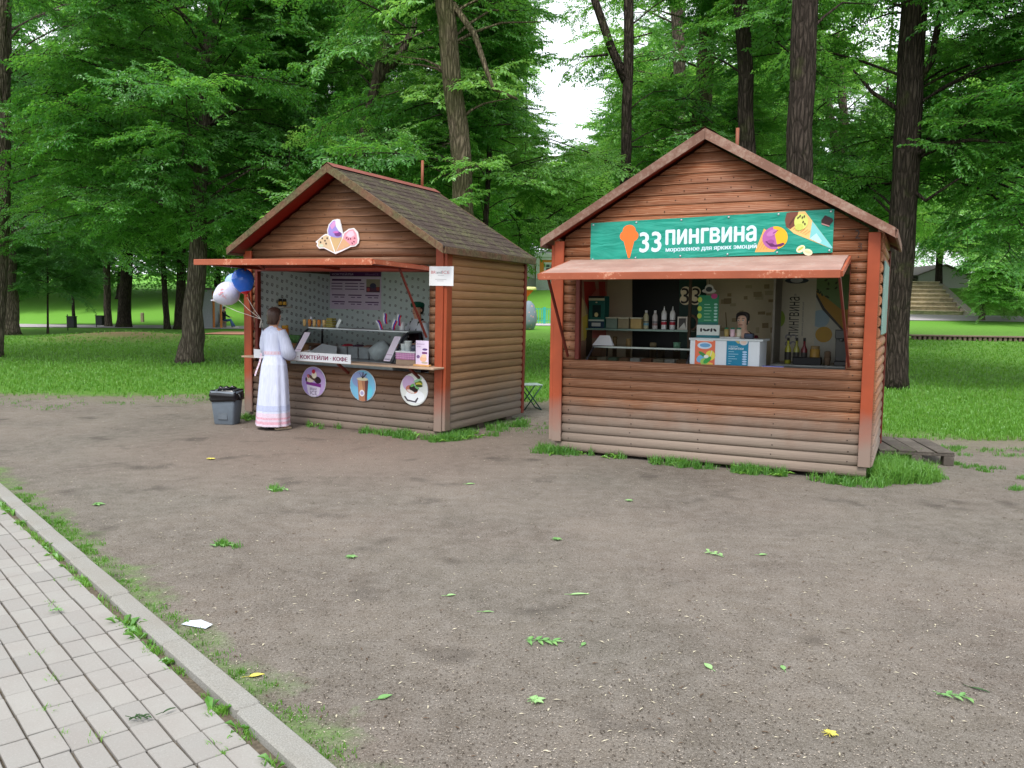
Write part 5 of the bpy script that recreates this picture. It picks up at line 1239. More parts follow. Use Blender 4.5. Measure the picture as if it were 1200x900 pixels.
# racks under the shelf: cups and stacks
for i, (u, r, h, m_, nm) in enumerate(((721, .03, .26, plain(110, 92, 60, .6), 'tall tan cup stack at the left of the lower rack'), (737, .034, .24, plain(150, 126, 82, .6), 'tall tan cup stack standing in the middle of the lower rack'), (766, .045, .2, plain(120, 108, 80, .6), 'brown ribbed cup stack under the squeeze bottles'), (776, .05, .13, plain(112, 98, 70, .6), 'short brown cup stack beside the ribbed stack'), (794, .05, .1, plain(64, 56, 48, .6), 'dark bowl under the green cups'))):
    b = MB([m_]); prof = [(r * .8, 0)]
    for k in range(6): prof += [(r, h * (k + .3) / 6), (r * .88, h * (k + .95) / 6)]
    b.lathe(prof + [(r * .5, h)], 12); single(b, 'cup_stack', nm, 'cups', H2, (at2(u), ySh, zlow))
b = MB([plain(110, 160, 130, .5)]); b.lathe([(.034, 0), (.048, .11), (.04, .11)], 12); single(b, 'green_cups', 'pale green paper cups upside on the dark bowl', 'cups', H2, (at2(794), ySh, zlow + .1005))
# chest freezer with dark glass, left
fx0, fx1 = -3.13, q2(808, 410, .2).x
o = thing('chest_freezer', 'dark glass topped chest freezer inside the left half of the large kiosk', 'freezer', H2, (fx0, .07, .08)); w_ = fx1 - fx0
b = MB([plain(52, 60, 60, .4, .5)]); b.box((0, 0, 0), (w_, .8, .87), bev=.01); b.build('cabinet', parent=o)
b = MB([M['glass']]); b.add([(0.02, .02, .885), (w_ - .02, .02, .885), (w_ - .02, .3, 1.06), (.02, .3, 1.06), (w_ - .02, .78, 1.08), (.02, .78, 1.08)], [(0, 1, 2, 3), (3, 2, 4, 5)], 0); b.build('glass', parent=o)
for x in (.0, w_ - .02): b = MB([FR]); b.tube([(x + .01, .02, .885), (x + .01, .3, 1.06), (x + .01, .78, 1.08), (x + .01, .78, .88)], .012, 6); b.build('end_frame', parent=o)
b = MB([plain(150, 156, 154, .3, .5, .6)]); b.bar((.0, .3, 1.062), (w_, .3, 1.062), .02, .02); b.build('rail', parent=o)
tcol = ['beige', 'brown', 'white', 'green', 'reddish']; places9 = ['first from the left wall', 'second from the left wall', 'third from the left wall', 'fourth from the left wall', 'in the middle of the row', 'fourth from the white counter', 'third from the white counter', 'second from the white counter', 'nearest the white counter']
for i in range(9):
    tk = (0, 3, 1, 2, 4, 0, 2, 1, 3)[i]; b = MB([plain(*((150, 140, 120), (120, 90, 66), (190, 186, 180), (90, 110, 90), (140, 90, 70))[tk], .6)]); b.box((-.06, -.1, 0), (.06, .1, .07), bev=.008); single(b, 'ice_cream_tray', '%s filled tray under the freezer glass, %s' % (tcol[tk], places9[i]), 'tray', H2, (fx0 + .12 + .138 * i, .45, .9505), 0, 'trays under the freezer glass')
b = MB([M['white']]); b.add([(-.13, 0, 0), (.13, .01, 0), (.075, .05, .12), (-.05, .05, .12)], [(0, 1, 2, 3)], 0); b.add([(-.13, .06, 0), (.13, .07, 0), (.075, .052, .12), (-.05, .052, .12)], [(3, 2, 1, 0)], 0); p = q2(703, 404, .42); single(b, 'white_reflection_shape', 'white shape standing for a window reflection at the left end of the freezer glass', 'card', H2, (p.x, .50, .08 + 1.075))  # added white shape, stands for a reflection in the freezer glass
# white counter block with two posters
a, c = q2(809, 394, .14), q2(889.5, 431, .14); w_ = c.x - a.x; hh = 1.283 - .08
o = thing('white_counter', 'white serving counter with two posters in the middle of the large kiosk', 'counter', H2, (a.x, .14, .08))
b = MB([plain(214, 222, 230, .4, .4, 0, .02)]); b.box((0, 0, 0), (w_, .45, hh - .024), bev=.005); b.build('body', parent=o)
b = MB([plain(196, 206, 210, .4, .4, 0, .02)]); b.box((-.012, -.012, hh - .024), (w_ + .03, .47, hh), bev=.004); b.build('top', parent=o)
X = lambda u: q2(u, 410, .14).x - a.x
def poster(name, label, u0, u1, v0, v1, draw, base, cat='poster'):
    x0, x1 = X(u0), X(u1); z1 = q2(u0, v0, .14).z; z0 = q2(u0, v1, .14).z
    g = MB([pr(*base)]); g.box((0, 0, 0), (x1 - x0, .003, z1 - z0)); draw(g, x1 - x0, z1 - z0); return single(g, name, label, cat, H2, (a.x + x0, .1355, z0))
def p1(g, w, h):
    g.rect(w * .1, h * .91, w * .9, h * .95, (232, 220, 214)); g.ell(w * .48, h * .76, w * .36, h * .12, (196, 216, 232)); g.ell(w * .5, h * .77, w * .26, h * .07, (104, 160, 206), 2)
    g.ell(w * .78, h * .42, w * .24, h * .17, (228, 218, 84), 2); g.ell(w * .3, h * .3, w * .22, h * .12, (112, 176, 216), 2, rot=.7); g.ell(w * .64, h * .26, w * .24, h * .08, (58, 160, 74), 3, rot=.7); g.ell(w * .4, h * .45, w * .24, h * .06, (70, 140, 70), 3, rot=-.6)
    g.ell(w * .48, h * .2, w * .2, h * .12, (160, 200, 96), 2); g.ell(w * .62, h * .12, w * .3, h * .07, (236, 190, 90), 1); g.poly([(w * .84, h * .6), (w * .87, h * .6), (w * .8, h * .4), (w * .77, h * .4)], (230, 230, 226), 4); g.ell(w * .58, h * .38, w * .12, h * .06, (232, 236, 226), 4)
poster('orange_poster', 'small orange poster with blue and green drinks on the white counter', 814.5, 838, 396.5, 430, p1, (222, 112, 80))
def p2(g, w, h):
    g.text('gor', w * .1, h * .72, w * .42, h * .05, (206, 226, 236)); g.text('nap', w * .1, h * .63, w * .68, h * .075, (226, 238, 244), 1)
    for i in range(6): g.rect(w * .1, h * (.55 - .085 * i), w * (.35, .55, .4, .5, .25, .2)[i], h * (.565 - .085 * i), (170, 210, 226)); g.ell(w * .84, h * (.555 - .085 * i), w * .11, h * .034, (170, 200, 232), 1, 14)
    g.ell(w * .78, h * .91, w * .19, h * .11, (206, 206, 206), 2); g.ell(w * .78, h * .91, w * .13, h * .075, (216, 190, 176), 3); g.poly([(w * .35, h * .97), (w * .56, h * .97), (w * .6, h * .86), (w * .52, h * .85)], (180, 170, 110), 2)
poster('blue_poster', 'teal blue hot drinks price poster on the right of the white counter', 851.5, 877, 397.5, 430, p2, (20, 124, 160))
zc2 = .08 + hh
# green menu and price plate on the counter
yy = .34
def X2(u, y=yy): return q2(u, 390, y).x
a2, c2 = q2(816.5, 380.5, yy), q2(843, 393, yy); w2 = c2.x - a2.x
o = thing('menu_stand', 'green price list standing on a white plate at the left end of the counter', 'menu board', H2, (a2.x, yy, zc2))
zz = q2(816.5, 380.5, yy).z - zc2; zt2 = q2(818, 346, yy).z - zc2
b = MB([pr(206, 214, 210)]); b.box((0, 0, 0), (w2, .03, zz), bev=.003); b.rect(0, 0, w2, zz * .2, (30, 110, 120), 1)
for i in range(5): b.ell(w2 * (.2 + .15 * i), zz * .6, w2 * .05, zz * .16, (40, 40, 44), 1, 10, rot=i)
b.build('plate', parent=o)
b = MB([pr(26, 122, 84)]); b.box((w2 * .04, .008, zz), (w2 * .92, .014, zt2)); b.rect(w2 * .04, zz, w2 * .92, zz + .03, (18, 96, 92), 1, .008)
for i in range(6): b.rect(w2 * .3, zz + .05 + .035 * i, w2 * (.62 - .04 * (i % 3)), zz + .056 + .035 * i, (150, 204, 176), 1, .008); b.ell(w2 * .8, zz + .055 + .035 * i, w2 * .08, .012, (150, 196, 190), 1, 10, y=.008)
for i, zq in enumerate((.3, .55, .85)): b.ell(w2 * .1, zz + (zt2 - zz) * zq, w2 * .1, .03, (166, 190, 70), 2, 12, y=.008)
b.ell(w2 * .72, zt2 - .01, w2 * .14, .03, (170, 60, 120), 2, 12, y=.008); b.build('panel', parent=o)
p3 = q2(831, 341, 1.0); b = MB([pr(210, 212, 206)]); b.ell(0, .0, .085, .03, (210, 212, 206), 1); b.ell(0, .035, .05, .045, (210, 212, 206), 1); b.ell(0, .02, .04, .03, (60, 66, 70), 2); b.box((-.05, -.001, -.02), (.05, .006, .05), 0); single(b, 'cloud_plaque', 'small pale cloud shaped plaque above the green price list', 'plaque', H2, (p3.x, 1.0, p3.z)); 
b = MB([plain(40, 40, 40, .5)]); b.tube([(0, 0, 0), (0, 0, 2.17 - p3.z)], .003, 5); single(b, 'hanging_wire', 'thin wire holding up the pale cloud plaque', 'wire', H2, (p3.x, 1.008, p3.z + .02))
GL = plain(24, 110, 84, .4)
b = MB([plain(186, 190, 190, .5)]); b.box((0, -.05, 0), (X2(869) - X2(846), .05, .018), bev=.004); single(b, 'small_tray', 'grey tray under the green lidded jars on the white counter', 'tray', H2, (X2(846), yy - .05, zc2))
for i, (u, col) in enumerate(((852.5, (150, 130, 70)), (859.5, (206, 176, 186)), (867, (196, 190, 170)))):
    jar('jar', ('yellowish', 'pink', 'pale')[i] + ' jar with green lid on the grey tray', H2, X2(u), yy - .05, zc2 + .0185, .026, .1, plain(*col, .35, .5), GL, None, 'green lidded jars on the counter')
o = thing('card_terminal', 'dark blue card terminal at the right end of the white counter', 'terminal', H2, (X2(878.5), yy - .02, zc2))
b = MB([plain(24, 34, 54, .4, .5)]); b.box((-.05, -.04, 0), (.05, .04, .06), bev=.008); b.build('body', parent=o); b = MB([pr(54, 66, 90)]); b.box((-.038, -.043, .025), (.038, -.0405, .052)); b.build('screen', parent=o)
# partition, back banner with vertical name, cone picture
a = q2(907, 400, 1.2); b = MB([plain(150, 146, 136, .6)]); b.box((a.x - .012, 1.1, .08), (a.x + .012, yw - .01, 2.1)); b.build('partition', parent=K2)
a, c = q2(911, 324, yw - .03), q2(953, 424, yw - .03); w_, h_ = c.x - a.x, a.z - c.z
g = MB([plain(206, 200, 180, .5, .3, 0, .04)]); g.box((0, 0, 0), (w_, .004, h_)); g.text('33', w_ * .56, h_ * .18, h_ * .14, w_ * .3, (150, 146, 150), 1, rot=math.pi / 2); g.text('ping', w_ * .60, h_ * .30, h_ * .46, w_ * .26, (44, 40, 40), 1, rot=math.pi / 2); g.text('moro', w_ * .72, h_ * .3, h_ * .4, w_ * .06, (96, 92, 90), 1, rot=math.pi / 2); g.text('reg', w_ * .45, h_ * .77, w_ * .06, w_ * .06, (60, 60, 60))
g.ell(w_ * .1, h_ * .5, w_ * .14, h_ * .1, (140, 170, 60), 1); g.ell(w_ * .5, h_ * .95, w_ * .3, h_ * .035, (60, 70, 84), 1); g.ell(w_ * .5, h_ * .955, w_ * .16, h_ * .03, (196, 200, 204), 2)
single(g, 'name_banner', 'pale roll-up banner with dark vertical lettering in the right back corner', 'banner', H2, (a.x, yw - .03, c.z))
a, c = q2(953.5, 322, yw - .026), q2(999, 426, yw - .026); c.x = min(c.x, -.05); w_, h_ = c.x - a.x, a.z - c.z
g = MB([plain(196, 196, 182, .5, .3, 0, .04)]); g.box((0, 0, 0), (w_, .003, h_)); g.poly([(0, h_), (w_, h_), (w_, h_ * .62), (w_ * .7, h_ * .6), (0, h_ * .86)], (110, 140, 84), 1)
g.poly([(0, h_ * .86), (w_ * .7, h_ * .60), (w_, h_ * .62), (w_, h_ * .36), (w_ * .8, h_ * .36), (w_ * .3, h_ * .62)], (176, 134, 40), 2); g.poly([(0, h_ * .86), (w_ * .3, h_ * .62), (w_ * .8, h_ * .36), (w_ * .8, h_ * .33), (w_ * .25, h_ * .6), (0, h_ * .82)], (60, 56, 52), 3)
for i in range(14): g.ell(w_ * random.uniform(.1, .95), h_ * random.uniform(.74, .97), .022, .012, (62, 74, 40), 3, 7, rot=i)
g.ell(w_ * .3, h_ * .32, w_ * .2, h_ * .09, (190, 150, 50), 3, rot=.2); g.ell(w_ * .2, h_ * .5, w_ * .22, h_ * .1, (150, 176, 190), 1)
single(g, 'cone_picture', 'picture wall of a waffle cone and nut in the right back corner', 'picture', H2, (a.x, yw - .026, c.z))
# low counter at the right with bottles, boxes, coffee maker
yk = .95; a, c = q2(907, 425.5, yk), q2(992, 427, yk); zk = a.z
o = thing('side_counter', 'grey side counter with two doors under the bottles at the right', 'counter', H2, (a.x, yk - .2, .08)); w_ = min(c.x, -.06) - a.x
b = MB([plain(96, 104, 104, .5)]); b.box((0, 0, 0), (w_, .5, zk - .08 - .02)); b.build('body', parent=o); b = MB([plain(150, 154, 150, .5)]); b.box((-.01, -.015, zk - .10), (w_, .5, zk - .08), bev=.003); b.build('top', parent=o)
for k in range(2): b = MB([plain(120, 130, 132, .5)]); b.box((w_ * .5 * k + .01, -.006, .02), (w_ * .5 * (k + 1) - .01, -.0005, zk - .12)); b.build('door', parent=o)
def Xk(u, y=yk): return q2(u, 420, y).x
for i, (u, col, lab) in enumerate(((923, (170, 170, 60), 'yellow green syrup bottle, leftmost on the side counter'), (933, (150, 150, 70), 'olive syrup bottle between the yellow and the red one'), (942, (110, 40, 44), 'dark red syrup bottle on the side counter'))):
    o = thing('syrup_bottle', lab, 'bottle', H2, (Xk(u), yk + .0, zk), 0, 'syrup bottles on the side counter'); r = .036; h = .3
    b = MB([plain(*col, .25, .5)]); b.lathe([(r, 0), (r, h * .55), (r * .4, h * .72), (r * .36, h * .92)], 12); b.build('body', parent=o); b = MB([BK]); b.lathe([(r * .42, h * .88), (r * .42, h), (.002, h)], 10); b.build('cap', parent=o); b = MB([pr(60, 58, 54)]); b.lathe([(r * 1.02, h * .15), (r * 1.02, h * .45)], 12, cap=False); b.build('label', parent=o)
jar('jar', 'squat jar of yellow brown topping beside the dark red bottle', H2, Xk(954), yk + .06, zk, .055, .21, plain(176, 140, 70, .4), plain(150, 130, 90, .5))
b = MB([plain(26, 26, 28, .5)]); b.box((0, -.06, 0), (Xk(964) - Xk(931), .06, .085), bev=.006); single(b, 'black_box', 'low black box in front of the syrup bottles', 'box', H2, (Xk(931), yk - .1, zk))
b = MB([plain(110, 92, 74, .6)]); b.lathe([(.026, 0), (.038, .08), (.038, .085), (.036, .085), (.034, .15), (.02, .16)], 12); single(b, 'coffee_cup', 'brown paper cup with dark lid beside the coffee machine', 'cup', H2, (Xk(970.5), yk - .08, zk))
o = thing('coffee_machine', 'tall black coffee machine in the right corner of the large kiosk', 'coffee machine', H2, (Xk(985), yk, zk)); 
b = MB([plain(22, 22, 25, .3, .5)]); b.box((-.06, -.1, 0), (.07, .12, .05), bev=.006); b.box((-.06, .02, .05), (.07, .12, .3), bev=.004); b.box((-.06, -.1, .3), (.07, .12, .4), bev=.006); b.build('body', parent=o); b = MB([M['steel']]); b.lathe([(.012, -.03), (.018, 0)], 8, 0, T(.005, -.05, .3)); b.build('spout', parent=o)
b = MB([pr(70, 74, 150)]); b.box((-.11, -.004, 0), (.11, .004, .022)); b.box((-.11, -.0065, .004), (.11, -.0045, .016), pr(150, 156, 210)); p = q2(906, 428, .1); single(b, 'price_rail', 'small violet lettered strip behind the sill right of the white counter', 'strip', H2, (p.x, .1, .985)); 
b = MB([plain(150, 146, 140, .6)]); b.box((-.15, .05, .08), (.15, .13, .984)); single(b, 'sill_cupboard', 'narrow grey cupboard behind the sill, carrying the violet strip', 'cupboard', H2, (p.x, .0, 0))

# ================================================================== PEOPLE
SKIN = plain(206, 158, 132, .55, .35, 0, .06, 20)
def hair_mat(r, g_, b_):
    t = NT('hair'); o = t.coord('Object', (60, 60, 6)); n_ = t.noise(o, 3, 4); t.color(t.mix(t.rng(n_, .3, .7), dark(rgb(r, g_, b_), .6), dark(rgb(r, g_, b_), 1.4))); t.set(.45, .4); t.bump(n_, .5, .004); return t.m
def hand_nodes(N, E, pre, wrist, d, nrm, sc=1., curl=.5):
    """palm, four unequal bent fingers and a side thumb; d along the fingers, nrm out of the back of the hand"""
    d = d.normalized(); nrm = (nrm - d * nrm.dot(d)).normalized(); sd = d.cross(nrm); w = wrist
    palm = w + d * .045 * sc; N[pre + 'palm'] = (palm, (.028 * sc, .018 * sc)); E.append((pre + 'wrist', pre + 'palm'))
    kn = w + d * .085 * sc; N[pre + 'kn'] = (kn, (.032 * sc, .014 * sc)); E.append((pre + 'palm', pre + 'kn'))
    for i, (o_, L) in enumerate(((-.027, .062), (-.009, .072), (.009, .068), (.026, .052))):
        a = kn + sd * o_ * sc + d * .008 * sc; b = a + (d * math.cos(curl * .6) - nrm * math.sin(curl * .6)) * L * .5 * sc; c = b + (d * math.cos(curl * 1.7) - nrm * math.sin(curl * 1.7)) * L * .5 * sc
        for k, (q, r) in enumerate(((a, .009), (b, .0085), (c, .007))): N['%sf%d%d' % (pre, i, k)] = (q, r * sc)
        E.append((pre + 'kn', '%sf%d0' % (pre, i))); E.append(('%sf%d0' % (pre, i), '%sf%d1' % (pre, i))); E.append(('%sf%d1' % (pre, i), '%sf%d2' % (pre, i)))
    a = w + d * .03 * sc - sd * .03 * sc - nrm * .006; b = a + (d * .6 - sd * .7 - nrm * .3).normalized() * .035 * sc; c = b + (d * .9 - sd * .1 - nrm * .4).normalized() * .03 * sc
    for k, (q, r) in enumerate(((a, .011), (b, .0095), (c, .008))): N['%st%d' % (pre, k)] = (q, r * sc)
    E.extend([(pre + 'palm', pre + 't0'), (pre + 't0', pre + 't1'), (pre + 't1', pre + 't2')])
def body(Hs, arms, legs, sit=False, lean=0.):
    """front is +y; returns a continuous skinned body of height Hs. arms: shoulder, elbow, wrist, finger dir per side"""
    k = Hs / 1.68; V = Vector; N = {}; E = []
    hipz = .90 * k if not sit else .50
    def up(z, f=0.): return V((0, f + lean * (z - hipz), z))
    dz = 0 if not sit else .50 - .90 * k
    zs_ = {n_: z * k + dz for n_, z in dict(pel=.90, waist=1.06, chest=1.24, shl=1.36, neck=1.43, jaw=1.50, head=1.57, top=1.635).items()}
    N['pel'] = (up(zs_['pel']), (.135 * k, .10 * k)); N['waist'] = (up(zs_['waist']), (.112 * k, .085 * k)); N['chest'] = (up(zs_['chest']), (.13 * k, .095 * k)); N['shl'] = (up(zs_['shl'], -.01), (.095 * k, .07 * k))
    N['neck'] = (up(zs_['neck'], .0), .048 * k); N['jaw'] = (up(zs_['jaw'], .02), (.062 * k, .07 * k)); N['head'] = (up(zs_['head'], .012), (.073 * k, .09 * k)); N['top'] = (up(zs_['top'], .0), (.055 * k, .07 * k))
    E += [('pel', 'waist'), ('waist', 'chest'), ('chest', 'shl'), ('shl', 'neck'), ('neck', 'jaw'), ('jaw', 'head'), ('head', 'top')]
    for sgn, a in arms.items():
        S_ = up(zs_['shl']) + V((sgn * .165 * k, -.005, -.02)); el, wr, fd, nr, cu = a; p = 'L' if sgn < 0 else 'R'
        N[p + 'sh'] = (S_, .047 * k); N[p + 'ua'] = (S_.lerp(V(el), .5), .042 * k); N[p + 'el'] = (V(el), .036 * k); N[p + 'fa'] = (V(el).lerp(V(wr), .4), .034 * k); N[p + 'wrist'] = (V(wr), (.024 * k, .02 * k))
        E += [('shl', p + 'sh'), (p + 'sh', p + 'ua'), (p + 'ua', p + 'el'), (p + 'el', p + 'fa'), (p + 'fa', p + 'wrist')]
        hand_nodes(N, E, p, V(wr), V(fd), V(nr), k, cu)
    for sgn, (kn, an, toe) in legs.items():
        p = 'l' if sgn < 0 else 'r'; hp = up(zs_['pel']) + V((sgn * .085 * k, 0, -.07 * k))
        N[p + 'hip'] = (hp, .082 * k); N[p + 'th'] = (hp.lerp(V(kn), .5), .07 * k); N[p + 'kn'] = (V(kn), .052 * k); N[p + 'ca'] = (V(kn).lerp(V(an), .4), .05 * k); N[p + 'an'] = (V(an), .033 * k); N[p + 'ft'] = (V(an).lerp(V(toe), .6) + V((0, 0, -.01)), .034 * k); N[p + 'to'] = (V(toe), .025 * k)
        E += [('pel', p + 'hip'), (p + 'hip', p + 'th'), (p + 'th', p + 'kn'), (p + 'kn', p + 'ca'), (p + 'ca', p + 'an'), (p + 'an', p + 'ft'), (p + 'ft', p + 'to')]
    return skin_mesh(N, E, 'pel', 2), N
def ring(c, rx, ry, n=28, f=None, tilt=0.):
    o = []
    for i in range(n):
        a = 2 * math.pi * i / n; q = f(a) if f else 1.0; o.append((c[0] + rx * q * math.cos(a), c[1] + ry * q * math.sin(a), c[2] + tilt * math.sin(a)))
    return o
def face(o, N, k, skin=None, brow=(60, 40, 30)):
    """eyes, brows, mouth, nose, ears as parts of the head (front is +y)"""
    h, t, j = N['head'][0], N['top'][0], N['jaw'][0]; fy = h.y + .083 * k
    e = MB([pr(236, 232, 228), pr(40, 30, 26), pr(*brow), pr(160, 78, 74)])
    for sx in (-1, 1):
        e.sphere((h.x + sx * .030 * k, fy - .010, h.z - .005), .0125 * k, 8, 6, 0, 1, .7); e.sphere((h.x + sx * .030 * k, fy - .002, h.z - .005), .0065 * k, 8, 6, 1, 1, .7)
        e.box((h.x + sx * .030 * k - .016, fy - .012, h.z + .017), (h.x + sx * .030 * k + .016, fy - .002, h.z + .022), 2)
    e.box((h.x - .02, fy - .016, h.z - .067 * k), (h.x + .02, fy - .003, h.z - .058 * k), 3)
    e.build('face_features', parent=o)
    nb = MB([skin or SKIN]); nb.loft([ring((h.x, fy - .012, h.z + .004), .006, .006, 8), ring((h.x, fy + .004, h.z - .022), .011, .012, 8), ring((h.x, fy + .001, h.z - .036), .013, .010, 8)]); nb.build('nose', parent=o)
    for sx in (-1, 1): nb = MB([skin or SKIN]); nb.sphere((h.x + sx * .076 * k, h.y - .008, h.z - .012), .02 * k, 8, 6, 0, .35, .8, 1.4); nb.build('ear', parent=o)
def person(label, X, Hs, arms, legs, group=None, skin=None, **kw):
    O = empty('person', label, 'person', X, group); me, N = body(Hs, arms, legs, **kw); me.materials.append(skin or SKIN)
    b = link('body', me, O); return O, b, N
# --- the customer in white
wpos = gp(322, 502.5); yawW = -.471823 - .12
X = T(wpos.x, wpos.y, 0) @ Rz(yawW); kW = .985
O, bd, N = person('woman in long white dress with pink embroidered hem, seen from behind at the counter', X, 1.655,
    {1: ((.215, .06, 1.04), (.10, .25, .985), (-.5, .85, .0), (.1, .1, 1), .5), -1: ((-.22, .05, 1.06), (-.08, .27, 1.0), (.5, .85, .0), (-.1, .1, 1), .5)},
    {1: ((.095, .03, .47), (.105, -.02, .075), (.125, .13, .03)), -1: ((-.085, .03, .47), (-.085, -.03, .075), (-.10, .11, .03))}, lean=.03)
face(O, N, kW)
CL = NT('white linen'); o_ = CL.coord('Object', (30, 30, 3)); nn_ = CL.noise(o_, 2, 4); CL.color(CL.mix(CL.rng(nn_, .3, .7), rgb(186, 192, 216), rgb(206, 212, 234))); CL.set(.85, .15); CL.bump(nn_, .35, .006); LIN = CL.m
PK = plain(206, 190, 206, .8, .15, 0, .1, 60); RD = plain(204, 158, 174, .8, .15, 0, .25, 90)
pl = lambda amp, n_, ph=0.: (lambda a: 1 + amp * math.sin(n_ * a + ph) + amp * .5 * math.sin((n_ + 5) * a + 1.3 + ph))
sk = MB([LIN, PK, RD]); rr = []
levels = [(1.035, .135, .11, .0), (.98, .155, .125, .01), (.88, .185, .15, .018), (.72, .205, .168, .026), (.5, .222, .182, .034), (.34, .232, .19, .038), (.26, .236, .194, .04), (.235, .237, .195, .04), (.20, .239, .197, .04), (.175, .24, .198, .04), (.15, .242, .2, .041), (.12, .243, .2, .041), (.085, .246, .203, .042), (.055, .248, .205, .042)]
rings = [ring((.005 - .018 * (1.035 - z) , .03 * (z - .9) , z), rx, ry, 72, pl(am, 9, z * 1.2)) for z, rx, ry, am in levels]
for i in range(len(rings) - 1):
    zmid = levels[i][0]; mm = 0
    if zmid <= .245: mm = (1, 1, 2, 1, 2, 1)[min(i - 7, 5)] if i >= 7 else 0
    sk.loft(rings[i:i + 2], mm, False)
sk.build('skirt', parent=O)
lb = MB([plain(176, 184, 212, .8, .15, 0, .22, 160)]); z0, z1 = .262, .335
lb.loft([ring((.005 - .018 * (1.035 - z), .03 * (z - .9), z), .2385 if z < .3 else .2345, .1965 if z < .3 else .1925, 72, pl(.039, 9, z * 1.2)) for z in (z0, z1)], 0, False); lb.build('lace_band', parent=O)
tp = MB([LIN]); tl = lambda z: .03 * (z - .9)
tp.loft([ring((0, tl(z), z), rx, ry, 36, pl(.012, 7, z * 5)) for z, rx, ry in ((1.0, .15, .12), (1.06, .14, .112), (1.14, .15, .118), (1.22, .165, .122), (1.29, .182, .118), (1.335, .172, .10), (1.365, .13, .082), (1.39, .075, .066), (1.40, .062, .06))], 0, False); tp.build('blouse', parent=O)
for sg, p_ in ((1, 'R'), (-1, 'L')):
    S_, el, wr = N[p_ + 'sh'][0], N[p_ + 'el'][0], N[p_ + 'wrist'][0]; b = MB([LIN, PK])
    S2 = S_ + Vector((-sg * .03, 0, .012)); b.tube([S2, S_.lerp(el, .35), S_.lerp(el, .75), el, el.lerp(wr, .4), el.lerp(wr, .68)], [.068, .074, .086, .092, .085, .062], 16, 0, False, .03); b.tube([el.lerp(wr, .66), el.lerp(wr, .76), el.lerp(wr, .86)], [.063, .052, .05], 16, 1, False); b.build('sleeve', parent=O)
b = MB([PK, RD]); b.loft([ring((0, tl(z), z), .148, .122, 36) for z in (1.015, 1.065)], 0, False)
for i in range(18): a = i / 18 * 6.283; b.add([((.150) * math.cos(a + d_), .124 * math.sin(a + d_) + tl(1.04), z) for d_, z in ((-.05, 1.04), (0, 1.025), (.05, 1.04), (0, 1.055))], [(0, 1, 2, 3)], 1)
b.build('belt', parent=O)
b = MB([PK, RD]); vs = []
for i in range(7):
    t = i / 6; xx, yy, zz = -.105 - .085 * t, -.115 - .035 * t + .01 * math.sin(5 * t), 1.035 - .31 * t; vs += [(xx - .022, yy, zz), (xx + .026, yy - .012, zz)]
b.add(vs, [(2 * i, 2 * i + 1, 2 * i + 3, 2 * i + 2) for i in range(6)], 0, None, True); 
for i in range(6): b.add([(vs[2 * i][0] + .006 + q, (vs[2 * i][1] + vs[2 * i + 1][1]) / 2 - .003 - (.006), vs[2 * i][2] - .03 + w_) for q, w_ in ((0, 0), (.018, -.006), (.02, .012), (.004, .018))], [(0, 1, 2, 3)], 1)
b.build('belt_ribbon', parent=O)
HB = hair_mat(66, 46, 38); h_ = N['head'][0]; b = MB([HB])
hr = [(1.45, .062, .05, -.045), (1.455, .075, .07, -.03), (1.50, .086, .088, -.012), (1.555, .091, .10, -.006), (1.61, .088, .098, -.004), (1.65, .07, .08, -.002), (1.672, .04, .046, 0), (1.68, .008, .01, 0)]
rings = []
for z, rx, ry, oy in hr:
    z = z * kW; r_ = []
    for i in range(36):
        a = 2 * math.pi * i / 36; q = 1 + .03 * math.sin(11 * a + z * 9); y = ry * q * math.sin(a)
        if z < 1.585 * kW and y > .02: y = .02 + (y - .02) * .12
        r_.append((h_.x + rx * q * math.cos(a), h_.y - .01 + oy + y, z + (.012 * math.sin(7 * a) if z < 1.47 else 0)))
    rings.append(r_)
b.loft(rings, 0, True); b.build('hair', parent=O)
for sg, p_ in ((1, 'r'), (-1, 'l')):
    an, to = N[p_ + 'an'][0], N[p_ + 'to'][0]; d_ = (to - an); d_.z = 0; d_.normalize(); yw_ = math.atan2(-d_.x, d_.y)
    b = MB([plain(196, 178, 150, .6) if sg > 0 else plain(40, 38, 44, .6)]); Xs = T(an.x, an.y, 0) @ Rz(yw_)
    b.add([Xs @ Vector((x_, y_, z_)) for z_ in (.001, .022) for x_, y_ in ((-.03, -.045), (.03, -.045), (.043, .10), (.025, .185), (-.02, .185), (-.04, .10))], [(5, 4, 3, 2, 1, 0), (6, 7, 8, 9, 10, 11)] + [(i, (i + 1) % 6, 6 + (i + 1) % 6, 6 + i) for i in range(6)], 0)
    for y_ in (.03, .10): b.tube([Xs @ Vector((x_, y_, z_)) for x_, z_ in ((-.041, .015), (-.03, .06), (0, .072), (.03, .06), (.043, .015))], .006, 6)
    b.build('sandal', parent=O)
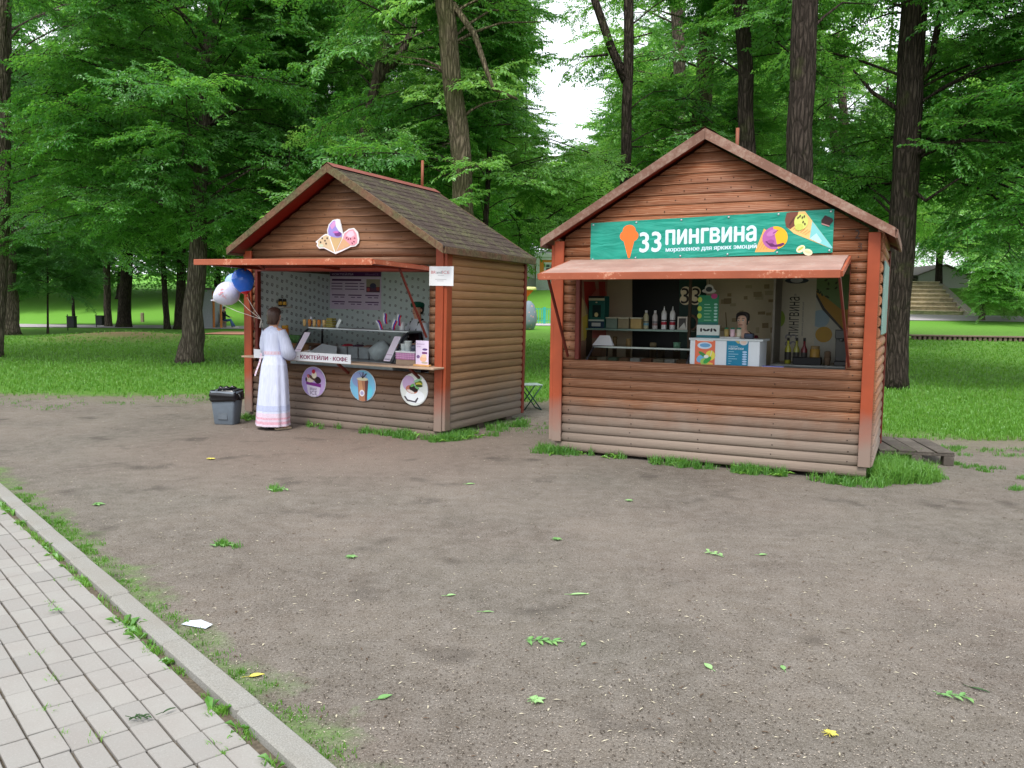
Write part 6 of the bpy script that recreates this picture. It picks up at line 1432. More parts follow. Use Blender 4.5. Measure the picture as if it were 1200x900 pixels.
# --- seller of the small kiosk (only head, shoulder and apron show)
p = q1(490, 365, .95); Xs = H1 @ T(p.x, .95, .07) @ Rz(math.pi - .25); zof = 1.60
O, bd, N = person('seller in white shirt, dark apron and green beret behind the right end of the showcase', Xs, 1.62,
    {1: ((.21, .10, 1.0), (.12, .30, .98), (-.3, .9, -.1), (0, .2, 1), .5), -1: ((-.25, .06, 1.02), (-.22, .28, 1.02), (.1, .95, -.1), (0, .2, 1), .5)},
    {1: ((.09, .03, .45), (.09, -.02, .07), (.1, .12, .03)), -1: ((-.09, .03, .45), (-.09, -.02, .07), (-.1, .12, .03))})
face(O, N, .965)
WS = plain(212, 218, 226, .8, .15, 0, .06, 30); AP = plain(48, 26, 34, .8, .15, 0, .1, 30)
def shirt(O, N, k, mt, sl=.85, z0=.86):
    b = MB([mt]); b.loft([ring((0, 0, z * k), rx * k, ry * k, 28, pl(.01, 6, z * 4)) for z, rx, ry in ((z0, .165, .125), (1.0, .145, .115), (1.08, .14, .112), (1.2, .162, .122), (1.3, .178, .115), (1.36, .165, .095), (1.39, .12, .08), (1.425, .06, .056))], 0, False); b.build('shirt', parent=O)
    for p_, sg in (('R', 1), ('L', -1)):
        S_, el, wr = N[p_ + 'sh'][0], N[p_ + 'el'][0], N[p_ + 'wrist'][0]; b = MB([mt]); b.tube([S_ + Vector((-sg * .03, 0, .01)), S_.lerp(el, .5), el, el.lerp(wr, sl)], [.062 * k, .055 * k, .05 * k, .04 * k], 14, 0, False, .02); b.build('sleeve', parent=O)
shirt(O, N, .965, WS)
b = MB([AP, pr(206, 196, 206)]); b.loft([ring((0, .004, z), rx, ry, 28) for z, rx, ry in ((.62, .185, .145), (.85, .176, .136), (1.0, .156, .126), (1.16, .168, .13), (1.2, .16, .126))], 0, False); b.sphere((.06, .128, 1.12), .016, 8, 6, 1, 1, .4); b.build('apron', parent=O)
for sg in (-1, 1): b = MB([plain(30, 50, 44, .8)]); b.tube([(sg * .06, .10, 1.19), (sg * .085, .06, 1.33), (sg * .07, -.03, 1.37)], .016, 6); b.build('apron_strap', parent=O)
h_ = N['head'][0]; b = MB([plain(22, 84, 66, .8, .15, 0, .12, 40)]); b.loft([ring((h_.x, h_.y, h_.z + dz), rx, ry, 24) for dz, rx, ry in ((.028, .083, .098), (.045, .09, .105), (.07, .094, .108), (.095, .075, .088), (.108, .03, .035))], 0, True); b.build('beret', parent=O)
b = MB([hair_mat(44, 34, 30)]); b.loft([[(h_.x + rx * math.cos(a), h_.y - .012 + (ry * math.sin(a) if math.sin(a) < .1 else ry * .1), h_.z + dz) for a in [2 * math.pi * i / 24 for i in range(24)]] for dz, rx, ry in ((-.07, .06, .075), (-.02, .078, .092), (.035, .08, .096))], 0, True); b.build('hair', parent=O)
# --- seller of the large kiosk, head bent over the counter
p = q2(872.5, 378, .86); Xs = H2 @ T(p.x, .86, .07) @ Rz(math.pi - .1)
hz = p.z - .07; k2 = (hz + .03) / 1.57
O, bd, N = person('seller with dark tied hair looking down behind the white counter', Xs, 1.68 * k2,
    {1: ((.22, .12, .98), (.08, .26, 1.0), (-.5, .8, 0), (0, .1, 1), .5), -1: ((-.22, .12, .98), (-.08, .26, 1.0), (.5, .8, 0), (0, .1, 1), .5)},
    {1: ((.09, .03, .43), (.09, -.02, .07), (.1, .12, .03)), -1: ((-.09, .03, .43), (-.09, -.02, .07), (-.1, .12, .03))}, lean=.12, skin=plain(236, 196, 172, .55, .35, 0, .05, 20))
face(O, N, k2, plain(236, 196, 172, .55, .35, 0, .05, 20), (40, 30, 26)); shirt(O, N, k2, plain(84, 22, 34, .85, .15, 0, .1, 20))
h_ = N['head'][0]; b = MB([hair_mat(30, 24, 22)])
b.loft([[(h_.x + rx * math.cos(a), h_.y - .012 + (ry * math.sin(a) if math.sin(a) < -.1 or dz > .07 else ry * max(min(math.sin(a), .35), -.1)), h_.z + dz) for a in [2 * math.pi * i / 28 for i in range(28)]] for dz, rx, ry in ((-.055, .055, .07), (-.01, .074, .088), (.04, .077, .094), (.066, .073, .09), (.085, .055, .07), (.097, .02, .025))], 0, True); b.sphere((h_.x, h_.y - .115, h_.z + .01), .034, 10, 8); b.build('hair', parent=O)
# --- the man on the bench by the far booth
mp = gp(262, 384.2); Xs = T(mp.x, mp.y, tz(mp.x, mp.y)) @ Rz(-1.25)
O, bd, N = person('distant seated person in dark top and blue jeans beside the grey booth', Xs, 1.72,
    {1: ((.22, .12, .80), (.12, .36, .66), (-.2, 1, -.2), (0, 0, 1), .5), -1: ((-.22, .12, .80), (-.12, .36, .66), (.2, 1, -.2), (0, 0, 1), .5)},
    {1: ((.11, .42, .50), (.12, .52, .07), (.13, .68, .03)), -1: ((-.11, .42, .48), (-.11, .66, .07), (-.12, .82, .03))}, sit=True, lean=.1)
dzs = .50 - .90 * 1.72 / 1.68
b = MB([plain(40, 42, 50, .85)]); b.loft([ring((0, .1 * (z - .5), z), rx, ry, 20) for z, rx, ry in ((.46, .17, .15), (.66, .15, .13), (.85, .175, .135), (.96, .18, .12), (1.0, .13, .09), (1.04, .065, .065))], 0, False)
for p_ in 'RL': b.tube([N[p_ + 'sh'][0], N[p_ + 'el'][0], N[p_ + 'wrist'][0]], [.06, .052, .04], 10, 0, False)
b.build('jacket', parent=O)
b = MB([plain(74, 104, 150, .85)])
for p_ in 'lr': b.tube([N[p_ + 'hip'][0], N[p_ + 'kn'][0], N[p_ + 'an'][0]], [.10, .075, .055], 12)
b.build('jeans', parent=O)
b = MB([plain(216, 210, 204, .7)])
for p_ in 'lr': q = N[p_ + 'ft'][0]; b.sphere((q.x, q.y + .03, .04), .05, 10, 6, 0, .9, 2.2, .8)
b.build('shoes', parent=O)
h_ = N['head'][0]; b = MB([hair_mat(60, 46, 36)]); b.sphere((h_.x, h_.y - .015, h_.z + .03), .085, 12, 8, 0, 1, 1.1, .95); b.build('hair', parent=O)

# ================================================================== THINGS ROUND THE KIOSKS
# balloons tied to the left prop of the small kiosk's flap
def balloon(label, u, v, Y, r, mats, tilt, knot, el=1.15):
    c = atY(u, v, Y); O = empty('balloon', label, 'balloon', T(*c), 'balloons tied to the small kiosk')
    X = tilt; b = MB(mats); n_ = 14; prof = []
    for i in range(n_ + 1):
        t = i / n_; a = math.pi * t; rr_ = r * math.sin(a) * (1 - .12 * math.cos(a)); prof.append((max(rr_, .004), r * el * math.cos(a) * -1 * (1.0 if t < .5 else 1.0)))
    prof = [(q * (1 - .25 * max(0, -z / (r * el)) ** 2), z * (1.12 if z < 0 else 1)) for q, z in prof]
    for i in range(n_):
        zz_ = (prof[i][1] + prof[i + 1][1]) / 2 / (r * el); b.lathe([prof[i], prof[i + 1]], 22, (1 if (len(mats) > 1 and zz_ < knot) else 0), X, cap=False)
    b.lathe([(.014, prof[0][1] - .035), (.006, prof[0][1] - .012), (.008, prof[0][1] + .01)], 10, len(mats) - 1 if len(mats) > 1 else 0, X); b.build('skin', parent=O)
    kn = X @ Vector((0, 0, prof[0][1] - .02)); return O, c + kn
BL = lambda r, g_, b_: plain(r, g_, b_, .16, .6, 0, .0)
tie = H1 @ q1(306, 374, -.3)
o1, k1_ = balloon('large blue balloon with red neck under the left end of the orange flap', 285, 329, 11.55, .15, [BL(40, 112, 236), BL(216, 36, 50)], Rx(.0) @ Ry(-.2), -.80)
o2, k2_ = balloon('white balloon with pinkish print, lowest and leftmost of the balloons', 265.5, 344.5, 11.75, .168, [BL(206, 206, 226)], Ry(1.15), -2, 1.08)
o3, k3_ = balloon('pale blue, white and red balloon half hidden behind the large blue one', 275.5, 333, 12.1, .14, [BL(150, 180, 228), BL(206, 96, 110)], Ry(-.1), -.35)
b = MB([pr(214, 150, 160)]); rnd = random.Random(2)
cW = atY(265.5, 344.5, 11.75); vd = (Vector((0, 0, EYE)) - cW).normalized(); sx_ = vd.cross(Vector((0, 0, 1))).normalized(); sz_ = sx_.cross(vd)
for i in range(34):
    a, q = rnd.uniform(0, 6.28), .10 * math.sqrt(rnd.random()); x_, z_ = q * math.cos(a), q * .85 * math.sin(a); w_ = rnd.uniform(.008, .016)
    for (dx, dz) in ((0, 0),):
        pts = []
        for ex_, ez_ in ((-w_, -w_ * .5), (w_, -w_ * .3), (w_ * .8, w_ * .5), (-w_ * .9, w_ * .6)):
            X_, Z_ = x_ + ex_, z_ + ez_; dd = (sx_ * -X_ + sz_ * Z_ + vd * math.sqrt(max(math.sqrt(1) * .169 ** 2 - X_ * X_ - Z_ * Z_, 0))); pts.append(dd + vd * .003)
        b.add(pts, [(0, 1, 2, 3)], 0)
tag(b.build('print', parent=o2), kind='stuff')
for o, kk in ((o1, k1_), (o2, k2_), (o3, k3_)):
    b = MB([pr(220, 214, 206)]); base = o.matrix_world.translation
    b.tube([kk - base, (kk.lerp(tie, .5) + Vector((0, 0, -.02))) - base, tie - base, tie - base + Vector((random.uniform(-.03, .03), 0, -.12))], .004, 5); b.build('string', parent=o)
# waste bin with black bag
p = gp(266.5, 497); O = empty('waste_bin', 'small grey plastic waste bin lined with a black bag beside the small kiosk', 'waste bin', T(p.x, p.y, 0) @ Rz(-.12))
GB = plain(104, 114, 124, .5, .35, 0, .06, 20)
def rr4(hx, hy, z, r=.03):
    o = []
    for cx, cy, a0 in ((hx - r, hy - r, 0), (-hx + r, hy - r, 1), (-hx + r, -hy + r, 2), (hx - r, -hy + r, 3)):
        for i in range(4): a = (a0 + i / 3) * math.pi / 2; o.append((cx + r * math.cos(a), cy + r * math.sin(a), z))
    return o
b = MB([GB]); b.loft([rr4(.14, .11, .0), rr4(.145, .115, .01), rr4(.172, .14, .32), rr4(.176, .144, .44)]); b.build('bin_body', parent=O)
b = MB([plain(92, 100, 108, .5)]); b.box((-.075, -.142, .06), (.065, -.118, .26), bev=.006); b.build('front_panel', parent=O).rotation_euler = (.085 * -1, 0, 0)
b = MB([GB]); b.loft([rr4(.182, .15, .40), rr4(.186, .154, .47), rr4(.17, .138, .475), rr4(.165, .132, .43)], cap=False)
b.bar((-.17, -.02, .465), (-.05, 0, .50), .03, .02); b.build('rim', parent=O)
BGM = plain(22, 22, 26, .22, .6, 0, .2, 30); b = MB([BGM]); rings = []
for z, f in ((.335, 1.04), (.36, 1.10), (.39, 1.06), (.41, 1.11), (.44, 1.07), (.48, 1.02), (.485, .9), (.44, .8), (.40, .6)):
    rings.append([(x * f * (1 + .03 * math.sin(17 * i_ + z * 60)), y * f * (1 + .03 * math.cos(13 * i_ + z * 80)), z + .014 * math.sin(i_ * 2.1 + z * 40)) for i_, (x, y, _) in enumerate(rr4(.178, .146, 0))])
b.loft(rings, 0, True)
for q in ((-.10, -.03, .47, -.03, -.06, .50), (-.03, -.06, .50, .08, -.04, .495), (.02, .03, .48, .12, .05, .50), (.186, -.02, .42, .20, .0, .34)): b.tube([q[:3], ((q[0] + q[3]) / 2, (q[1] + q[4]) / 2, max(q[2], q[5]) + .012), q[3:]], [.022, .034, .016], 8, 0, True, .2)
b.build('black_bag', parent=O)
# pallet step on the right
O = empty('wooden_pallet', 'old grey wooden pallet lying on the grass right of the large kiosk', 'pallet', T(4.66, 9.72, 0) @ Rz(-.16))
PW_ = paint_wood('weathered pallet wood', rgb(84, 78, 72), rgb(112, 106, 98), .5, rough=.9)
for i in range(4): b = MB([PW_]); x_ = -.31 + .206 * i; b.box((x_ - .093, -.5, .135), (x_ + .093, .5, .158 + random.uniform(-.004, .006)), bev=.006); b.build('plank', parent=O).rotation_euler = (0, 0, random.uniform(-.02, .02))
for y_ in (-.45, 0, .45): b = MB([PW_]); b.box((-.4, y_ - .05, .105), (.4, y_ + .05, .1345), bev=.004); b.build('stringer', parent=O)
for x_ in (-.34, 0, .34):
    for y_ in (-.45, .45): b = MB([PW_]); b.box((x_ - .055, y_ - .055, 0), (x_ + .055, y_ + .055, .1045), bev=.005); b.build('block', parent=O)
# folding stool behind the small kiosk
p = gp(621, 481); O = empty('folding_stool', 'small folding stool with pale seat and dark green legs behind the small kiosk', 'stool', T(p.x, p.y + .1, 0) @ Rz(.3))
DG = plain(40, 74, 70, .4, .4); b = MB([plain(190, 206, 200, .7)]); b.box((-.17, -.16, .41), (.17, .16, .425), bev=.005); b.build('seat', parent=O)
for y_ in (-.15, .15):
    for s_ in (-1, 1): b = MB([DG]); b.tube([(-.15 * s_, y_ + .012 * s_, .409), (.15 * s_, y_ + .012 * s_, 0.01)], .01, 6); b.build('leg', parent=O)
for x_ in (-.15, .15): b = MB([DG]); b.tube([(x_, -.16, .012), (x_, .16, .012)], .01, 6); b.build('foot_rail', parent=O)

# ================================================================== FARTHER OFF
def on_ground(u, v): p = gp(u, v); return Vector((p.x, p.y, tz(p.x, p.y)))
def litter_bin(label, u, v, h):
    p = on_ground(u, v); O = empty('litter_bin', label, 'litter bin', T(*p), 'black litter bins along the path')
    b = MB([plain(28, 32, 32, .5, .4)]); b.box((-.19, -.16, .16), (.19, .16, h), bev=.012); b.build('bin_body', parent=O)
    b = MB([plain(34, 38, 38, .5, .4)]); b.box((-.21, -.18, h + .001), (.21, .18, h + .035), bev=.008); b.build('lid', parent=O)
    b = MB([plain(24, 26, 26, .5, .4)]); b.tube([(-.22, 0, 0), (-.22, 0, h + .12)], .025, 8); b.build('post', parent=O); return O
litter_bin('black litter bin on a post beside the slim young tree', 84.5, 387.5, .72)
litter_bin('black litter bin on a post next to the short pale trunk', 117.5, 384.2, .68)
p = on_ground(167, 377.5); b = MB([plain(148, 132, 112, .9)]); b.loft([ring((0, 0, z), r, r, 4) for z, r in ((0, .13), (.62, .13), (.68, .09))], 0, True, None, False); o = b.build('stone_post'); o.matrix_world = T(*p) @ Rz(.7); tag(o, 'short pale stone post by the path left of the leaning tree', 'post')
# grey booth with orange doorway, bench
p = on_ground(243, 384.5); O = empty('park_booth', 'small grey booth with an orange door frame far behind the balloons', 'booth', T(*p) @ Rz(-.1))
b = MB([plain(150, 154, 158, .6)]); b.box((-1.0, 0, 0), (.32, 1.6, 2.3), bev=.01); b.build('wall', parent=O)
for x_ in (.33, .78): b = MB([plain(196, 122, 62, .6)]); b.box((x_, .05, 0), (x_ + .09, .16, 2.1)); b.build('door_post', parent=O)
b = MB([plain(196, 122, 62, .6)]); b.box((.33, .05, 2.101), (.87, .16, 2.2)); b.build('door_lintel', parent=O)
b = MB([plain(96, 88, 84, .8)]); b.box((-1.15, -.12, 2.301), (1.0, 1.75, 2.42), bev=.01); b.build('roof', parent=O)
O = empty('bench', 'low brown bench under the distant seated person', 'bench', Matrix(Xs.copy() if False else (T(mp.x, mp.y, tz(mp.x, mp.y)) @ Rz(-1.25))))
b = MB([plain(140, 116, 92, .8)]); b.box((-.7, -.22, .34), (.7, .2, .395), bev=.006); b.build('seat', parent=O)
for x_ in (-.55, .55): b = MB([plain(120, 112, 104, .9)]); b.box((x_ - .06, -.18, 0), (x_ + .06, .16, .339)); b.build('leg', parent=O)
def house(name, label, cat, X, w, d, h, wall, roofc, gable=0., plinth=None, cornice=None, windows=(), door=None, pil=()):
    O = empty(name, label, cat, X); b = MB([wall]); b.box((0, 0, 0), (w, d, h))
    if gable: b.add([(0, 0, h), (w, 0, h), (w / 2, 0, h + gable), (0, d, h), (w, d, h), (w / 2, d, h + gable)], [(0, 1, 2), (5, 4, 3)], 0)
    b.build('wall', parent=O)
    if plinth: b = MB([plinth]); b.box((-.05, -.06, -.8), (w + .05, d, .75)); b.build('plinth', parent=O)
    if cornice: b = MB([cornice]); b.box((-.2, -.2, h + .002), (w + .2, d + .2, h + .45), bev=.04); b.box((-.1, -.1, h - .25), (w + .1, -.001, h - .002)); b.build('cornice', parent=O)
    if gable:
        for sg in (0, 1):
            b = MB([roofc]); e = (-.35 if sg == 0 else w + .35); ze = h - gable * .35 / (w / 2)
            vs = [(w / 2, y, h + gable + q) for q in (.02, .14) for y in (-.4, d + .4)] + [(e, y, ze + q) for q in (.02, .14) for y in (-.4, d + .4)]
            b.add(vs, [(0, 1, 5, 4), (2, 3, 7, 6), (0, 2, 6, 4), (1, 3, 7, 5), (4, 5, 7, 6), (0, 1, 3, 2)], 0); b.build('roof', parent=O)
    else: b = MB([roofc]); b.box((.3, .3, h + .452), (w - .3, d - .3, h + .6)); b.build('roof', parent=O)
    for x0, x1, z0, z1 in windows:
        b = MB([M['white']]); t_ = .22
        for q in ((x0 - t_, z0 - t_, x1 + t_, z0), (x0 - t_, z1, x1 + t_, z1 + t_), (x0 - t_, z0, x0, z1), (x1, z0, x1 + t_, z1)): b.box((q[0], -.07, q[1]), (q[2], -.001, q[3]))
        wf = b.build('window', parent=O); b = MB([plain(72, 88, 92, .15, .6)]); b.box((x0, -.02, z0), (x1, -.003, z1)); b.build('pane', parent=wf)
        b = MB([M['white']]); b.box(((x0 + x1) / 2 - .04, -.05, z0), ((x0 + x1) / 2 + .04, -.0205, z1)); b.box((x0, -.045, z0 + (z1 - z0) * .6), ((x0 + x1) / 2 - .041, -.021, z0 + (z1 - z0) * .6 + .07)); b.build('glazing_bar', parent=wf)
    for x0, x1 in pil: b = MB([M['white']]); b.box((x0, -.12, .752), (x1, -.001, h - .255)); b.build('pilaster', parent=O)
    if door: b = MB([plain(46, 46, 50, .5)]); b.box((door[0], -.04, 0), (door[1], -.001, door[2])); b.build('door', parent=O)
    return O
Yb = 84.; q0, q1_ = atY(628.5, 335, Yb), atY(628.5, 301.5, Yb); mpp = Yb / F_PX
house('orange_house', 'orange house with white trim seen between the two kiosks', 'house', T(q0.x, Yb, q0.z), 9, 8, q1_.z - q0.z, plain(236, 150, 66, .8), plain(150, 150, 150, .7), 0, plain(196, 200, 206, .8), M['white'],
      [(.95, 1.75, 1.25, 2.15), (4.4, 5.2, 1.25, 2.15), (6.8, 7.6, 1.25, 2.15)], None, [(-.06, .3)])
q2_ = atY(619, 334, Yb); house('pale_annex', 'white and orange wing at the left side of the orange house', 'house', T(q2_.x - 3.5, Yb + 1.5, q2_.z), 4.2, 6, 2.2, plain(238, 170, 96, .8), plain(120, 106, 96, .8), 0, plain(190, 192, 196, .8), M['white'], (), None, [(3.3, 4.2)])
Yb = 76.; q0 = atY(1076, 330, Yb)
house('grey_house', 'grey gabled house above the stone steps at far right', 'house', T(q0.x, Yb, tz(q0.x, Yb) - .2), 4.6, 7, 1.6, plain(178, 178, 172, .8), plain(122, 112, 102, .8), .9, None, None, (), (.7, 1.15, 1.0))
house('white_shed', 'low white shed against the grey gabled house', 'shed', T(q0.x - 2.6, Yb + .6, tz(q0.x, Yb) - .2), 2.4, 5, 1.2, plain(226, 228, 230, .8), plain(128, 118, 108, .8), .5)
house('pale_house', 'pale far house glimpsed between the trunks at the left', 'house', T(-26.5, 80, tz(-22, 80) - .6), 9, 8, 3.2, plain(206, 206, 204, .8), plain(150, 140, 132, .8), 1.6, None, None, [(1.2, 2.2, 1.2, 2.4), (4, 5, 1.2, 2.4), (6.6, 7.6, 1.2, 2.4)])
# stone steps
pA = on_ground(1062, 368.5); pB = on_ground(1118, 368.5); O = empty('stone_steps', 'broad weathered stone steps climbing the slope at far right', 'steps', T(pA.x - 2.5, pA.y, tz(pA.x, pA.y)))
SW = pB.x - pA.x + 2.9; top = atY(1080, 330, pA.y + 4.2).z - tz(pA.x, pA.y); ST = plain(190, 176, 150, .9, .15, 0, .25, 3, .4)
for i in range(8):
    b = MB([ST]); zt_ = top * (i + 1) / 8; b.box((0, .5 * i, -.6), (SW, .5 * i + (.495 if i < 7 else 3), zt_ - .09)); b.box((-.02, .5 * i - .11, zt_ - .089), (SW + .01, .5 * i + (.495 if i < 7 else 3), zt_), bev=.02); b.build('step', parent=O)
b = MB([plain(176, 166, 156, .9)]); b.add([(SW + .02, -.9, -.3), (SW + .6, -.9, -.3), (SW + .6, 4, -.3), (SW + .02, 4, -.3), (SW + .02, -.9, .0), (SW + .6, -.9, -.02), (SW + .6, 4, top - .15), (SW + .02, 4, top - .1)], [(3, 2, 1, 0), (4, 5, 6, 7), (0, 1, 5, 4), (1, 2, 6, 5), (2, 3, 7, 6), (3, 0, 4, 7)], 0); b.build('side_slab', parent=O)
# low slatted edge on the right lawn
pA, pB = on_ground(1069, 398), on_ground(1225, 401); d_ = (pB - pA); L = Vector((d_.x, d_.y, 0)).length; O = empty('low_wall', 'long low dark edge with a row of gaps on the right lawn', 'low wall', T(*pA) @ Rz(math.atan2(d_.y, d_.x)))
b = MB([plain(120, 100, 92, .9)]); b.box((-.1, -.16, .15), (L, .2, .21), bev=.008); b.build('capping', parent=O)
bm_ = MB([plain(110, 92, 84, .9)]); bm_.box((-.055, -.12, -.05), (.055, .14, .1495)); o = bm_.build('block', parent=O); n_ = int(L / .2)
for i in range(n_): c = link('block', o.data, O); c.location = (.06 + .2 * i, 0, 0)
bpy.data.objects.remove(o)
# teal fence, speckled egg stone, orange pedestal in the gap
pA, pB = on_ground(604, 379.5), on_ground(668, 379.5); L = (pB - pA).length; O = empty('picket_fence', 'teal green metal fence below the orange house', 'fence', T(*pA) @ Rz(math.atan2((pB - pA).y, (pB - pA).x)))
TG = plain(52, 158, 140, .5); 
for z in (.22, 1.0): b = MB([TG]); b.bar((0, 0, z), (L, 0, z), .03, .05); b.build('rail', parent=O)
i = 0; x_ = 0.
while x_ < L:
    big = i % 5 == 0; b = MB([TG]); w_ = .10 if big else .02; b.box((x_ - w_, -.03 if big else -.045, 0), (x_ + w_, .03 if big else -.016, 1.12 if big else 1.06)); b.build('post' if big else 'picket', parent=O); x_ += .19; i += 1
p = on_ground(619, 386.5); mpp = p.y / F_PX; O = empty('egg_sculpture', 'grey speckled egg shaped sculpture by the path behind the small kiosk', 'sculpture', T(*p)); t = NT('speckled grey'); vo = t.n('TexVoronoi'); vo.inputs['Scale'].default_value = 5; t.l(t.coord(), vo.inputs['Vector']); t.color(t.mix(t.rng(vo.outputs['Distance'], .18, .26), rgb(206, 150, 150), rgb(120, 134, 146))); t.set(.6)
hh_ = 34 * mpp; b = MB([t.m]); b.lathe([(.01, 0), (.2 * hh_, .03), (.3 * hh_, .3 * hh_), (.29 * hh_, .55 * hh_), (.2 * hh_, .85 * hh_), (.09 * hh_, .97 * hh_), (.01, hh_)], 20); b.build('egg', parent=O)
p = on_ground(616, 375.5); mpp = p.y / F_PX; zt_ = atY(616, 336, p.y).z - p.z; O = empty('orange_pedestal', 'orange cone pedestal with pale flat top behind the small kiosk', 'pedestal', T(*p))
b = MB([plain(222, 96, 40, .6)]); b.lathe([(.10, 0), (.10, zt_ - .75), (.55, zt_ - .26), (.55, zt_ - .241)], 16); b.build('cone', parent=O); b = MB([plain(226, 220, 150, .7)]); b.lathe([(.72, zt_ - .24), (.78, zt_ - .18), (.72, zt_ - .01), (.02, zt_)], 18); b.build('top', parent=O)

# far low thicket that closes the view under the crowns
def thicket(spots):
    V = []; Fq = []
    for x, y, w, h, n in spots:
        for _ in range(n):
            a = random.uniform(0, 6.28); q = math.sqrt(random.random()); px_, py_ = x + w * q * math.cos(a), y + 2.2 * q * math.sin(a); zz = tz(px_, py_) + h * random.random() ** .8 * (1.05 - q * q * .6); s_ = random.uniform(.16, .34)
            d1_ = Vector((random.gauss(0, 1), random.gauss(0, 1), random.gauss(-.2, .6))).normalized(); d2_ = d1_.orthogonal().normalized(); b0 = len(V); p_ = Vector((px_, py_, zz))
            V.extend([p_, p_ + d1_ * s_ * .5 + d2_ * s_ * .3, p_ + d1_ * s_, p_ + d1_ * s_ * .5 - d2_ * s_ * .3]); Fq.append((b0, b0 + 1, b0 + 2, b0 + 3))
    return tag(bulk('thicket', [tuple(v) for v in V], Fq, M['leaf']), 'far green thicket closing the view under the park trees', kind='stuff')
thicket([(-66 + 5.2 * i + random.uniform(-1.5, 1.5), 92 + random.uniform(-5, 6), 4.6, random.uniform(4.5, 8.5), 1300) for i in range(27)] + [(-62 + 4.4 * i + random.uniform(-1.5, 1.5), 78 + random.uniform(-3, 3), 3.6, random.uniform(2.2, 4.4), 800) for i in range(11)])

# ================================================================== LEAVES, WEEDS AND LITTER ON THE GROUND
def hut_pts(H, pts): return [H @ Vector((x, y, 0)) for x, y in pts]
sp = []; bl = []
def along(H, a, c, n, r, k, jit=.09):
    for i in range(n):
        t = random.random(); q = H @ Vector((a[0] + (c[0] - a[0]) * t, a[1] + (c[1] - a[1]) * t, 0)); sp.append((q.x + random.gauss(0, jit), q.y + random.gauss(0, jit), r * random.uniform(.5, 1.2), k))
        if random.random() < .28: bl.append((q.x + random.gauss(0, jit), q.y + random.gauss(0, jit), random.randint(4, 9), random.uniform(.07, .14)))
along(H1, (-1.3, -.16), (.12, -.2), 22, .10, 1.0); along(H1, (.15, -.15), (.28, 1.9), 26, .11, 1.0); along(H1, (-3.35, -.02), (-3.2, .1), 10, .09, 1.2); along(H1, (-2.4, -.1), (-1.4, -.12), 5, .05, .4)
along(H2, (-3.55, -.05), (-3.25, -.12), 16, .10, 1.1); along(H2, (-3.2, -.1), (-2.4, -.1), 8, .05, .5); along(H2, (-2.2, -.12), (-1.5, -.14), 12, .07, .9, .04); along(H2, (-1.35, -.13), (-.8, -.15), 16, .06, .9, .04); along(H2, (-.5, -.16), (.1, -.2), 14, .08, .8)
scatter("weeds", "green grass and weeds growing round the bases of the kiosks", sp, 24, .11, M['weed'], .0075)
broad('weeds', 'broad leaved weeds at the foot of the kiosk walls', bl, M['weed'])
sp = []
for i in range(120):
    a = random.uniform(0, 6.28); q = math.sqrt(random.random()); c = gp(1042, 561); sp.append((c.x + .05 + q * .42 * math.cos(a), c.y + q * .42 * math.sin(a) + .12, .10, .9))
for i in range(26): q = H2 @ Vector((random.uniform(.08, .4), random.uniform(-.1, 1.5), 0)); sp.append((q.x, q.y, .1, .8))
scatter('weeds', 'thick tuft of long grass at the right corner of the large kiosk', sp, 44, .17, M['weed'], .0075, 1.1)
sp = []
for u, v, r, k in ((1170, 533, .3, 1), (1150, 550, .14, .8), (1190, 560, .12, .6), (1190, 575, .1, .5), (1120, 545, .1, .6), (640, 500, .2, .3), (1108, 528, .2, 1), (610, 505, .3, .4), (20, 470, .5, .4), (70, 476, .5, .4), (150, 472, .5, .5), (220, 470, .5, .5), (1095, 560, .12, .5), (325, 575, .08, .4), (258, 641, .07, .4)):
    c = gp(u, v); 
    for _ in range(6): sp.append((c.x + random.gauss(0, r * .6), c.y + random.gauss(0, r * .6), r * .5, k))
scatter('weeds', 'scattered green sprouts on the bare earth near the lawn', sp, 26, .05, M['weed'], .006)
# litter: petals, bud scales, bark chips and grit
N = 11000; yy_ = 2.4 + 11.5 * RNG.uniform(0, 1, N) ** 1.25; xx_ = RNG.uniform(-1, 1, N) * yy_ * .72; nn_ = xx_ * KN.x + yy_ * KN.y
cl = fnoise(xx_, yy_, .55) + .6 * fnoise(xx_, yy_, 1.9); ok = (nn_ < -1.47) & (RNG.uniform(-.75, .6, N) < cl)
def in_hut(H, W, D): 
    inv = H.inverted(); P = np.array([tuple(inv @ Vector((a, c, 0))) for a, c in zip(xx_, yy_)]); return (P[:, 0] > -W - .03) & (P[:, 0] < .04) & (P[:, 1] > -.06) & (P[:, 1] < D)
ok &= ~in_hut(H1, W1_, D1_) & ~in_hut(H2, W2_, D2_)
xx_, yy_ = xx_[ok], yy_[ok]; n_ = len(xx_)
def chips(name, label, idx, lmin, lmax, asp, mat, lift=.004):
    k = len(idx); a = RNG.uniform(0, 2 * np.pi, k); l = RNG.uniform(lmin, lmax, k) * RNG.uniform(.5, 1, k); w = l * RNG.uniform(asp * .5, asp, k); c_, s_ = np.cos(a), np.sin(a); V = np.zeros((k, 4, 3))
    for j, (p_, q_, z_) in enumerate(((-.5, 0, 0), (.05, -.5, .35), (.5, 0, .1), (-.05, .5, .3))): V[:, j, 0] = xx_[idx] + c_ * l * p_ - s_ * w * q_; V[:, j, 1] = yy_[idx] + s_ * l * p_ + c_ * w * q_; V[:, j, 2] = lift + np.minimum(w, .012) * z_
    i = np.arange(k) * 4; return tag(bulk(name, V.reshape(-1, 3), np.stack([i, i + 1, i + 2, i + 3], -1), mat), label, kind='stuff')
ix = np.arange(n_)
def lit(r, g_, b_): return plain(r, g_, b_, .9, .1, 0, .3, 7)
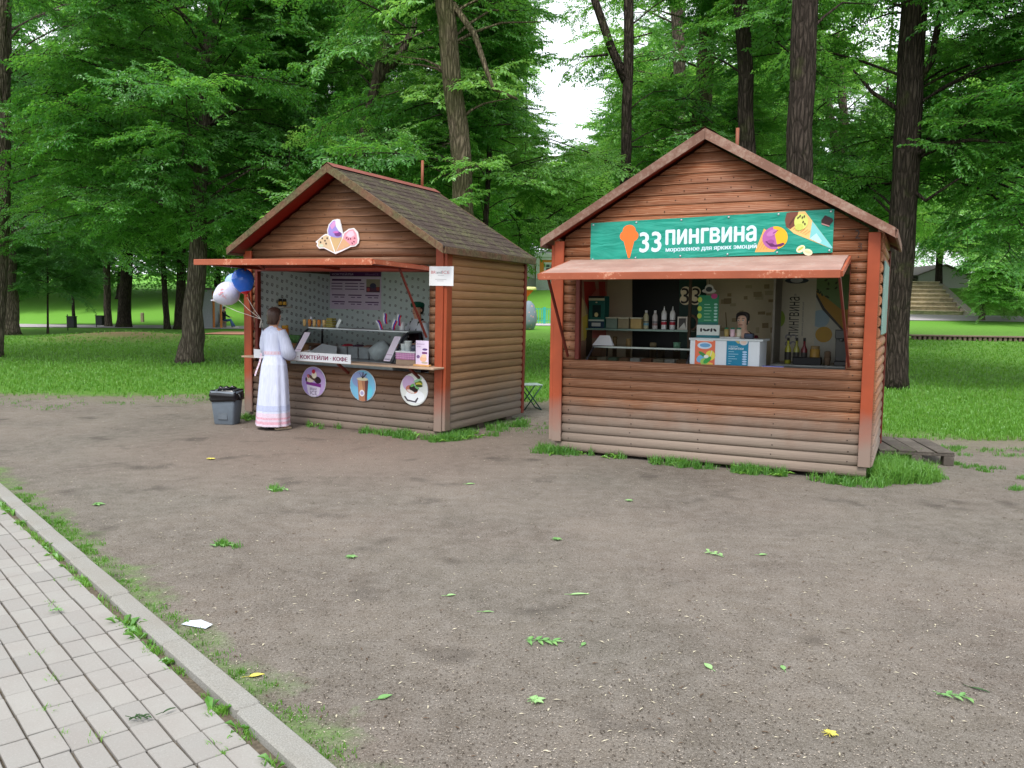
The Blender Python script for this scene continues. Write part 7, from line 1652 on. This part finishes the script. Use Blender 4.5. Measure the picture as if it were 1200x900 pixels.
chips('litter', 'pale dry petals and bud scales strewn over the bare earth', ix[: int(n_ * .36)], .012, .042, .32, lit(190, 182, 160))
chips('litter', 'small brown bark chips strewn over the bare earth', ix[int(n_ * .36): int(n_ * .66)], .012, .05, .3, lit(92, 76, 62))
chips('litter', 'tiny pale grit scattered over the bare earth', ix[int(n_ * .66):], .006, .016, .8, lit(172, 164, 156))
N = 90000; yy_ = 2.4 + 11.8 * RNG.uniform(0, 1, N) ** 1.5; xx_ = RNG.uniform(-1, 1, N) * yy_ * .72; nn_ = xx_ * KN.x + yy_ * KN.y
ok = (nn_ < -1.47) & ~in_hut(H1, W1_, D1_) & ~in_hut(H2, W2_, D2_) & (yy_ < edge_y(xx_) + .3) & (RNG.uniform(-.9, .7, N) < np.repeat(fnoise(xx_[::6], yy_[::6], .8), 6)[:N] + .25)
xx_, yy_ = xx_[ok], yy_[ok]; n_ = len(xx_); ix = np.arange(n_)
chips('grit', 'fine pale gravel grains trodden into the earth', ix[: int(n_ * .55)], .006, .013, .9, lit(160, 150, 138), .003)
chips('grit', 'fine dark gravel grains trodden into the earth', ix[int(n_ * .55):], .006, .015, .9, lit(74, 66, 58), .003)
# ---- single fallen leaves that can be told apart
LG = leaf_mat('fallen green leaf', rgb(108, 158, 88), rgb(160, 200, 136), .2); LY = plain(196, 186, 92, .8, .15, 0, .15, 40); LD = plain(58, 84, 52, .8, .15, 0, .2, 40)
def leaf_single(mb, L, w, m=0, X=None):
    pts = []; n_ = 5
    for i in range(n_ + 1): t = i / n_; pts.append((L * t, w * math.sin(math.pi * t ** .8) * .5, .005 + .004 * math.sin(3 * t)))
    rib = [(x, 0, z - .004) for x, y, z in pts]; lo = [(x, -y, z) for x, y, z in pts]
    vs = pts + rib + lo; k = n_ + 1; fs = []
    for i in range(n_): fs += [(k + i, k + i + 1, i + 1, i), (2 * k + i, 2 * k + i + 1, k + i + 1, k + i)]
    mb.add(vs, fs, m, X); mb.tube([(-.03, 0, .006), (0, 0, .006)] if X is None else [X @ Vector((-.03, 0, .006)), X @ Vector((0, 0, .006))], .0015, 4, m)
def fallen(label, u, v, kind, L, mat, rz):
    L *= .82
    p = gp(u, v); b = MB([mat])
    if kind == 'oval': leaf_single(b, L, L * .5)
    elif kind == 'slim': leaf_single(b, L, L * .22)
    elif kind == 'ash':
        b.tube([(-L * .5, 0, .008), (0, .006, .012), (L * .5, 0, .008)], .002, 4, 0)
        for i in range(4):
            x_ = -L * .35 + L * .25 * i
            for sg in (-1, 1): leaf_single(b, L * random.uniform(.3, .46), L * random.uniform(.13, .18), 0, T(x_ + random.uniform(-.01, .01), 0, .004) @ Rz(sg * random.uniform(.7, 1.25)))
        leaf_single(b, L * .34, L * .13, 0, T(L * .45, 0, .004))
    elif kind == 'maple':
        for a, k in ((0, 1), (.85, .85), (-.85, .85), (1.7, .55), (-1.7, .55)): leaf_single(b, L * .6 * k, L * .34 * k, 0, T(0, 0, .003 + .002 * abs(a)) @ Rz(a))
    elif kind == 'sprig':
        b.tube([(-L * .5, 0, .006), (L * .1, .01, .012), (L * .5, -.01, .006)], .003, 4, 0)
        for i in range(5): leaf_single(b, L * .4, L * .16, 0, T(-L * .4 + L * .2 * i, 0, .006) @ Rz((1 if i % 2 else -1) * random.uniform(.5, 1.4)))
    o = b.build('fallen_leaf' if kind != 'sprig' else 'fallen_sprig'); z = .03 if (p.x * KN.x + p.y * KN.y) > -1.33 else .001
    o.matrix_world = T(p.x, p.y, z) @ Rz(rz); return tag(o, label, 'leaf', 'green leaves fallen on the ground')
for a in [('pale oval leaf lying alone left of the maple leaf in the foreground', 442, 822, 'oval', .09, LG, .6), ('bright green maple leaf lying on the bare earth in the foreground', 625, 826, 'maple', .12, LG, .4),
          ('feathery ash leaf lying flat in the middle of the bare earth', 633, 755, 'ash', .19, LG, -.1), ('small oval leaf just right of the feathery ash leaf', 682, 759, 'oval', .06, LG, 1.1),
          ('pointed pale leaf standing out below the dark damp hollow', 834, 790, 'oval', .085, LG, 1.9), ('small pale leaf right of the pointed leaf', 919, 788, 'oval', .065, LG, 1.5),
          ('wilted green sprig lying at the right of the foreground', 1117, 820, 'sprig', .17, LG, -.3), ('dark curled leaf beside the wilted sprig', 1136, 811, 'slim', .10, LD, -.7),
          ('crumpled pale leaf lying between the pavement and the ash leaf', 410, 655, 'maple', .13, LG, 1.2), ('slim green leaf lying above the feathery ash leaf', 667, 700, 'slim', .15, LG, .1),
          ('small green leaf left of the slim leaf', 523, 702, 'oval', .07, LG, .3), ('short pale leaf below the small green leaf', 565, 721, 'slim', .08, LG, 0.),
          ('green sprig lying in front of the small kiosk', 325, 575, 'sprig', .22, LG, .2), ('low green sprig near the kerb turf', 259, 641, 'sprig', .19, LG, .1),
          ('torn green leaf in front of the gap between the kiosks', 651, 634, 'maple', .12, LG, .8), ('bunch of torn leaf below the counter of the large kiosk', 838, 651, 'sprig', .18, LG, 2.2),
          ('pale flat leaf right of the torn bunch', 889, 651, 'oval', .08, LG, .2), ('yellowing leaf at the lower right of the foreground', 971, 867, 'maple', .09, LY, .5),
          ('yellow leaf lying against the outer side of the kerb', 291, 797, 'oval', .09, LY, .4), ('pale leaf high on the left of the bare earth', 112, 593, 'maple', .16, LG, .2),
          ('dark wilted sprig on the paving blocks near the bottom', 163, 858, 'sprig', .09, LD, .2), ('second dark leaf on the paving blocks beside the sprig', 191, 850, 'slim', .07, LD, .9), ('green sprig lying across two paving blocks', 66, 726, 'sprig', .08, LG, .1),
          ('yellow leaf in front of the woman', 245, 539, 'maple', .16, LY, .9), ('pale leaf on the bare earth below the mossy kiosk corner', 546, 569, 'oval', .11, LG, .3), ('small green leaf in front of the large kiosk wall', 738, 588, 'maple', .11, LG, 2.)]: fallen(*a)
p = gp(231, 736); b = MB([plain(206, 214, 226, .3, .5)]); b.add([(-.085, -.025, .004), (.08, -.028, .006), (.085, .022, .012), (.0, .03, .022), (-.08, .024, .006)], [(0, 1, 2, 3, 4)], 0); o = b.build('plastic_wrapper'); o.matrix_world = T(p.x, p.y, .002) @ Rz(-.35); tag(o, 'pale plastic wrapper dropped beside the kerb turf', 'wrapper')
p = gp(870, 551); b = MB([plain(222, 224, 228, .6)]); b.add([(-.05, .03, .003), (-.02, .05, .012), (.05, -.02, .004), (.03, -.045, .01), (-.01, -.01, .03)], [(0, 1, 4), (1, 2, 4), (2, 3, 4), (3, 0, 4)], 0); o = b.build('paper_scrap'); o.matrix_world = T(p.x, p.y, .002); tag(o, 'crumpled white paper scrap at the foot of the large kiosk', 'paper')
